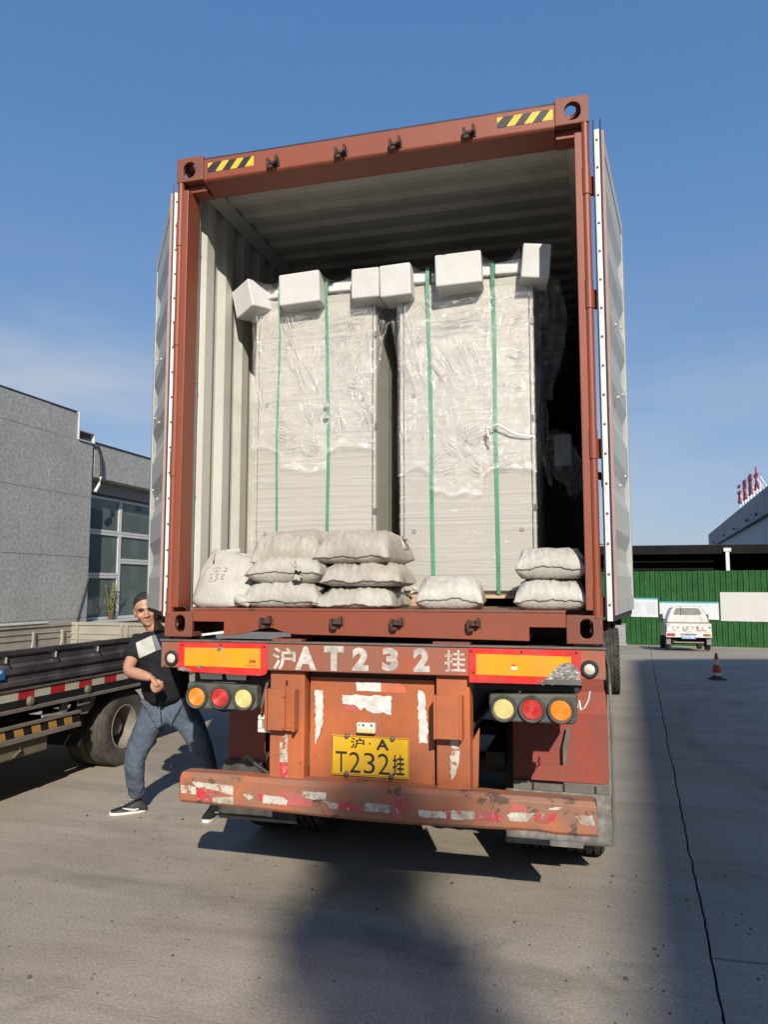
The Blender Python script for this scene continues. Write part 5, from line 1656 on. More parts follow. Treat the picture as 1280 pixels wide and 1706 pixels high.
# ================================================================== LOAD IN THE CONTAINER
FZ = ZB+0.1662          # floor of the box
def cabinets():
    def pallet(x0, x1, y0, y1, label):
        t = root('wooden_pallet', ((x0+x1)/2, (y0+y1)/2, FZ), label, 'pallet')
        zz = FZ+0.0005
        first = build(MB().box(x0, x0+0.10, y0, y1, zz, zz+0.048), 'runner', M['wood'], t, bevel=0.003)
        clone(first, ((x1-x0-0.10)/2, 0, 0)); clone(first, (x1-x0-0.10, 0, 0))
        n = 6
        w = (y1-y0)/n
        f2 = build(MB().box(x0, x1, y0, y0+w-0.02, zz+0.0485, zz+0.070), 'slat', M['wood'], t, bevel=0.002)
        for i in range(1, n):
            clone(f2, (0, w*i, 0))
    def cabinet(x0, x1, yf, label, wrapped=True, seed=0, pads=()):
        z0, z1 = FZ+0.072, 3.685
        y1 = yf+0.72
        t = root('wrapped_cabinet', ((x0+x1)/2, yf+0.36, z0), label, 'cabinet', None)
        build(MB().box(x0, x1, yf+0.03, y1, z0, z1), 'body', M['cab_cream'], t, bevel=0.006)
        # front door sheet with its edge gaps
        g = 0.026
        build(MB().box(x0+g, x1-g, yf, yf+0.0285, z0+0.02, z1-0.01), 'door', M['cab_cream'], t, bevel=0.006)
        for a, b in ((x0, x0+g-0.006), (x1-g+0.006, x1)):
            build(MB().box(a, b, yf+0.006, yf+0.0295, z0, z1), 'edge_profile', M['cab_cream'], t, bevel=0.004)
        if not wrapped:
            return t
        mb = MB()
        for x in (x0+0.09, x1-0.09):
            for z in (2.08, 2.95):
                mb.lathe([(0.0, -0.002), (0.006, -0.002), (0.009, 0.003), (0.013, 0.003), (0.014, 0.0)], (x, yf, z), (0, -1, 0), 12)
        build_each(mb, 'door_lock', M['steel_lip'], t)
        # hinge line pins at the right edge
        mb = MB()
        for z in (3.36, 2.75, 2.2):
            mb.box(x1-0.012, x1+0.008, yf-0.008, yf+0.004, z, z+0.035)
        build_each(mb, 'hinge', M['steel_lip'], t)
        # foam sheet on the top, loose foam pads along its front edge
        build(MB().box(x0+0.01, x1-0.01, yf+0.12, yf+0.70, z1+0.001, z1+0.07), 'foam_sheet', M['foam'], t, bevel=0.012)
        for a, b, h0, h1, tl in pads:
            mb = MB()
            c = [(a, yf-0.028+tl, z1+0.002), (b, yf-0.022, z1+0.002), (b, yf+0.11, z1+0.002), (a, yf+0.11, z1+0.002), (a, yf-0.020+tl, z1+h0), (b, yf-0.012, z1+h1), (b, yf+0.115, z1+h1+0.012), (a, yf+0.115, z1+h0+0.012)]
            v = [mb.bm.verts.new(p) for p in c]
            for q in ((0, 3, 2, 1), (4, 5, 6, 7), (0, 1, 5, 4), (1, 2, 6, 5), (2, 3, 7, 6), (3, 0, 4, 7)):
                mb.bm.faces.new([v[i] for i in q])
            build(mb, 'foam_pad', M['foam'], t, bevel=0.008)
        return t
    A = cabinet(-1.0, -0.150, 0.70, 'left cream cabinet in stretch film under two green straps and white foam', pads=((-0.99, -0.83, 0.065, 0.078, 0.02), (-0.825, -0.50, 0.07, 0.07, 0.01), (-0.475, -0.285, 0.060, 0.095, 0.0), (-0.28, -0.155, 0.07, 0.07, 0.01)))
    B = cabinet(0.012, 0.862, 0.70, 'right cream cabinet in stretch film with two green straps and torn film at its side', pads=((0.018, 0.10, 0.07, 0.07, 0.01), (0.105, 0.196, 0.070, 0.082, -0.004), (0.225, 0.55, 0.06, 0.07, 0.01), (0.552, 0.608, 0.088, 0.094, 0.0), (0.634, 0.80, 0.078, 0.098, -0.006)))
    pallet(-0.99, -0.16, 0.72, 1.40, 'wooden pallet under the left wrapped cabinet')
    pallet(0.02, 0.85, 0.70, 1.40, 'wooden pallet under the right wrapped cabinet with light runner ends')
    cabinet(-0.98, -0.15, 1.62, 'unwrapped cream cabinet in the dark behind the left wrapped cabinet', False)
    cabinet(0.02, 0.84, 1.62, 'unwrapped cream cabinet in the dark behind the right wrapped cabinet', False)
    pallet(-0.97, -0.16, 1.64, 2.32, 'wooden pallet in the dark behind the left wrapped cabinet')
    pallet(0.03, 0.83, 1.64, 2.32, 'wooden pallet in the dark behind the right wrapped cabinet')
    # foam corner blocks held by the film
    def foam(parent, cx, cz, w, h, d, ytop, rz=0, ry=0, rx=0):
        mb = MB().box(-w/2, w/2, -d/2, d/2, -h/2, h/2)
        m = Matrix.Translation((cx, ytop+d/2, cz)) @ Matrix.Rotation(rz, 4, 'Z') @ Matrix.Rotation(ry, 4, 'Y') @ Matrix.Rotation(rx, 4, 'X')
        mb.xform(m)
        build(mb, 'foam_block', M['foam'], parent, bevel=0.012, seg=3)
    foam(A, -1.015, 3.685, 0.20, 0.205, 0.22, 0.60, math.radians(-30), math.radians(-14), math.radians(4))
    foam(A, -0.642, 3.695, 0.285, 0.215, 0.22, 0.575, math.radians(0), math.radians(-2), 0)
    foam(A, -0.190, 3.684, 0.186, 0.200, 0.22, 0.58, 0, 0, 0)
    foam(B, 0.010, 3.682, 0.206, 0.212, 0.22, 0.578, 0, math.radians(-1.5), 0)
    foam(B, 0.415, 3.700, 0.290, 0.212, 0.22, 0.56, math.radians(3), math.radians(-2), math.radians(-3))
    foam(B, 0.882, 3.712, 0.172, 0.215, 0.24, 0.57, math.radians(8), math.radians(5), math.radians(3))
    # green straps: down the front, over the top, and one on a side
    def strap(parent, x, w, yf, z0=FZ+0.074, z1=3.79, dx=0.0, seed=0):
        mb = MB()
        path = [(yf-0.012, z0), (yf-0.010, 2.2), (yf-0.011, 2.9), (yf-0.012, 3.45), (yf-0.036, 3.70), (yf-0.032, z1-0.012), (yf+0.10, z1+0.002), (yf+0.70, z1+0.003)]
        fine = []
        for (a, b), (c, d) in zip(path, path[1:]):
            for k in range(5):
                fine.append((a+(c-a)*k/5, b+(d-b)*k/5))
        fine.append(path[-1])
        def X(z): return x + dx*(z1-z)/2 + 0.011*noise.noise((seed, z*1.3, 2))
        def tw(z): return 0.5*noise.noise((seed, z*1.8, 8))
        V = []
        for y, z in fine:
            c = tw(z)
            V.append([mb.bm.verts.new((X(z)-w/2, y+c*0.008, z)), mb.bm.verts.new((X(z)+w/2, y-c*0.008, z))])
        for P, Q in zip(V, V[1:]):
            mb.bm.faces.new([P[0], P[1], Q[1], Q[0]])
        o = build(mb, 'strap', M['strap'], parent, recalc=False)
        so = o.modifiers.new('sheet', 'SOLIDIFY'); so.thickness = 0.0015
    strap(A, -0.822, 0.014, 0.70, dx=-0.008, seed=1); strap(A, -0.480, 0.021, 0.70, dx=0.012, seed=2)
    strap(B, 0.206, 0.023, 0.70, dx=0.018, seed=3); strap(B, 0.622, 0.023, 0.70, dx=0.006, seed=4)
    for y, w in ((1.02, 0.022),):
        mb = MB()
        P = [(-0.143, z, y+0.02*noise.noise((1, z*1.2, 0))) for z in [FZ+0.08+(3.78-FZ-0.08)*k/30 for k in range(31)]]
        V = [[mb.bm.verts.new((x, yy, z)), mb.bm.verts.new((x, yy+w, z))] for x, z, yy in P]
        for a, b in zip(V, V[1:]):
            mb.bm.faces.new([a[0], a[1], b[1], b[0]])
        o = build(mb, 'strap', M['strap'], A, recalc=False)
        so = o.modifiers.new('sheet', 'SOLIDIFY'); so.thickness = 0.0015
    # buckles
    mb = MB()
    mb.box(-0.495, -0.462, 0.665, 0.672, 2.83, 2.858); mb.box(-0.495, -0.462, 0.665, 0.672, 2.905, 2.93)
    build_each(mb, 'strap_seal', M['chrome'], A, bevel=0.002)
    # rope knot on the right cabinet
    mb = MB()
    mb.tube([(0.57, 0.655, 2.66), (0.60, 0.648, 2.71), (0.64, 0.645, 2.725), (0.67, 0.655, 2.71), (0.72, 0.665, 2.675), (0.78, 0.672, 2.655), (0.86, 0.675, 2.645)], 0.006, 7)
    mb.tube([(0.60, 0.648, 2.71), (0.575, 0.642, 2.70), (0.585, 0.64, 2.65), (0.60, 0.64, 2.62)], 0.008, 7)
    build(mb, 'rope_knot', M['label_white'], B)
    # stretch film
    def film_front(parent, x0, x1, hem, top, y, seed, mat, amp, nu=80, nv=120, dense=True):
        def fn(u, v):
            x = x0+(x1-x0)*u
            hz = hem + 0.13*noise.noise((u*2.3, seed, 0.3)) + 0.035*noise.noise((u*9, seed, 1.3)) - 0.10*(u > 0.24)*(u < 0.62)
            z = hz+(top-hz)*v
            dgl = z*1.0 + x*0.9
            w = noise.noise((x*7, z*2.6, seed)) * 0.5 + noise.noise((x*26+dgl*5, z*9-x*7, seed+3))*0.32 + noise.noise((x*60+z*28, z*24, seed+9))*0.12
            lift = 0.02*max(0, (z-3.35))/0.3
            return (x, y - 0.004 - amp*abs(w) - lift, z)
        mb = MB(); mb.grid(fn, nu, nv)
        build(mb, 'stretch_film', mat, parent, recalc=False)
        # bunched lower hem
        def hm(u, v):
            p = fn(u, 0)
            return (p[0], p[1]-0.004-0.012*abs(noise.noise((u*30, v*3, seed))), p[2]-0.01+0.045*v*(0.4+abs(noise.noise((u*9, seed, 2)))*1.6))
        mb = MB(); mb.grid(hm, 120, 4)
        build(mb, 'film_hem', M['film_dense'], parent, recalc=False)
    film_front(A, -1.008, -0.142, 2.62, 3.60, 0.675, 1.7, M['film'], 0.016)
    film_front(B, 0.004, 0.872, 2.42, 3.60, 0.675, 5.2, M['film'], 0.016)
    # creases standing up in the film, in fans that share a direction
    def creases(parent, x0, x1, zlo, zhi, y, seed, clusters, extra=()):
        rnd = random.Random(seed)
        mb = MB()
        def stroke(cx, cz, ang, ln, w, bend):
            d = Vector((math.cos(ang), math.sin(ang))); nn = Vector((-d.y, d.x))
            rows = []
            k = 5
            for i in range(k+1):
                s = i/k-0.5
                p = Vector((cx, cz)) + d*ln*s + nn*(bend*(s*s-0.25)*4*ln)
                if not (x0 <= p.x <= x1 and zlo <= p.y <= zhi): return
                ww = w*(1-(2*s)**2)*0.9+w*0.1
                h = 0.004+ww*0.8
                a = p+nn*ww*0.5; b = p-nn*ww*0.5
                rows.append([mb.bm.verts.new((a.x, y, a.y)), mb.bm.verts.new((p.x, y-h, p.y)), mb.bm.verts.new((b.x, y, b.y))])
            for A_, B_ in zip(rows, rows[1:]):
                for j in (0, 1):
                    mb.bm.faces.new([A_[j], A_[j+1], B_[j+1], B_[j]])
        W, Hh = x1-x0, zhi-zlo
        todo = list(extra)
        for c in range(clusters):
            z = zlo + Hh*(rnd.random()**0.75)
            x = x0 + W*rnd.random()
            todo.append((x, z, math.radians(rnd.choice((78, 64, 98, 112, 52, 85, 20, 165))+rnd.uniform(-10, 10)), rnd.uniform(0.03, 0.13), rnd.randint(5, 13)))
        for x, z, ang, ln, n in todo:
            nn = Vector((-math.sin(ang), math.cos(ang))); dd = Vector((math.cos(ang), math.sin(ang)))
            off = 0
            for i in range(n):
                off += rnd.uniform(0.006, 0.020)
                q = Vector((x, z)) + nn*(off-n*0.0065) + dd*rnd.gauss(0, ln*0.25)
                stroke(q.x, q.y, ang+rnd.gauss(0, 0.10), ln*rnd.uniform(0.5, 1.4), rnd.choice((0.0025, 0.003, 0.004, 0.006, 0.008)), rnd.gauss(0, 0.06))
        for i in range(clusters*9):     # stray short nicks
            stroke(x0+W*rnd.random(), zlo+Hh*rnd.random()**0.8, rnd.uniform(0, PI), rnd.uniform(0.010, 0.035), rnd.uniform(0.002, 0.005), rnd.gauss(0, 0.1))
        o = build(mb, 'film_crease', M['film_crease'], parent, recalc=False)
        o['kind'] = 'stuff'
    creases(A, -1.00, -0.150, 2.58, 3.60, 0.664, 5, 20, ((-0.24, 3.42, 1.45, 0.12, 16), (-0.22, 3.25, 1.2, 0.16, 14), (-0.66, 3.22, 2.0, 0.20, 11), (-0.95, 3.36, 1.75, 0.16, 9), (-0.96, 3.1, 1.6, 0.22, 6), (-0.42, 2.86, 1.3, 0.10, 12), (-0.70, 2.70, 0.3, 0.09, 12), (-0.56, 2.66, 2.8, 0.08, 10), (-0.36, 3.40, 0.15, 0.16, 9), (-0.30, 3.50, 0.2, 0.2, 7)))
    creases(B, 0.012, 0.864, 2.42, 3.60, 0.664, 9, 24, ((0.07, 3.36, 1.8, 0.20, 10), (0.10, 3.12, 1.9, 0.20, 9), (0.33, 3.14, 2.1, 0.16, 10), (0.48, 3.20, 1.9, 0.14, 9), (0.74, 3.30, 1.2, 0.10, 14), (0.78, 3.20, 2.6, 0.08, 9), (0.42, 2.62, 2.2, 0.10, 12), (0.50, 2.66, 1.2, 0.12, 9), (0.30, 2.50, 0.4, 0.10, 11), (0.52, 2.48, 2.7, 0.08, 10), (0.15, 2.72, 1.3, 0.12, 9), (0.40, 3.42, 0.12, 0.22, 8), (0.60, 2.95, 1.5, 0.2, 5)))
    # film edges drawn tight across the fronts
    for par, pts_ in ((A, [(-1.0, 3.43), (-0.7, 3.44), (-0.45, 3.47), (-0.145, 3.55)]), (A, [(-0.46, 3.20), (-0.30, 3.06), (-0.145, 2.96)]), (A, [(-1.0, 2.44), (-0.93, 2.452), (-0.88, 2.43), (-0.81, 2.445)]), (B, [(0.01, 3.44), (0.25, 3.42), (0.50, 3.46), (0.868, 3.58)]), (B, [(0.24, 3.10), (0.42, 3.12), (0.60, 3.10)]), (B, [(0.30, 3.23), (0.55, 3.26), (0.868, 3.42)])):
        q = []
        for (a, b), (c, d) in zip(pts_, pts_[1:]):
            for k in range(6):
                q.append(Vector((a+(c-a)*k/6, 0.661, b+(d-b)*k/6+0.004*noise.noise((a*9+k, b, 3)))))
        q.append(Vector((pts_[-1][0], 0.661, pts_[-1][1])))
        build(MB().tube(q, 0.0022, 5), 'film_edge', M['film_dense'], par)
    def tight(parent, x0, x1, seed):
        def fn(u, v):
            x = x0+(x1-x0)*u; z = FZ+0.10+(3.4-FZ-0.10)*v
            return (x, 0.693-0.0025*noise.noise((x*1.5, z*26+x*1.5, seed)), z)
        mb = MB(); mb.grid(fn, 24, 150)
        build(mb, 'stretch_film', M['film_tight'], parent, recalc=False)
    tight(A, -1.004, -0.146, 2.2); tight(B, 0.008, 0.868, 6.1)
    def side_film(parent, x, out, y0, y1, z0, z1, seed, amp=0.03):
        def fn(u, v):
            y = y0+(y1-y0)*u; z = z0+0.2*noise.noise((u*3, seed, 0))+(z1-z0)*v
            w = noise.noise((y*6, z*3, seed))*0.6+noise.noise((y*20, z*9, seed+2))*0.3
            return (x+out*(0.004+amp*abs(w)), y, z)
        mb = MB(); mb.grid(fn, 24, 60)
        build(mb, 'stretch_film', M['film'], parent, recalc=False)
    side_film(A, -0.145, 1, 0.70, 1.40, 2.4, 3.66, 3.1, 0.02)
    side_film(A, -1.004, -1, 0.70, 1.40, 2.6, 3.62, 4.4, 0.012)
    side_film(B, 0.868, 1, 0.70, 1.40, 2.3, 3.66, 8.8, 0.04)
    # slack film slung from block to block
    def drape(parent, a, b, sag, low, seed):
        a, b = Vector(a), Vector(b)
        def fn(u, v):
            p = a.lerp(b, u)
            zt = p.z - sag*4*u*(1-u)
            yy = p.y + (0.668-p.y)*(1-v)**0.5 + 0.012*noise.noise((u*6, v*5, seed))
            return (p.x, yy, low+(zt-low)*v)
        mb = MB(); mb.grid(fn, 18, 14)
        build(mb, 'stretch_film', M['film'], parent, recalc=False)
    drape(A, (-0.955, 0.65, 3.79), (-0.79, 0.60, 3.77), 0.02, 3.64, 1)
    drape(A, (-0.50, 0.60, 3.79), (-0.285, 0.60, 3.76), 0.05, 3.62, 2)
    drape(B, (0.115, 0.60, 3.78), (0.268, 0.58, 3.72), 0.03, 3.62, 3)
    drape(B, (0.562, 0.59, 3.80), (0.80, 0.60, 3.82), 0.09, 3.62, 4)
    # gap between the cabinets bridged by film under the two middle blocks
    def bridge(x0, x1, z0, z1, y, seed, parent, pw):
        def fn(u, v):
            k = abs(2*u-1)**pw
            z = z1-(z1-z0)*v*(0.25+0.75*k)
            return (x0+(x1-x0)*u, y+0.05*(1-k)+0.01*noise.noise((u*6, v*8, seed)), z)
        mb = MB(); mb.grid(fn, 20, 20)
        build(mb, 'stretch_film', M['film'], parent, recalc=False)
    bridge(-0.148, 0.010, 3.05, 3.60, 0.70, 2, A, 1.5)
    # torn film hanging at the right side of the right cabinet
    def wisp(pts, w, seed):
        pts = [Vector(p) for p in pts]
        def fn(u, v):
            k = u*(len(pts)-1); i = min(int(k), len(pts)-2)
            p = pts[i].lerp(pts[i+1], k-i)
            s = (v-0.5)*w*(0.4+math.sin(PI*min(1, u*1.1)))
            return (p.x+s+0.02*noise.noise((u*8, v*4, seed)), p.y+0.10*(v-0.5)+0.03*noise.noise((u*6, v*7, seed+1)), p.z+0.04*noise.noise((u*9, v*3, seed+2)))
        mb = MB(); mb.grid(fn, 30, 10)
        build(mb, 'torn_film', M['film'], B, recalc=False)
    wisp([(0.93, 0.64, 3.72), (0.97, 0.78, 3.52), (0.96, 0.85, 3.2), (0.94, 0.8, 2.9)], 0.14, 1)
    wisp([(0.88, 0.75, 3.1), (0.91, 0.74, 2.8), (0.90, 0.74, 2.55), (0.95, 0.75, 2.35)], 0.05, 4)
    wisp([(0.99, 0.90, 2.72), (1.03, 0.92, 2.5), (1.09, 0.95, 2.30)], 0.16, 7)
    # white foam block in the dark, on top of a rear cabinet
    t = build(MB().box(0.93, 1.06, 1.75, 1.95, 2.62, 2.86), 'foam_block', M['foam'], B, bevel=0.012)
cabinets()

# ---- sand sacks along the sill
def sack(label, x0, x1, z0, z1, depth, seed, mat, yc=None, tilt=0.0, neck=None, rz=0.0, seam=0.42, kind='flat', group=None):
    w, h = x1-x0, z1-z0
    cx = (x0+x1)/2
    cy = yc if yc is not None else 0.03+depth/2
    t = root('sand_sack', (cx, cy, z0), label, 'sack', 'woven sacks along the container sill')
    N = 40
    def shape(u, v, top):
        # u across, v front to back, both -1..1
        e = max(0.0, 1-abs(u)**4.6)**0.46 * max(0.0, 1-abs(v)**3.6)**0.50
        # rounded outline with pulled corners
        ox = u*(1-0.055*(1-v*v)*(abs(u)**3) + 0.03*noise.noise((v*2, seed, 3)))
        oy = v*(1-0.05*(1-u*u)*(abs(v)**3) + 0.03*noise.noise((u*2, seed, 5)))
        zs = h*seam*0.72*(1-0.25*u*u) + 0.016*noise.noise((u*2.2, v*2.2, seed+7))
        front = max(0, -v)**3
        zs = zs*(1-0.0*front)
        lump = 1+0.22*noise.noise((u*1.7, v*1.7, seed)) + 0.07*noise.noise((u*4, v*4, seed+1))
        edge = max(abs(u), abs(v))
        fk = (0.25+edge)*(1-max(0, (edge-0.86)/0.14)**1.5)
        fold = 0.015*noise.noise((u*9+v*2, v*4.5+u*1.5, seed+11))*fk + 0.010*noise.noise((u*22+v*5, v*8, seed+17))*fk*edge
        if top:
            z = zs + (h-zs)*e*lump*1.0 + fold*min(1, e*2+0.1)
            z = min(z, h*(0.985+0.03*noise.noise((u*3, v*3, seed+4)))) if e > 0.5 else z
        else:
            z = zs*(1-min(1, e*1.45)) + fold*0.4*min(1, e)
            z = max(0.0, z)
        return Vector((ox*w/2, oy*depth/2, z))
    mb = MB()
    T_ = mb.grid(lambda a, b: shape(2*a-1, 2*b-1, True), N, N)
    B_ = mb.grid(lambda a, b: shape(2*a-1, 2*b-1, False), N, N)
    m = Matrix.Translation((cx, cy, z0)) @ Matrix.Rotation(rz, 4, 'Z') @ Matrix.Rotation(tilt, 4, 'X')
    bmesh.ops.remove_doubles(mb.bm, verts=mb.bm.verts, dist=0.0008)
    mb.xform(m)
    build(mb, 'sack_body', mat, t, smooth=True)
    # hem along the front edge
    mb = MB()
    pts = []
    for i in range(25):
        u = -0.97+1.94*i/24
        p = shape(u, -1, True)
        pts.append(m @ Vector((p.x, p.y-0.004, p.z+0.002*math.sin(i*2.1))))
    mb.tube(pts, 0.0030, 6)
    build(mb, 'hem', M['sack_seam'], t)
    # gathered neck with a tie
    if neck:
        nx, ny, nz, dx, dy, dz = neck
        c = Vector((nx, ny, nz)); d = Vector((dx, dy, dz)).normalized()
        a = d.orthogonal().normalized(); b = d.cross(a)
        mb = MB()
        def fn(u, v):
            ang = 2*PI*u
            r = (0.030*(1-v/0.45)+0.010 if v < 0.45 else 0.010+0.018*(v-0.45)/0.55)
            r *= 1+0.30*math.sin(ang*6+seed)*(0.25+abs(v-0.45)*0.8)
            q = c + d*(v*0.075) + (a*math.cos(ang)+b*math.sin(ang))*r
            return q + Vector((0, 0, -0.05*max(0, v-0.5)))
        mb.grid(fn, 42, 10)
        build(mb, 'sack_neck', mat, t, recalc=False)
        build(MB().lathe([(0.011, -0.004), (0.0135, 0.0), (0.011, 0.004)], c+d*0.034, d, 12), 'tie', M['sack_seam'], t)
    return t
sack('bottom grey white sack of the left stack of three', -0.765, -0.290, FZ, 1.778, 0.52, 3, M['sack'], seam=0.36)
sack('middle sack of the left stack with its gathered tie facing out', -0.745, -0.268, 1.758, 1.918, 0.50, 8, M['sack'], yc=0.30, rz=math.radians(-3), seam=0.55, neck=(-0.43, 0.085, 1.85, 0.25, -0.9, -0.35))
sack('top pale sack of the left stack leaning on the left cabinet', -0.765, -0.335, 1.885, 2.075, 0.46, 13, M['sack_brown'], yc=0.36, tilt=math.radians(9), rz=math.radians(4), seam=0.30)
sack('bottom pale sack of the middle stack next to the pallet end', -0.335, 0.135, FZ, 1.745, 0.50, 19, M['sack'], seam=0.22)
sack('middle pinkish stained sack of the middle stack of three', -0.300, 0.165, 1.738, 1.880, 0.50, 23, M['sack_brown'], yc=0.29, rz=math.radians(3), seam=0.30)
sack('top bulging sack of the middle stack with its knot at the right', -0.338, 0.125, 1.868, 2.062, 0.48, 29, M['sack_brown'], yc=0.32, rz=math.radians(-5), seam=0.28, neck=(0.09, 0.40, 1.98, 0.6, -0.2, 0.9))
sack('single white sack lying alone with its gathered neck at the left', 0.235, 0.600, FZ, 1.795, 0.44, 31, M['sack_white'], yc=0.27, rz=math.radians(5), seam=0.40, neck=(0.275, 0.16, 1.70, -0.8, -0.25, 0.45))
sack('lower white sack of the pair at the right post', 0.778, 1.150, FZ, 1.785, 0.46, 37, M['sack_white'], yc=0.27, seam=0.45)
sack('upper white sack of the pair at the right post with tied end', 0.785, 1.148, 1.778, 1.945, 0.42, 41, M['sack_white'], yc=0.27, seam=0.48, neck=(1.085, 0.25, 1.86, 0.75, 0, 0.5))

def standing_sack():
    t = root('sand_sack', (-0.93, 0.30, FZ), 'plump upright sack with scribbled marks at the left post', 'sack', 'woven sacks along the container sill')
    N = 44
    H = 0.335
    def fn(a, b):
        ang = 2*PI*a; v = b
        wx = 0.205*(1-0.30*v**1.4)*(1+0.05*math.sin(v*3)); wy = 0.17*(1-0.42*v)
        if v < 0.10: k = 0.86+0.14*(v/0.10)**0.5
        elif v > 0.86: k = max(0.0, 1-((v-0.86)/0.14)**2.2)
        else: k = 1
        c, s = math.cos(ang), math.sin(ang)
        e = 2/3.2
        x = wx*k*math.copysign(abs(c)**e, c); y = wy*k*math.copysign(abs(s)**e, s)
        f = 0.012*noise.noise((c*3, s*3+v*1.5, 2.2+v*3)) + 0.006*noise.noise((c*9, s*9, v*9))
        z = H*(v if v < 0.86 else 0.86+0.14*((v-0.86)/0.14)**0.6*0.9) + 0.02*c*(v > 0.5)*(-1) + f
        return Vector((-0.935+x*(1+f*2)+0.02*v, 0.235+y*(1+f*4)+0.10*v*v, FZ+max(0.001, z)))
    mb = MB(); mb.grid(fn, N, 26)
    bmesh.ops.remove_doubles(mb.bm, verts=mb.bm.verts, dist=0.0006)
    b0 = [v for v in mb.bm.verts if v.co.z < FZ+0.006]
    o = build(mb, 'sack_body', M['sack_white'], t, smooth=True)
    # tied ears and tag
    mb = MB()
    mb.tube([(-1.03, 0.30, FZ+0.295), (-1.045, 0.28, FZ+0.325), (-1.06, 0.27, FZ+0.34)], [0.016, 0.010, 0.018], 8)
    mb.tube([(-0.84, 0.30, FZ+0.270), (-0.79, 0.27, FZ+0.272), (-0.755, 0.26, FZ+0.268)], [0.016, 0.010, 0.016], 8)
    build(mb, 'sack_ear', M['sack_white'], t)
    build(MB().tube([(-1.045, 0.275, FZ+0.325), (-1.02, 0.20, FZ+0.315), (-1.0, 0.15, FZ+0.275)], 0.006, 6), 'tie', M['sack_white'], t)
    build(MB().tube([(-0.80, 0.08, FZ+0.05), (-0.75, 0.05, FZ+0.035), (-0.715, 0.05, FZ+0.012)], [0.03, 0.028, 0.012], 10), 'sack_corner', M['sack_white'], t)
    # scribbled marks, written straight on the weave
    from mathutils.bvhtree import BVHTree
    off = WL[o.name]
    bv = BVHTree.FromPolygons([v.co+off for v in o.data.vertices], [tuple(p.vertices) for p in o.data.polygons])
    rows = [[[(0, 0), (.03, .012), (.055, .006)], [(.012, -.012), (.05, -.008)], [(.03, .02), (.026, -.02)], [(.07, .01), (.10, .004), (.075, -.014), (.105, -.012)], [(.085, .02), (.09, -.02)]],
            [[(-.01, -.03), (.012, -.026), (.0, -.048), (.014, -.052), (-.008, -.062)], [(.030, -.028), (.05, -.026), (.036, -.042), (.052, -.05), (.030, -.064)], [(.036, -.026), (.032, -.045)], [(.070, -.028), (.092, -.034), (.072, -.046), (.090, -.06), (.068, -.058)], [(.072, -.03), (.07, -.062)], [(-.012, -.072), (.03, -.070), (.045, -.062)]]]
    mb = MB()
    for row in rows:
        for st in row:
            pts = []
            for (a, b), (c, d) in zip(st, st[1:]):
                for k in range(5):
                    pts.append((a+(c-a)*k/5, b+(d-b)*k/5))
            pts.append(st[-1])
            q = []
            for a, b in pts:
                hit = bv.ray_cast(Vector((-1.005+a, -0.3, FZ+0.222+b)), Vector((0, 1, 0)))
                if hit[0] is not None:
                    q.append(hit[0]+Vector((0, -0.0015, 0)))
            if len(q) > 2:
                mb.tube(q, 0.0010, 5)
    build(mb, 'pen_mark', M['scribble'], t)
standing_sack()

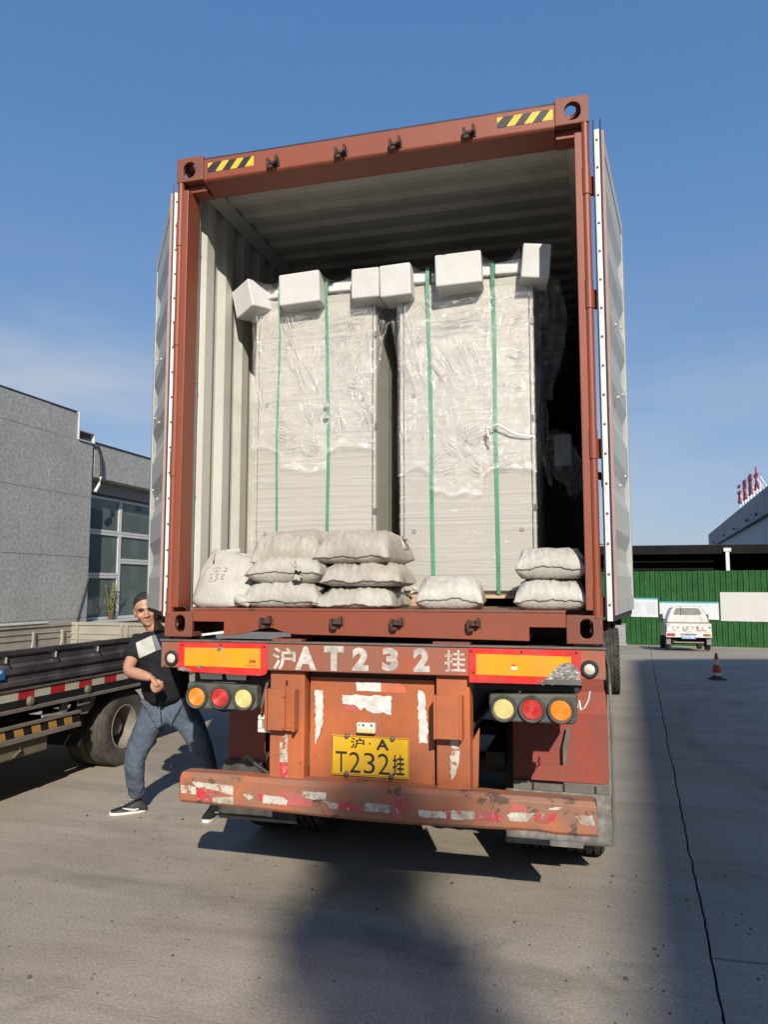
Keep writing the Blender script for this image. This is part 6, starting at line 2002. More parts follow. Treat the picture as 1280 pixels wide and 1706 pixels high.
# ================================================================== FLATBED TRUCK AT THE LEFT
def flatbed():
    X = -3.25; XF = -5.36; Y0, Y1 = -2.1, 4.66
    t = root('flatbed_truck', (-4.3, 1.3, 0), 'small flatbed truck with dark drop sides and a red white tape along its edge', 'truck')
    # near side gate: pressed profile
    prof = [(X, 0.950), (X, 0.985), (X-0.010, 0.995), (X-0.010, 1.040), (X+0.010, 1.055), (X+0.012, 1.105), (X-0.014, 1.125), (X-0.014, 1.185), (X+0.004, 1.200), (X+0.004, 1.236), (X-0.045, 1.236), (X-0.045, 0.950)]
    build(MB().prism(prof, 'y', Y0, Y1-0.05), 'side_gate', M['truck_grey'], t, bevel=0.003)
    for y in (-0.05, 0.525, 1.10, 1.68, 2.26, 2.84, 3.42):
        o = build(MB().box(X-0.012, X+0.004, y-0.007, y+0.007, 1.140, 1.188), 'gate_latch', M['chrome'], t, bevel=0.003)
        build(MB().bar((X+0.006, y+0.005, 1.145), (X+0.016, y+0.03, 1.105), 0.014, 0.008, (1, 0, 0)), 'latch_hook', M['truck_black'], o)
    # far gate and tail gate, seen from the inside
    def far(xa, xb, ya, yb, zt):
        mb = MB(); mb.box(xa, xb, ya, yb, 0.962, zt)
        return mb
    for a, b in ((-2.1, 1.2), (1.22, 4.62)):
        o = build(far(XF, XF+0.035, a, b, 1.245), 'side_gate', M['truck_beige'], t, bevel=0.004)
        mb = MB()
        mb.box(XF-0.01, XF+0.05, a, b, 1.2455, 1.285)
        mb.box(XF+0.0355, XF+0.045, a, b, 1.10, 1.125); mb.box(XF+0.0355, XF+0.045, a, b, 1.17, 1.185)
        build_each(mb, 'gate_rail', M['truck_beige'], o, bevel=0.003)
    for y in (3.2, 3.9, 4.42):
        mb = MB()
        mb.prism([(y-0.05, 0.965), (y+0.05, 0.965), (y+0.02, 1.06), (y+0.018, 1.20), (y-0.018, 1.20), (y-0.02, 1.06)], 'x', XF+0.046, XF+0.075)
        build_each(mb, 'gate_post', M['truck_beige'], t, bevel=0.003)
    build(MB().box(XF+0.02, XF+0.06, 2.6, 4.15, 1.287, 1.312), 'loose_bar', M['white_post'], t, bevel=0.004)
    o = build(MB().box(XF, X-0.05, Y1-0.04, Y1, 0.962, 1.245), 'tail_gate', M['truck_beige'], t, bevel=0.004)
    mb = MB()
    mb.box(XF, X-0.05, Y1-0.055, Y1+0.01, 1.2455, 1.285); mb.box(XF, X-0.05, Y1-0.050, Y1-0.0405, 1.13, 1.15); mb.box(XF, X-0.05, Y1-0.050, Y1-0.0405, 1.06, 1.075)
    build_each(mb, 'gate_rail', M['truck_beige'], o, bevel=0.003)
    mb = MB()
    for x in (-5.25, -4.6, -4.52, -3.9):
        mb.box(x, x+0.04, Y1-0.062, Y1-0.051, 0.965, 1.25)
    build_each(mb, 'gate_post', M['truck_beige'], o)
    build(MB().box(XF, X-0.02, Y0, Y1, 0.925, 0.949), 'deck', M['truck_floor'], t)
    build(MB().box(XF+0.036, X-0.046, Y0-0.06, Y0, 0.95, 1.9), 'head_board', M['truck_grey'], t)
    # edge rail, tape, lower beam
    build(MB().box(X-0.03, X+0.012, Y0, Y1, 0.912, 0.9245), 'edge_rail', M['steel_lip'], t)
    build(MB().box(X-0.06, X, Y0, Y1, 0.775, 0.9115), 'side_beam', M['truck_black'], t, bevel=0.004)
    bnd = [-1.36, -1.16, -0.96, -0.76, -0.56, -0.36, -0.16, 0.04, 0.24, 0.44, 0.64, 0.85, 1.045, 1.245, 1.43, 1.625, 1.81, 2.0, 2.185, 2.37, 2.56, 2.75, 2.94, 3.13, 3.32]
    for i in range(len(bnd)-1):
        m = M['t_red'] if i % 2 == 1 else M['t_white']
        build(MB().box(X+0.0005, X+0.0018, bnd[i]+0.001, bnd[i+1]-0.001, 0.838, 0.905), 'tape_square', m, t)
    build(MB().box(X-0.02, X+0.018, Y0, Y1, 0.745, 0.7745), 'lower_rail', M['rail_dusty'], t, bevel=0.003)
    for y in (1.38, 2.12):
        build(MB().lathe([(0.0, 0.03), (0.03, 0.024), (0.042, 0.0)], (X+0.002, y, 0.815), (1, 0, 0), 14), 'side_lamp', M['truck_olive'], t)
    # under-run guard with amber stripes
    g0, g1 = -1.6, 2.04
    build(MB().box(X-0.03, X+0.005, g0, g1, 0.620, 0.645), 'guard_rail', M['rail_dusty'], t, bevel=0.003)
    build(MB().box(X-0.04, X-0.008, g0, g1, 0.545, 0.6195), 'guard_panel', M['truck_black'], t)
    build(MB().box(X-0.03, X+0.008, g0, g1, 0.505, 0.5445), 'guard_rail', M['rail_dusty'], t, bevel=0.003)
    for i in range(18):
        y = g1-0.10-0.2*i
        if y-0.09 < g0: break
        P = [(y-0.10, 0.547), (y, 0.547), (y-0.02, 0.610), (y-0.12, 0.610)]
        build(MB().prism(P, 'x', X-0.0078, X-0.006), 'guard_stripe', M['stripe_amber'], t)
    for y in (-1.2, 0.3, 1.82):
        mb = MB(); mb.prism([(y-0.05, 0.646), (y+0.07, 0.646), (y+0.09, 0.774), (y+0.04, 0.774)], 'x', X-0.05, X-0.03)
        build(mb, 'guard_hanger', M['truck_fender'], t)
    build(MB().bar((X-0.01, 1.55, 0.665), (X-0.01, 1.80, 0.655), 0.02, 0.02), 'loose_tool', M['chrome'], t)
    build(MB().box(X-0.50, X-0.035, -1.1, 1.66, 0.375, 0.500), 'side_box', M['truck_olive'], t, bevel=0.01)
    build(MB().box(X-0.034, X-0.028, 0.75, 1.02, 0.385, 0.495), 'box_lid', M['truck_black'], t)
    build(MB().tube([(X-0.02, 1.30, 0.50), (X-0.015, 1.32, 0.44), (X-0.015, 1.24, 0.40)], 0.008, 6), 'strap_end', M['truck_olive'], t)
    # step bracket and fender ahead of the rear wheels
    mb = MB()
    mb.prism([(1.98, 0.60), (2.22, 0.585), (2.30, 0.64), (2.38, 0.775), (2.42, 0.84), (2.36, 0.84), (2.20, 0.82), (2.14, 0.74), (2.12, 0.66), (1.98, 0.635)], 'x', X-0.075, X-0.062)
    build(mb, 'fender_stay', M['truck_fender'], t)
    build(MB().box(X-0.50, X-0.08, 2.16, 2.18, 0.30, 0.62), 'mud_flap', M['truck_black'], t)
    mb = MB()
    mb.tube([(X-0.02, 2.02, 0.77), (X-0.02, 2.02, 0.69), (X-0.02, 2.18, 0.69), (X-0.02, 2.18, 0.77)], 0.012, 8)
    build(mb, 'spare_bracket', M['truck_fender'], t)
    for x in (-4.0, -4.65):
        build(MB().box(x-0.05, x+0.05, Y0-2, Y1, 0.55, 0.74), 'chassis_rail', M['truck_black'], t)
    mb = MB()
    for y in (-1.5, -0.5, 0.5, 1.5, 3.6, 4.4):
        mb.box(XF+0.1, X-0.07, y, y+0.08, 0.75, 0.924)
    build_each(mb, 'cross_beam', M['truck_black'], t)
    build(MB().box(-4.9, -3.75, -0.9, 1.4, 0.32, 0.54), 'fuel_tank', M['truck_black'], t, bevel=0.03)
    yw = 2.80
    for x, s in ((-3.395, 1), (-3.625, 1), (-5.21, -1), (-4.98, -1)):
        wheel('wheel', (x, yw, 0.368), (s, 0, 0), 0.372, 0.215, t, M['tyre_dusty'], M['rim'], dish=0.165)
    build(MB().tube([(-5.0, yw, 0.37), (-3.6, yw, 0.37)], 0.07, 12), 'axle', M['truck_black'], t)
    # blue sticker on the gate
    o = build(MB().box(X+0.0125, X+0.0140, 0.45, 1.075, 1.022, 1.105), 'blue_sticker', M['sign_blue'], t)
    build(MB().box(X-0.009, X-0.0075, 0.45, 1.075, 0.996, 1.020), 'blue_sticker', M['sign_blue'], t)
    mb = None
    def gl(ch, ya, yb, z0, z1):
        cu = bpy.data.curves.new('glyph', 'FONT'); cu.body = ch; cu.extrude = 0.5; cu.resolution_u = 2; cu.offset = 0.02
        q = bpy.data.objects.new('glyph', cu); COL.objects.link(q)
        me = bpy.data.meshes.new_from_object(q.evaluated_get(bpy.context.evaluated_depsgraph_get()))
        bpy.data.objects.remove(q)
        xs = [v.co.x for v in me.vertices]; ys = [v.co.y for v in me.vertices]
        for v in me.vertices:
            u = (v.co.x-min(xs))/(max(xs)-min(xs)) if False else 0
        ax, bx, ay, by = min(xs), max(xs), min(ys), max(ys)
        for v in me.vertices:
            v.co = (X+0.0146+v.co.z*0.0008, ya+(v.co.x-ax)/(bx-ax)*(yb-ya), z0+(v.co.y-ay)/(by-ay)*(z1-z0))
        me.materials.clear()
        place(me, 'sticker_letter', M['sign_white'], o)
    for i, ch in enumerate('货物运输'):
        gl(ch, 0.60+i*0.115, 0.70+i*0.115, 1.068, 1.100)
    for i, ch in enumerate('安全'):
        gl(ch, 0.78+i*0.14, 0.87+i*0.14, 1.028, 1.062)
    # cab, ahead of the frame
    mb = MB()
    mb.prism([(-4.3, 0.45), (-2.35, 0.45), (-2.35, 2.15), (-2.6, 2.25), (-3.7, 2.25), (-4.2, 1.45)], 'x', -5.25, -3.36)
    build(mb, 'cab', M['truck_grey'], t, bevel=0.05, seg=3)
    build(MB().prism([(-3.95, 1.45), (-2.8, 1.45), (-2.8, 2.1), (-3.62, 2.1)], 'x', -3.359, -3.345), 'side_window', M['glass'], t)
    for x, s in ((-3.46, 1), (-5.15, -1)):
        wheel('wheel', (x, -3.3, 0.368), (s, 0, 0), 0.372, 0.2, t, M['tyre_dusty'], M['rim'], dish=0.05)
flatbed()

# ================================================================== SMALL PICKUP BY THE HOARDING
def pickup():
    YB = 18.80
    Z0 = gz(0, YB)
    rot = Matrix.Translation((0, YB+0.4, Z0)) @ Matrix.Rotation(-math.atan(0.050), 4, 'X') @ Matrix.Translation((0, -YB-0.4, 0))
    t = root('small_pickup', (3.78, 20.2, Z0), 'small white pickup seen from behind, parked facing the green hoarding', 'pickup truck')
    def B(mb, name, mat, parent=None, **k):
        mb.xform(rot)
        return (build_each if name in ('mud_flap','bed_side','mirror_arm','red_lettering_strip','pressed_line') else build)(mb, name, mat, parent or t, **k)
    x0, x1 = 3.168, 4.355
    # load bed: tail gate with pressed lines, sides, lamps
    tg = B(MB().box(x0+0.02, x1-0.02, YB, YB+0.035, 0.50, 0.735), 'tail_gate', M['van_white'], bevel=0.01)
    B(MB().box(x0, x1, YB+0.006, YB+0.05, 0.35, 0.497), 'rear_skirt', M['van_white'], bevel=0.012)
    mb = MB(); mb.box(x0, x0+0.035, YB+0.052, YB+1.45, 0.40, 0.74); mb.box(x1-0.035, x1, YB+0.052, YB+1.45, 0.40, 0.74)
    B(mb, 'bed_side', M['van_white'], bevel=0.01)
    B(MB().box(x0+0.036, x1-0.036, YB+0.052, YB+1.45, 0.46, 0.49), 'bed_floor', M['van_white'])
    mb = MB(); mb.box(x0+0.05, x1-0.05, YB-0.004, YB-0.0005, 0.655, 0.662); mb.box(x0+0.05, x1-0.05, YB-0.004, YB-0.0005, 0.715, 0.722); mb.box(x0+0.1, x1-0.1, YB-0.004, YB-0.0005, 0.515, 0.520)
    B(mb, 'pressed_line', M['board_print'], tg)
    for i, ch in enumerate('DF4E716'):
        g = glyph(ch, 'painted_letter', x0+0.16+i*0.125, x0+0.235+i*0.125, 0.575, 0.648, YB-0.003, M['rim'], tg, 0.01)
        g.data.transform(Matrix.Translation(WL[g.name])); g.data.transform(rot)
        vs = [v.co for v in g.data.vertices]
        c = sum((Vector(v) for v in vs), Vector())/len(vs)
        g.data.transform(Matrix.Translation(-c)); WL[g.name] = c; g.location = c-WL[tg.name]
    mb = MB(); mb.box(x0+0.78, x0+1.06, YB-0.005, YB-0.001, 0.535, 0.556); mb.box(x0+0.18, x0+0.27, YB-0.005, YB-0.001, 0.540, 0.560); mb.box(x0+0.43, x0+0.53, YB-0.005, YB-0.001, 0.540, 0.566)
    B(mb, 'red_lettering_strip', M['t_red'], tg)
    B(MB().box(x0+0.02, x0+0.235, YB-0.006, YB+0.005, 0.385, 0.465), 'rear_light', M['t_red'], bevel=0.006)
    B(MB().box(x1-0.225, x1-0.09, YB-0.006, YB+0.005, 0.390, 0.455), 'rear_light', M['fender_red'], bevel=0.006)
    B(MB().box(x1-0.088, x1-0.02, YB-0.006, YB+0.005, 0.390, 0.455), 'rear_light', M['stripe_amber'], bevel=0.006)
    B(MB().box(x1-0.07, x1-0.03, YB-0.006, YB+0.005, 0.60, 0.65), 'reflector', M['t_red'])
    B(MB().box(x0+0.36, x0+0.80, YB-0.002, YB+0.005, 0.432, 0.452), 'handle_recess', M['black'])
    np_ = B(MB().box(x0+0.405, x0+0.765, YB-0.012, YB-0.004, 0.315, 0.415), 'number_plate', M['number_blue'], bevel=0.003)
    for i, ch in enumerate('DF4E716'):
        g = glyph(ch, 'plate_character', x0+0.425+i*0.047, x0+0.46+i*0.047, 0.335, 0.395, YB-0.013, M['sign_white'], np_, 0.0)
        g.data.transform(Matrix.Translation(WL[g.name])); g.data.transform(rot)
        c = sum((Vector(v.co) for v in g.data.vertices), Vector())/len(g.data.vertices)
        g.data.transform(Matrix.Translation(-c)); WL[g.name] = c; g.location = c-WL[np_.name]
    # cab at the far end
    yc = YB+1.47
    W = [(3.34, 0.42), (3.34, 0.80), (3.40, 0.98), (3.47, 1.15), (3.53, 1.22), (3.62, 1.245), (4.20, 1.245), (4.29, 1.22), (4.35, 1.15), (4.42, 0.98), (4.48, 0.80), (4.48, 0.42)]
    cb = B(MB().prism(W, 'y', yc, yc+1.25), 'cab', M['van_white'], bevel=0.03, seg=3)
    mb = MB()
    ring = W[1:-1]
    for a, b in zip(ring, ring[1:]):
        mb.bar((a[0], yc-0.004, a[1]), (b[0], yc-0.004, b[1]), 0.014, 0.014, (0, 1, 0))
    B(mb, 'cab_outline', M['board_print'], cb)
    wi = [(3.585, 1.02), (3.55, 1.04), (3.60, 1.155), (3.64, 1.175), (4.18, 1.175), (4.22, 1.155), (4.27, 1.04), (4.235, 1.02)]
    wf = B(MB().prism([(3.56, 1.0), (3.52, 1.03), (3.58, 1.17), (3.63, 1.195), (4.19, 1.195), (4.24, 1.17), (4.30, 1.03), (4.26, 1.0)], 'y', yc-0.012, yc-0.001), 'rear_window', M['rim'], cb)
    B(MB().prism(wi, 'y', yc-0.018, yc-0.0125), 'pane', M['van_glass'], cb)
    B(MB().box(3.72, 3.735, yc-0.024, yc-0.0185, 1.0, 1.23), 'window_bar', M['black'], cb)
    B(MB().box(3.80, 3.90, yc-0.024, yc-0.0185, 1.10, 1.165), 'window_sticker', M['rim'], cb)
    # ribs on the cab back and bars of the bed guard
    mb = MB()
    for z in (1.14, 1.09, 1.04):
        mb.box(3.44, 3.535, yc-0.006, yc-0.0005, z, z+0.012); mb.box(4.275, 4.37, yc-0.006, yc-0.0005, z, z+0.012)
    for i in range(10):
        mb.box(3.48+i*0.094, 3.49+i*0.094, yc-0.006, yc-0.0005, 0.80, 0.94)
    B(mb, 'pressed_rib', M['board_print'], cb)
    B(MB().box(3.33, 4.49, yc-0.03, yc-0.013, 0.755, 0.785), 'guard_bar', M['rim'], cb)
    for x in (3.255, 4.56):
        B(MB().box(x-0.05, x+0.05, yc+0.9, yc+0.96, 0.84, 1.03), 'mirror', M['black'], cb, bevel=0.02)
    mb = MB(); mb.bar((3.30, yc+0.93, 0.88), (3.36, yc+0.93, 0.86), 0.02, 0.02); mb.bar((4.52, yc+0.93, 0.88), (4.46, yc+0.93, 0.86), 0.02, 0.02)
    B(mb, 'mirror_arm', M['black'], cb)
    # wheels, flaps and the dark underside
    for x in (3.245, 4.275):
        for y in (YB+0.40, YB+2.1):
            mb = MB(); R = 0.195
            mb.lathe([(0.10, -0.06), (0.17, -0.07), (R, -0.05), (R, 0.05), (0.17, 0.07), (0.10, 0.06), (0.0, 0.03)], (x, y, R), (1 if x > 3.8 else -1, 0, 0), 24)
            B(mb, 'wheel', M['tyre'])
    mb = MB(); mb.box(x0+0.01, x0+0.13, YB+0.10, YB+0.11, 0.16, 0.40); mb.box(x1-0.13, x1-0.01, YB+0.10, YB+0.11, 0.16, 0.40)
    B(mb, 'mud_flap', M['truck_fender'])
    B(MB().box(x0+0.16, x0+0.30, YB+0.15, YB+1.4, 0.22, 0.45), 'side_tank', M['truck_black'])
    B(MB().box(x0+0.14, x1-0.14, YB+0.40, YB+2.6, 0.20, 0.42), 'underbody', M['truck_black'])
    B(MB().tube([(x0+0.06, YB+0.4, 0.195), (x1-0.06, YB+0.4, 0.195)], 0.03, 8), 'axle', M['truck_black'])
    B(MB().box(x0+0.2, x1-0.2, YB+0.12, YB+0.15, 0.20, 0.235), 'rear_bar', M['rim'])
pickup()

def cone():
    c = Vector((3.43, 11.80, 0.0))
    t = root('traffic_cone', c, 'red and white traffic cone on a black base in the shaded yard', 'traffic cone')
    build(MB().box(c.x-0.125, c.x+0.125, c.y-0.125, c.y+0.125, 0.001, 0.030).xform(Matrix.Translation(c) @ Matrix.Rotation(0.35, 4, 'Z') @ Matrix.Translation(-c)), 'base', M['black'], t, bevel=0.008)
    H = 0.485; r0, r1 = 0.095, 0.022
    def R(z): return r0+(r1-r0)*(z-0.03)/(H-0.03)
    for n, a, b, m in (('collar', 0.031, 0.075, M['black']), ('band', 0.0752, 0.130, M['cone_white']), ('body', 0.1302, 0.275, M['cone_red']), ('band', 0.2752, 0.380, M['cone_white']), ('tip', 0.3802, H, M['cone_red'])):
        e = 0.0015 if n == 'band' else 0
        build(MB().lathe([(R(a)-0.004, a), (R(a)+e, a), (R(b)+e, b), (R(b)-0.004, b)], (c.x, c.y, 0), (0, 0, 1), 28), n, m, t)
    build(MB().lathe([(R(H), H-0.001), (R(H)*0.7, H+0.006), (R(H)*0.6, H-0.01)], (c.x, c.y, 0), (0, 0, 1), 20), 'rim', M['black'], t)
cone()

# ================================================================== THE MAN AT THE LEFT OF THE TRAILER
def skin_parts(chains, sub=2):
    """chains: list of (points, radii, edges); returns evaluated meshes merged into one bmesh"""
    bm = bmesh.new()
    for pts, rad, edges in chains:
        me = bpy.data.meshes.new('limb')
        me.from_pydata([tuple(p) for p in pts], edges, [])
        o = bpy.data.objects.new('limb', me); COL.objects.link(o)
        o.modifiers.new('skin', 'SKIN')
        if not me.skin_vertices:
            pass
        for i, v in enumerate(me.skin_vertices[0].data):
            r = rad[i]
            v.radius = (r, r) if not isinstance(r, tuple) else r
            v.use_root = (i == 0)
        s = o.modifiers.new('smooth', 'SUBSURF'); s.levels = sub; s.render_levels = sub
        dg = bpy.context.evaluated_depsgraph_get()
        m2 = bpy.data.meshes.new_from_object(o.evaluated_get(dg))
        bm.from_mesh(m2)
        bpy.data.objects.remove(o)
    return bm
def remesh(bm, voxel, smooth=6, disp=None):
    me = bpy.data.meshes.new('union'); bm.to_mesh(me); bm.free()
    o = bpy.data.objects.new('union', me); COL.objects.link(o)
    r = o.modifiers.new('r', 'REMESH'); r.mode = 'VOXEL'; r.voxel_size = voxel
    if smooth:
        s = o.modifiers.new('s', 'SMOOTH'); s.factor = 0.5; s.iterations = smooth
    m2 = bpy.data.meshes.new_from_object(o.evaluated_get(bpy.context.evaluated_depsgraph_get()))
    bpy.data.objects.remove(o)
    if disp:
        for v in m2.vertices:
            v.co += v.normal*disp(v.co)
    m2.polygons.foreach_set('use_smooth', [True]*len(m2.polygons))
    m2.materials.clear()
    return m2
def ell(bm, c, r, m=None, seg=20):
    g = bmesh.ops.create_uvsphere(bm, u_segments=seg, v_segments=seg//2+2, radius=1.0)
    for v in g['verts']:
        p = Vector((v.co.x*r[0], v.co.y*r[1], v.co.z*r[2]))
        v.co = (m @ (Vector(c)+p)) if m is not None else Vector(c)+p
def chain(n):
    return [(i, i+1) for i in range(n-1)]
def person():
    t = root('person', (-2.0, 1.45, 0), 'man in black t-shirt with pale chest patch and blue jeans behind the trailer corner', 'person')
    V = Vector
    hipR, hipL, pel = V((-2.085, 1.37, 0.83)), V((-1.885, 1.40, 0.845)), V((-1.985, 1.385, 0.88))
    kneeR, ankR = V((-2.228, 1.30, 0.44)), V((-2.265, 1.42, 0.10))
    kneeL, ankL = V((-1.715, 1.43, 0.50)), V((-1.645, 1.52, 0.11))
    belly, chest, neck = V((-1.985, 1.30, 1.02)), V((-2.00, 1.28, 1.22)), V((-2.03, 1.245, 1.40))
    shR, shL = V((-2.165, 1.235, 1.325)), V((-1.845, 1.33, 1.345))
    elR, wrR = V((-2.150, 1.055, 1.120)), V((-1.905, 1.000, 1.080))
    elL, wrL = V((-1.64, 1.33, 1.17)), V((-1.40, 1.25, 1.30))
    hc = V((-2.105, 1.205, 1.565))                       # head centre
    face = (CAM + V((0.3, 0, -0.5)) - hc); face.normalize(); face.z = -0.13; face.normalize()
    up = V((-0.30, 0.05, 1)); up = (up-face*up.dot(face)).normalized()
    rt = face.cross(up)                                       # to the man's left... seen on the viewer's right
    HM = Matrix(((rt.x, face.x, up.x, hc.x), (rt.y, face.y, up.y, hc.y), (rt.z, face.z, up.z, hc.z), (0, 0, 0, 1)))
    # --- body: one surface
    pts = [pel, belly, chest, V((-2.015, 1.262, 1.335)), neck, hc+V((0.0, 0.015, -0.06)), shR, elR, (elR+wrR)/2, wrR, shL, elL, wrL, hipR, kneeR, (kneeR*0.6+ankR*0.4), ankR, hipL, kneeL, (kneeL*0.6+ankL*0.4), ankL]
    rad = [(0.15, 0.12), (0.155, 0.135), (0.16, 0.12), (0.115, 0.09), 0.066, 0.060, 0.062, 0.047, 0.044, 0.030, 0.062, 0.047, 0.032, 0.095, 0.062, 0.055, 0.04, 0.095, 0.062, 0.055, 0.04]
    ed = [(0, 1), (1, 2), (2, 3), (3, 4), (4, 5), (3, 6), (6, 7), (7, 8), (8, 9), (3, 10), (10, 11), (11, 12), (0, 13), (13, 14), (14, 15), (15, 16), (0, 17), (17, 18), (18, 19), (19, 20)]
    chains = [(pts, rad, ed)]
    # hands: palm and five unequal fingers each
    def hand(w, el, side, curl, back):
        d = (w-el).normalized()
        nrm = (back - d*back.dot(d)).normalized()           # out of the back of the hand
        ac = d.cross(nrm)*side                                # across, towards the thumb
        out = []
        palm0, palm1 = w+d*0.01, w+d*0.085
        out.append(([w-d*0.02, w+d*0.02, w+d*0.05, palm1], [(0.026, 0.022), (0.032, 0.017), (0.038, 0.016), (0.036, 0.014)], chain(4)))
        out.append(([w+d*0.03+ac*0.018, palm1-d*0.012+ac*0.024], [0.016, 0.013], chain(2)))
        out.append(([w+d*0.03-ac*0.018, palm1-d*0.012-ac*0.024], [0.016, 0.012], chain(2)))
        for k, (off, ln, r) in enumerate(((0.029, 0.070, 0.0090), (0.010, 0.078, 0.0094), (-0.010, 0.072, 0.0090), (-0.028, 0.056, 0.0080))):
            p = palm1 - d*0.012 + ac*off
            q = [p - d*0.02]
            ang = 0.25
            q.append(p)
            for s, f in enumerate((0.45, 0.32, 0.23)):
                ang += curl*(0.75, 1.0, 0.7)[s]
                p = p + (d*math.cos(ang) - nrm*math.sin(ang))*ln*f
                q.append(p)
            out.append((q, [r*1.05, r*1.08, r, r*0.94, r*0.78], chain(5)))
        p = w + d*0.025 + ac*0.026
        q = [p - ac*0.012, p + ac*0.014 + d*0.020 - nrm*0.006, p + ac*0.022 + d*0.048 - nrm*0.018, p + ac*0.014 + d*0.070 - nrm*0.028]
        out.append((q, [0.014, 0.0125, 0.0105, 0.0085], chain(4)))
        return out
    hR = wrR + V((0.062, -0.006, -0.045)).normalized()*0.0
    chains += hand(wrR, wrR - V((0.075, 0.0, -0.075)), 1, 0.75, V((0.35, -0.75, 0.45)))
    chains += hand(wrL, elL, -1, 0.45, V((0, -0.3, 1)))
    bm = skin_parts(chains)
    # head: skull, jaw, brow, nose, cheeks, ears joined on
    for c, r in (((0, -0.018, 0.030), (0.082, 0.098, 0.100)), ((0, 0.012, -0.035), (0.072, 0.078, 0.088)), ((0, 0.040, -0.085), (0.046, 0.048, 0.038)), ((0, 0.066, 0.022), (0.055, 0.022, 0.018)),
                 ((0, 0.092, -0.022), (0.014, 0.020, 0.030)), ((0, 0.100, -0.036), (0.017, 0.015, 0.012)), ((0.014, 0.088, -0.040), (0.010, 0.011, 0.009)), ((-0.014, 0.088, -0.040), (0.010, 0.011, 0.009)),
                 ((0.040, 0.060, -0.030), (0.030, 0.024, 0.028)), ((-0.040, 0.060, -0.030), (0.030, 0.024, 0.028)), ((0, 0.082, -0.066), (0.024, 0.011, 0.007)), ((0, 0.080, -0.080), (0.020, 0.011, 0.007)), ((0, 0.072, -0.104), (0.024, 0.018, 0.016)),
                 ((0.082, -0.012, -0.012), (0.010, 0.020, 0.034)), ((-0.082, -0.012, -0.012), (0.010, 0.020, 0.034)), ((0, -0.05, -0.07), (0.055, 0.05, 0.06))):
        ell(bm, c, r, HM)
    me = remesh(bm, 0.0055, 4)
    place(me, 'body', M['skin'], t)
    # eyes, brows, lips
    mb = MB()
    for s in (-1, 1):
        g = bmesh.ops.create_uvsphere(mb.bm, u_segments=10, v_segments=6, radius=1.0)
        for v in g['verts']:
            v.co = HM @ V((s*0.033+v.co.x*0.0115, 0.0755+v.co.y*0.008, 0.003+v.co.z*0.0030))
    build(mb, 'eye', M['eye_dark'], t, smooth=True)
    mb = MB()
    for s in (-1, 1):
        mb.tube([HM @ V((s*0.012, 0.090, 0.018)), HM @ V((s*0.034, 0.088, 0.026)), HM @ V((s*0.054, 0.073, 0.019))], [0.005, 0.006, 0.004], 8)
    build(mb, 'eyebrow', M['hair'], t)
    mb = MB()
    mb.tube([HM @ V((-0.017, 0.083, -0.0735)), HM @ V((0, 0.0925, -0.0725)), HM @ V((0.017, 0.083, -0.0735))], [0.0022, 0.0034, 0.0022], 8)
    build(mb, 'mouth', M['lip'], t)
    # cropped hair: a close cap down to the hairline
    def cap(u, v):
        a = 2*PI*u; th = v*PI*0.62
        x, y, z = math.sin(th)*math.sin(a), math.sin(th)*math.cos(a), math.cos(th)
        lim = 1.0
        front = max(0, y)
        k = 1 - 0.42*front**1.2 if v > 0.5 else 1
        th2 = th*(1-0.50*max(0, math.cos(a)+0.25)**0.8/1.2)
        x, y, z = math.sin(th2)*math.sin(a), math.sin(th2)*math.cos(a), math.cos(th2)
        return HM @ V((x*(0.0834+0.0012*noise.noise((u*60, v*20, 1))), -0.018+y*0.0996, 0.030+z*0.1018))
    mb = MB(); mb.grid(cap, 40, 18)
    o = build(mb, 'hair', M['hair'], t, smooth=True, recalc=False)
    so = o.modifiers.new('nap', 'SOLIDIFY'); so.thickness = 0.0016; so.offset = 0
    # --- shirt
    slR = shR.lerp(elR, 0.72); slL = shL.lerp(elL, 0.72)
    pts = [pel+V((0, 0, -0.045)), belly, chest, V((-2.015, 1.262, 1.345)), neck+V((0.004, 0.004, -0.005)), shR, slR, shL, slL]
    rad = [(0.198, 0.178), (0.202, 0.186), (0.202, 0.160), (0.145, 0.118), 0.080, 0.088, 0.086, 0.088, 0.082]
    ed = [(0, 1), (1, 2), (2, 3), (3, 4), (3, 5), (5, 6), (3, 7), (7, 8)]
    bm = skin_parts([(pts, rad, ed)])
    def fold(p):
        return 0.010*noise.noise((p.x*9, p.y*9, p.z*14)) + 0.006*noise.noise((p.x*22+p.z*12, p.y*20, p.z*20))
    me = remesh(bm, 0.012, 4, fold)
    sh = place(me, 't_shirt', M['shirt'], t)
    from mathutils.bvhtree import BVHTree
    off = WL[sh.name]
    bv = BVHTree.FromPolygons([v.co+off for v in sh.data.vertices], [tuple(p.vertices) for p in sh.data.polygons])
    # pale and grey chest panels sewn on the cloth
    def patch(name, q, mat):
        dr = V((-0.52, 0.85, 0)).normalized()
        q = [V(p) for p in q]
        mb = MB(); n = 14
        grid = []
        for i in range(n+1):
            row = []
            for j in range(n+1):
                p = q[0].lerp(q[1], i/n).lerp(q[3].lerp(q[2], i/n), j/n)
                h = bv.ray_cast(p - dr*0.8, dr)
                row.append(mb.bm.verts.new((h[0]-dr*0.0035) if h[0] is not None else p))
            grid.append(row)
        for i in range(n):
            for j in range(n):
                mb.bm.faces.new([grid[i][j], grid[i+1][j], grid[i+1][j+1], grid[i][j+1]])
        build(mb, name, mat, sh, smooth=True, recalc=False)
    patch('chest_panel', [(-2.176, 1.2, 1.318), (-2.045, 1.2, 1.372), (-2.005, 1.2, 1.262), (-2.142, 1.2, 1.205)], M['shirt_white'])
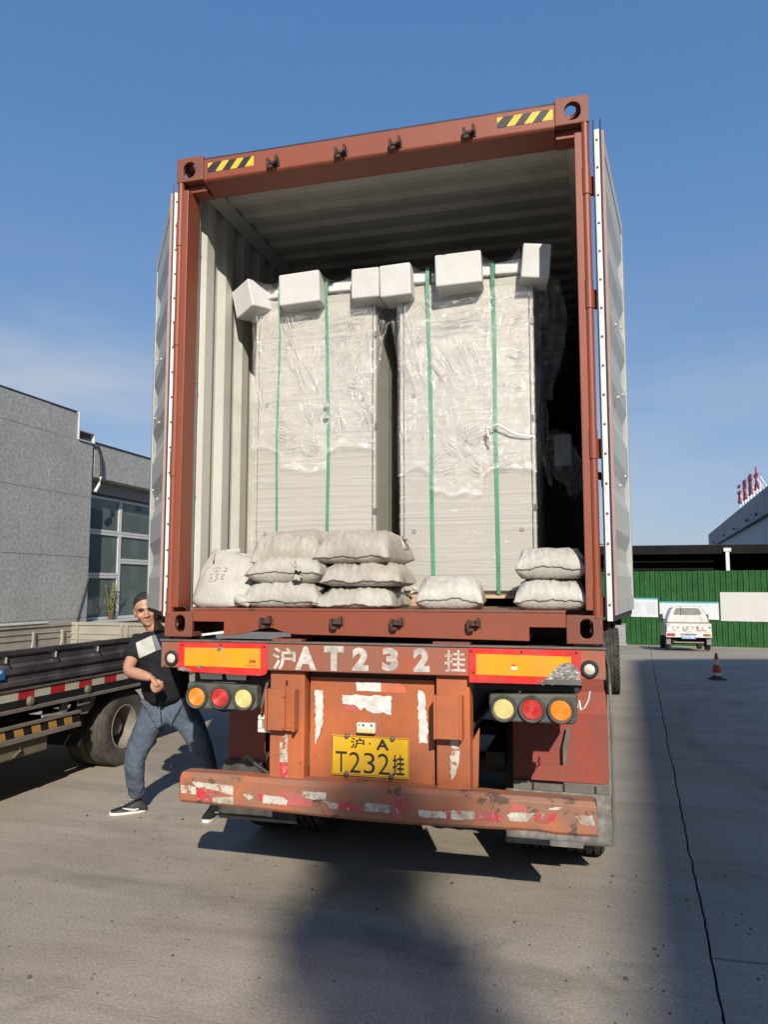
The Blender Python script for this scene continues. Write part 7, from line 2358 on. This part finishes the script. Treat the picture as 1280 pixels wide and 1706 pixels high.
    patch('chest_panel', [(-2.043, 1.2, 1.373), (-1.90, 1.2, 1.405), (-1.86, 1.2, 1.30), (-2.003, 1.2, 1.263)], M['shirt_grey'])
    # --- jeans, loose in the leg
    pts = [pel+V((0, 0, -0.02)), hipR+V((0.01, 0, -0.03)), hipR.lerp(kneeR, 0.55), kneeR, kneeR.lerp(ankR, 0.55), ankR+V((0, 0, 0.015)), hipL+V((-0.01, 0, -0.03)), hipL.lerp(kneeL, 0.55), kneeL, kneeL.lerp(ankL, 0.55), ankL+V((0, 0, 0.015))]
    rad = [(0.145, 0.13), 0.126, 0.112, 0.086, 0.074, 0.064, 0.122, 0.108, 0.086, 0.074, 0.062]
    ed = [(0, 1), (1, 2), (2, 3), (3, 4), (4, 5), (0, 6), (6, 7), (7, 8), (8, 9), (9, 10)]
    bm = skin_parts([(pts, rad, ed)])
    def fold2(p):
        k = 0.9 + 0.9*max(0, 1-abs(p.z-0.17)/0.14) + 0.8*max(0, 1-abs(p.z-0.66)/0.15)
        return k*(0.006*noise.noise((p.x*9+p.z*5, p.y*9, p.z*7)) + 0.0045*noise.noise((p.x*20+p.z*14, p.y*20-p.z*10, p.z*13)))
    me = remesh(bm, 0.011, 3, fold2)
    place(me, 'jeans', M['jeans'], t)
    # drawstring and key tag at the waist
    build(MB().tube([V((-1.955, 1.20, 0.885)), V((-1.95, 1.175, 0.83)), V((-1.945, 1.185, 0.77))], 0.005, 6), 'drawstring', M['shirt_grey'], t)
    build(MB().bar(V((-1.88, 1.09, 1.05)), V((-1.865, 1.10, 0.985)), 0.012, 0.005), 'key', M['chrome'], t)
    # --- shoes
    def shoe(heel, toe, name='shoe'):
        d = (toe-heel); L_ = d.length; d.normalize(); s = d.cross(V((0, 0, 1)))
        def P(a, b, z): return heel + d*a*L_ + s*b + V((0, 0, z))
        up_ = [(-0.02, 0.040, 0.075), (0.12, 0.041, 0.105), (0.28, 0.043, 0.098), (0.45, 0.045, 0.078), (0.65, 0.048, 0.058), (0.85, 0.043, 0.046), (1.0, 0.030, 0.036)]
        mb = MB()
        rows = []
        for a, w, h in up_:
            r = []
            for k in range(13):
                th = PI*k/12
                r.append(mb.bm.verts.new(P(a, w*math.cos(th), 0.024+(h-0.024)*math.sin(th)**0.7)))
            rows.append(r)
        for A, B in zip(rows, rows[1:]):
            for k in range(12):
                mb.bm.faces.new([A[k], A[k+1], B[k+1], B[k]])
        mb.bm.faces.new(rows[0]); mb.bm.faces.new(rows[-1][::-1])
        o = build(mb, name, M['shoe_black'], t, smooth=True)
        out = []
        n = 28
        for k in range(n):
            th = 2*PI*k/n
            a = 0.5-0.56*math.cos(th)
            w = 0.047*abs(math.sin(th))**0.6*(0.92+0.14*a)
            out.append(P(a, math.copysign(w, math.sin(th)), 0))
        mb = MB(); mb.prism([(p.x, p.y) for p in out], 'z', 0.001, 0.026)
        build(mb, 'sole', M['shoe_white'], o, bevel=0.005)
        mb = MB()
        for sd in (1, -1):
            pl = [(0.20, 0.048, 0.040), (0.32, 0.050, 0.034), (0.50, 0.049, 0.042), (0.68, 0.046, 0.056)]
            mb.tube([P(a, b*sd, z) for a, b, z in pl], [0.004, 0.008, 0.007, 0.003], 6)
        build(mb, 'stripe', M['shoe_white'], o)
        mb = MB()
        for i in range(4):
            a = 0.40+i*0.08
            mb.tube([P(a, -0.022, 0.086-i*0.008), P(a+0.01, 0, 0.094-i*0.008), P(a, 0.022, 0.086-i*0.008)], 0.003, 5)
        build(mb, 'lace', M['shoe_black'], o)
    shoe(V((-2.225, 1.462, 0)), V((-2.415, 1.305, 0)))
    shoe(V((-1.655, 1.56, 0)), V((-1.625, 1.32, 0)))
person()
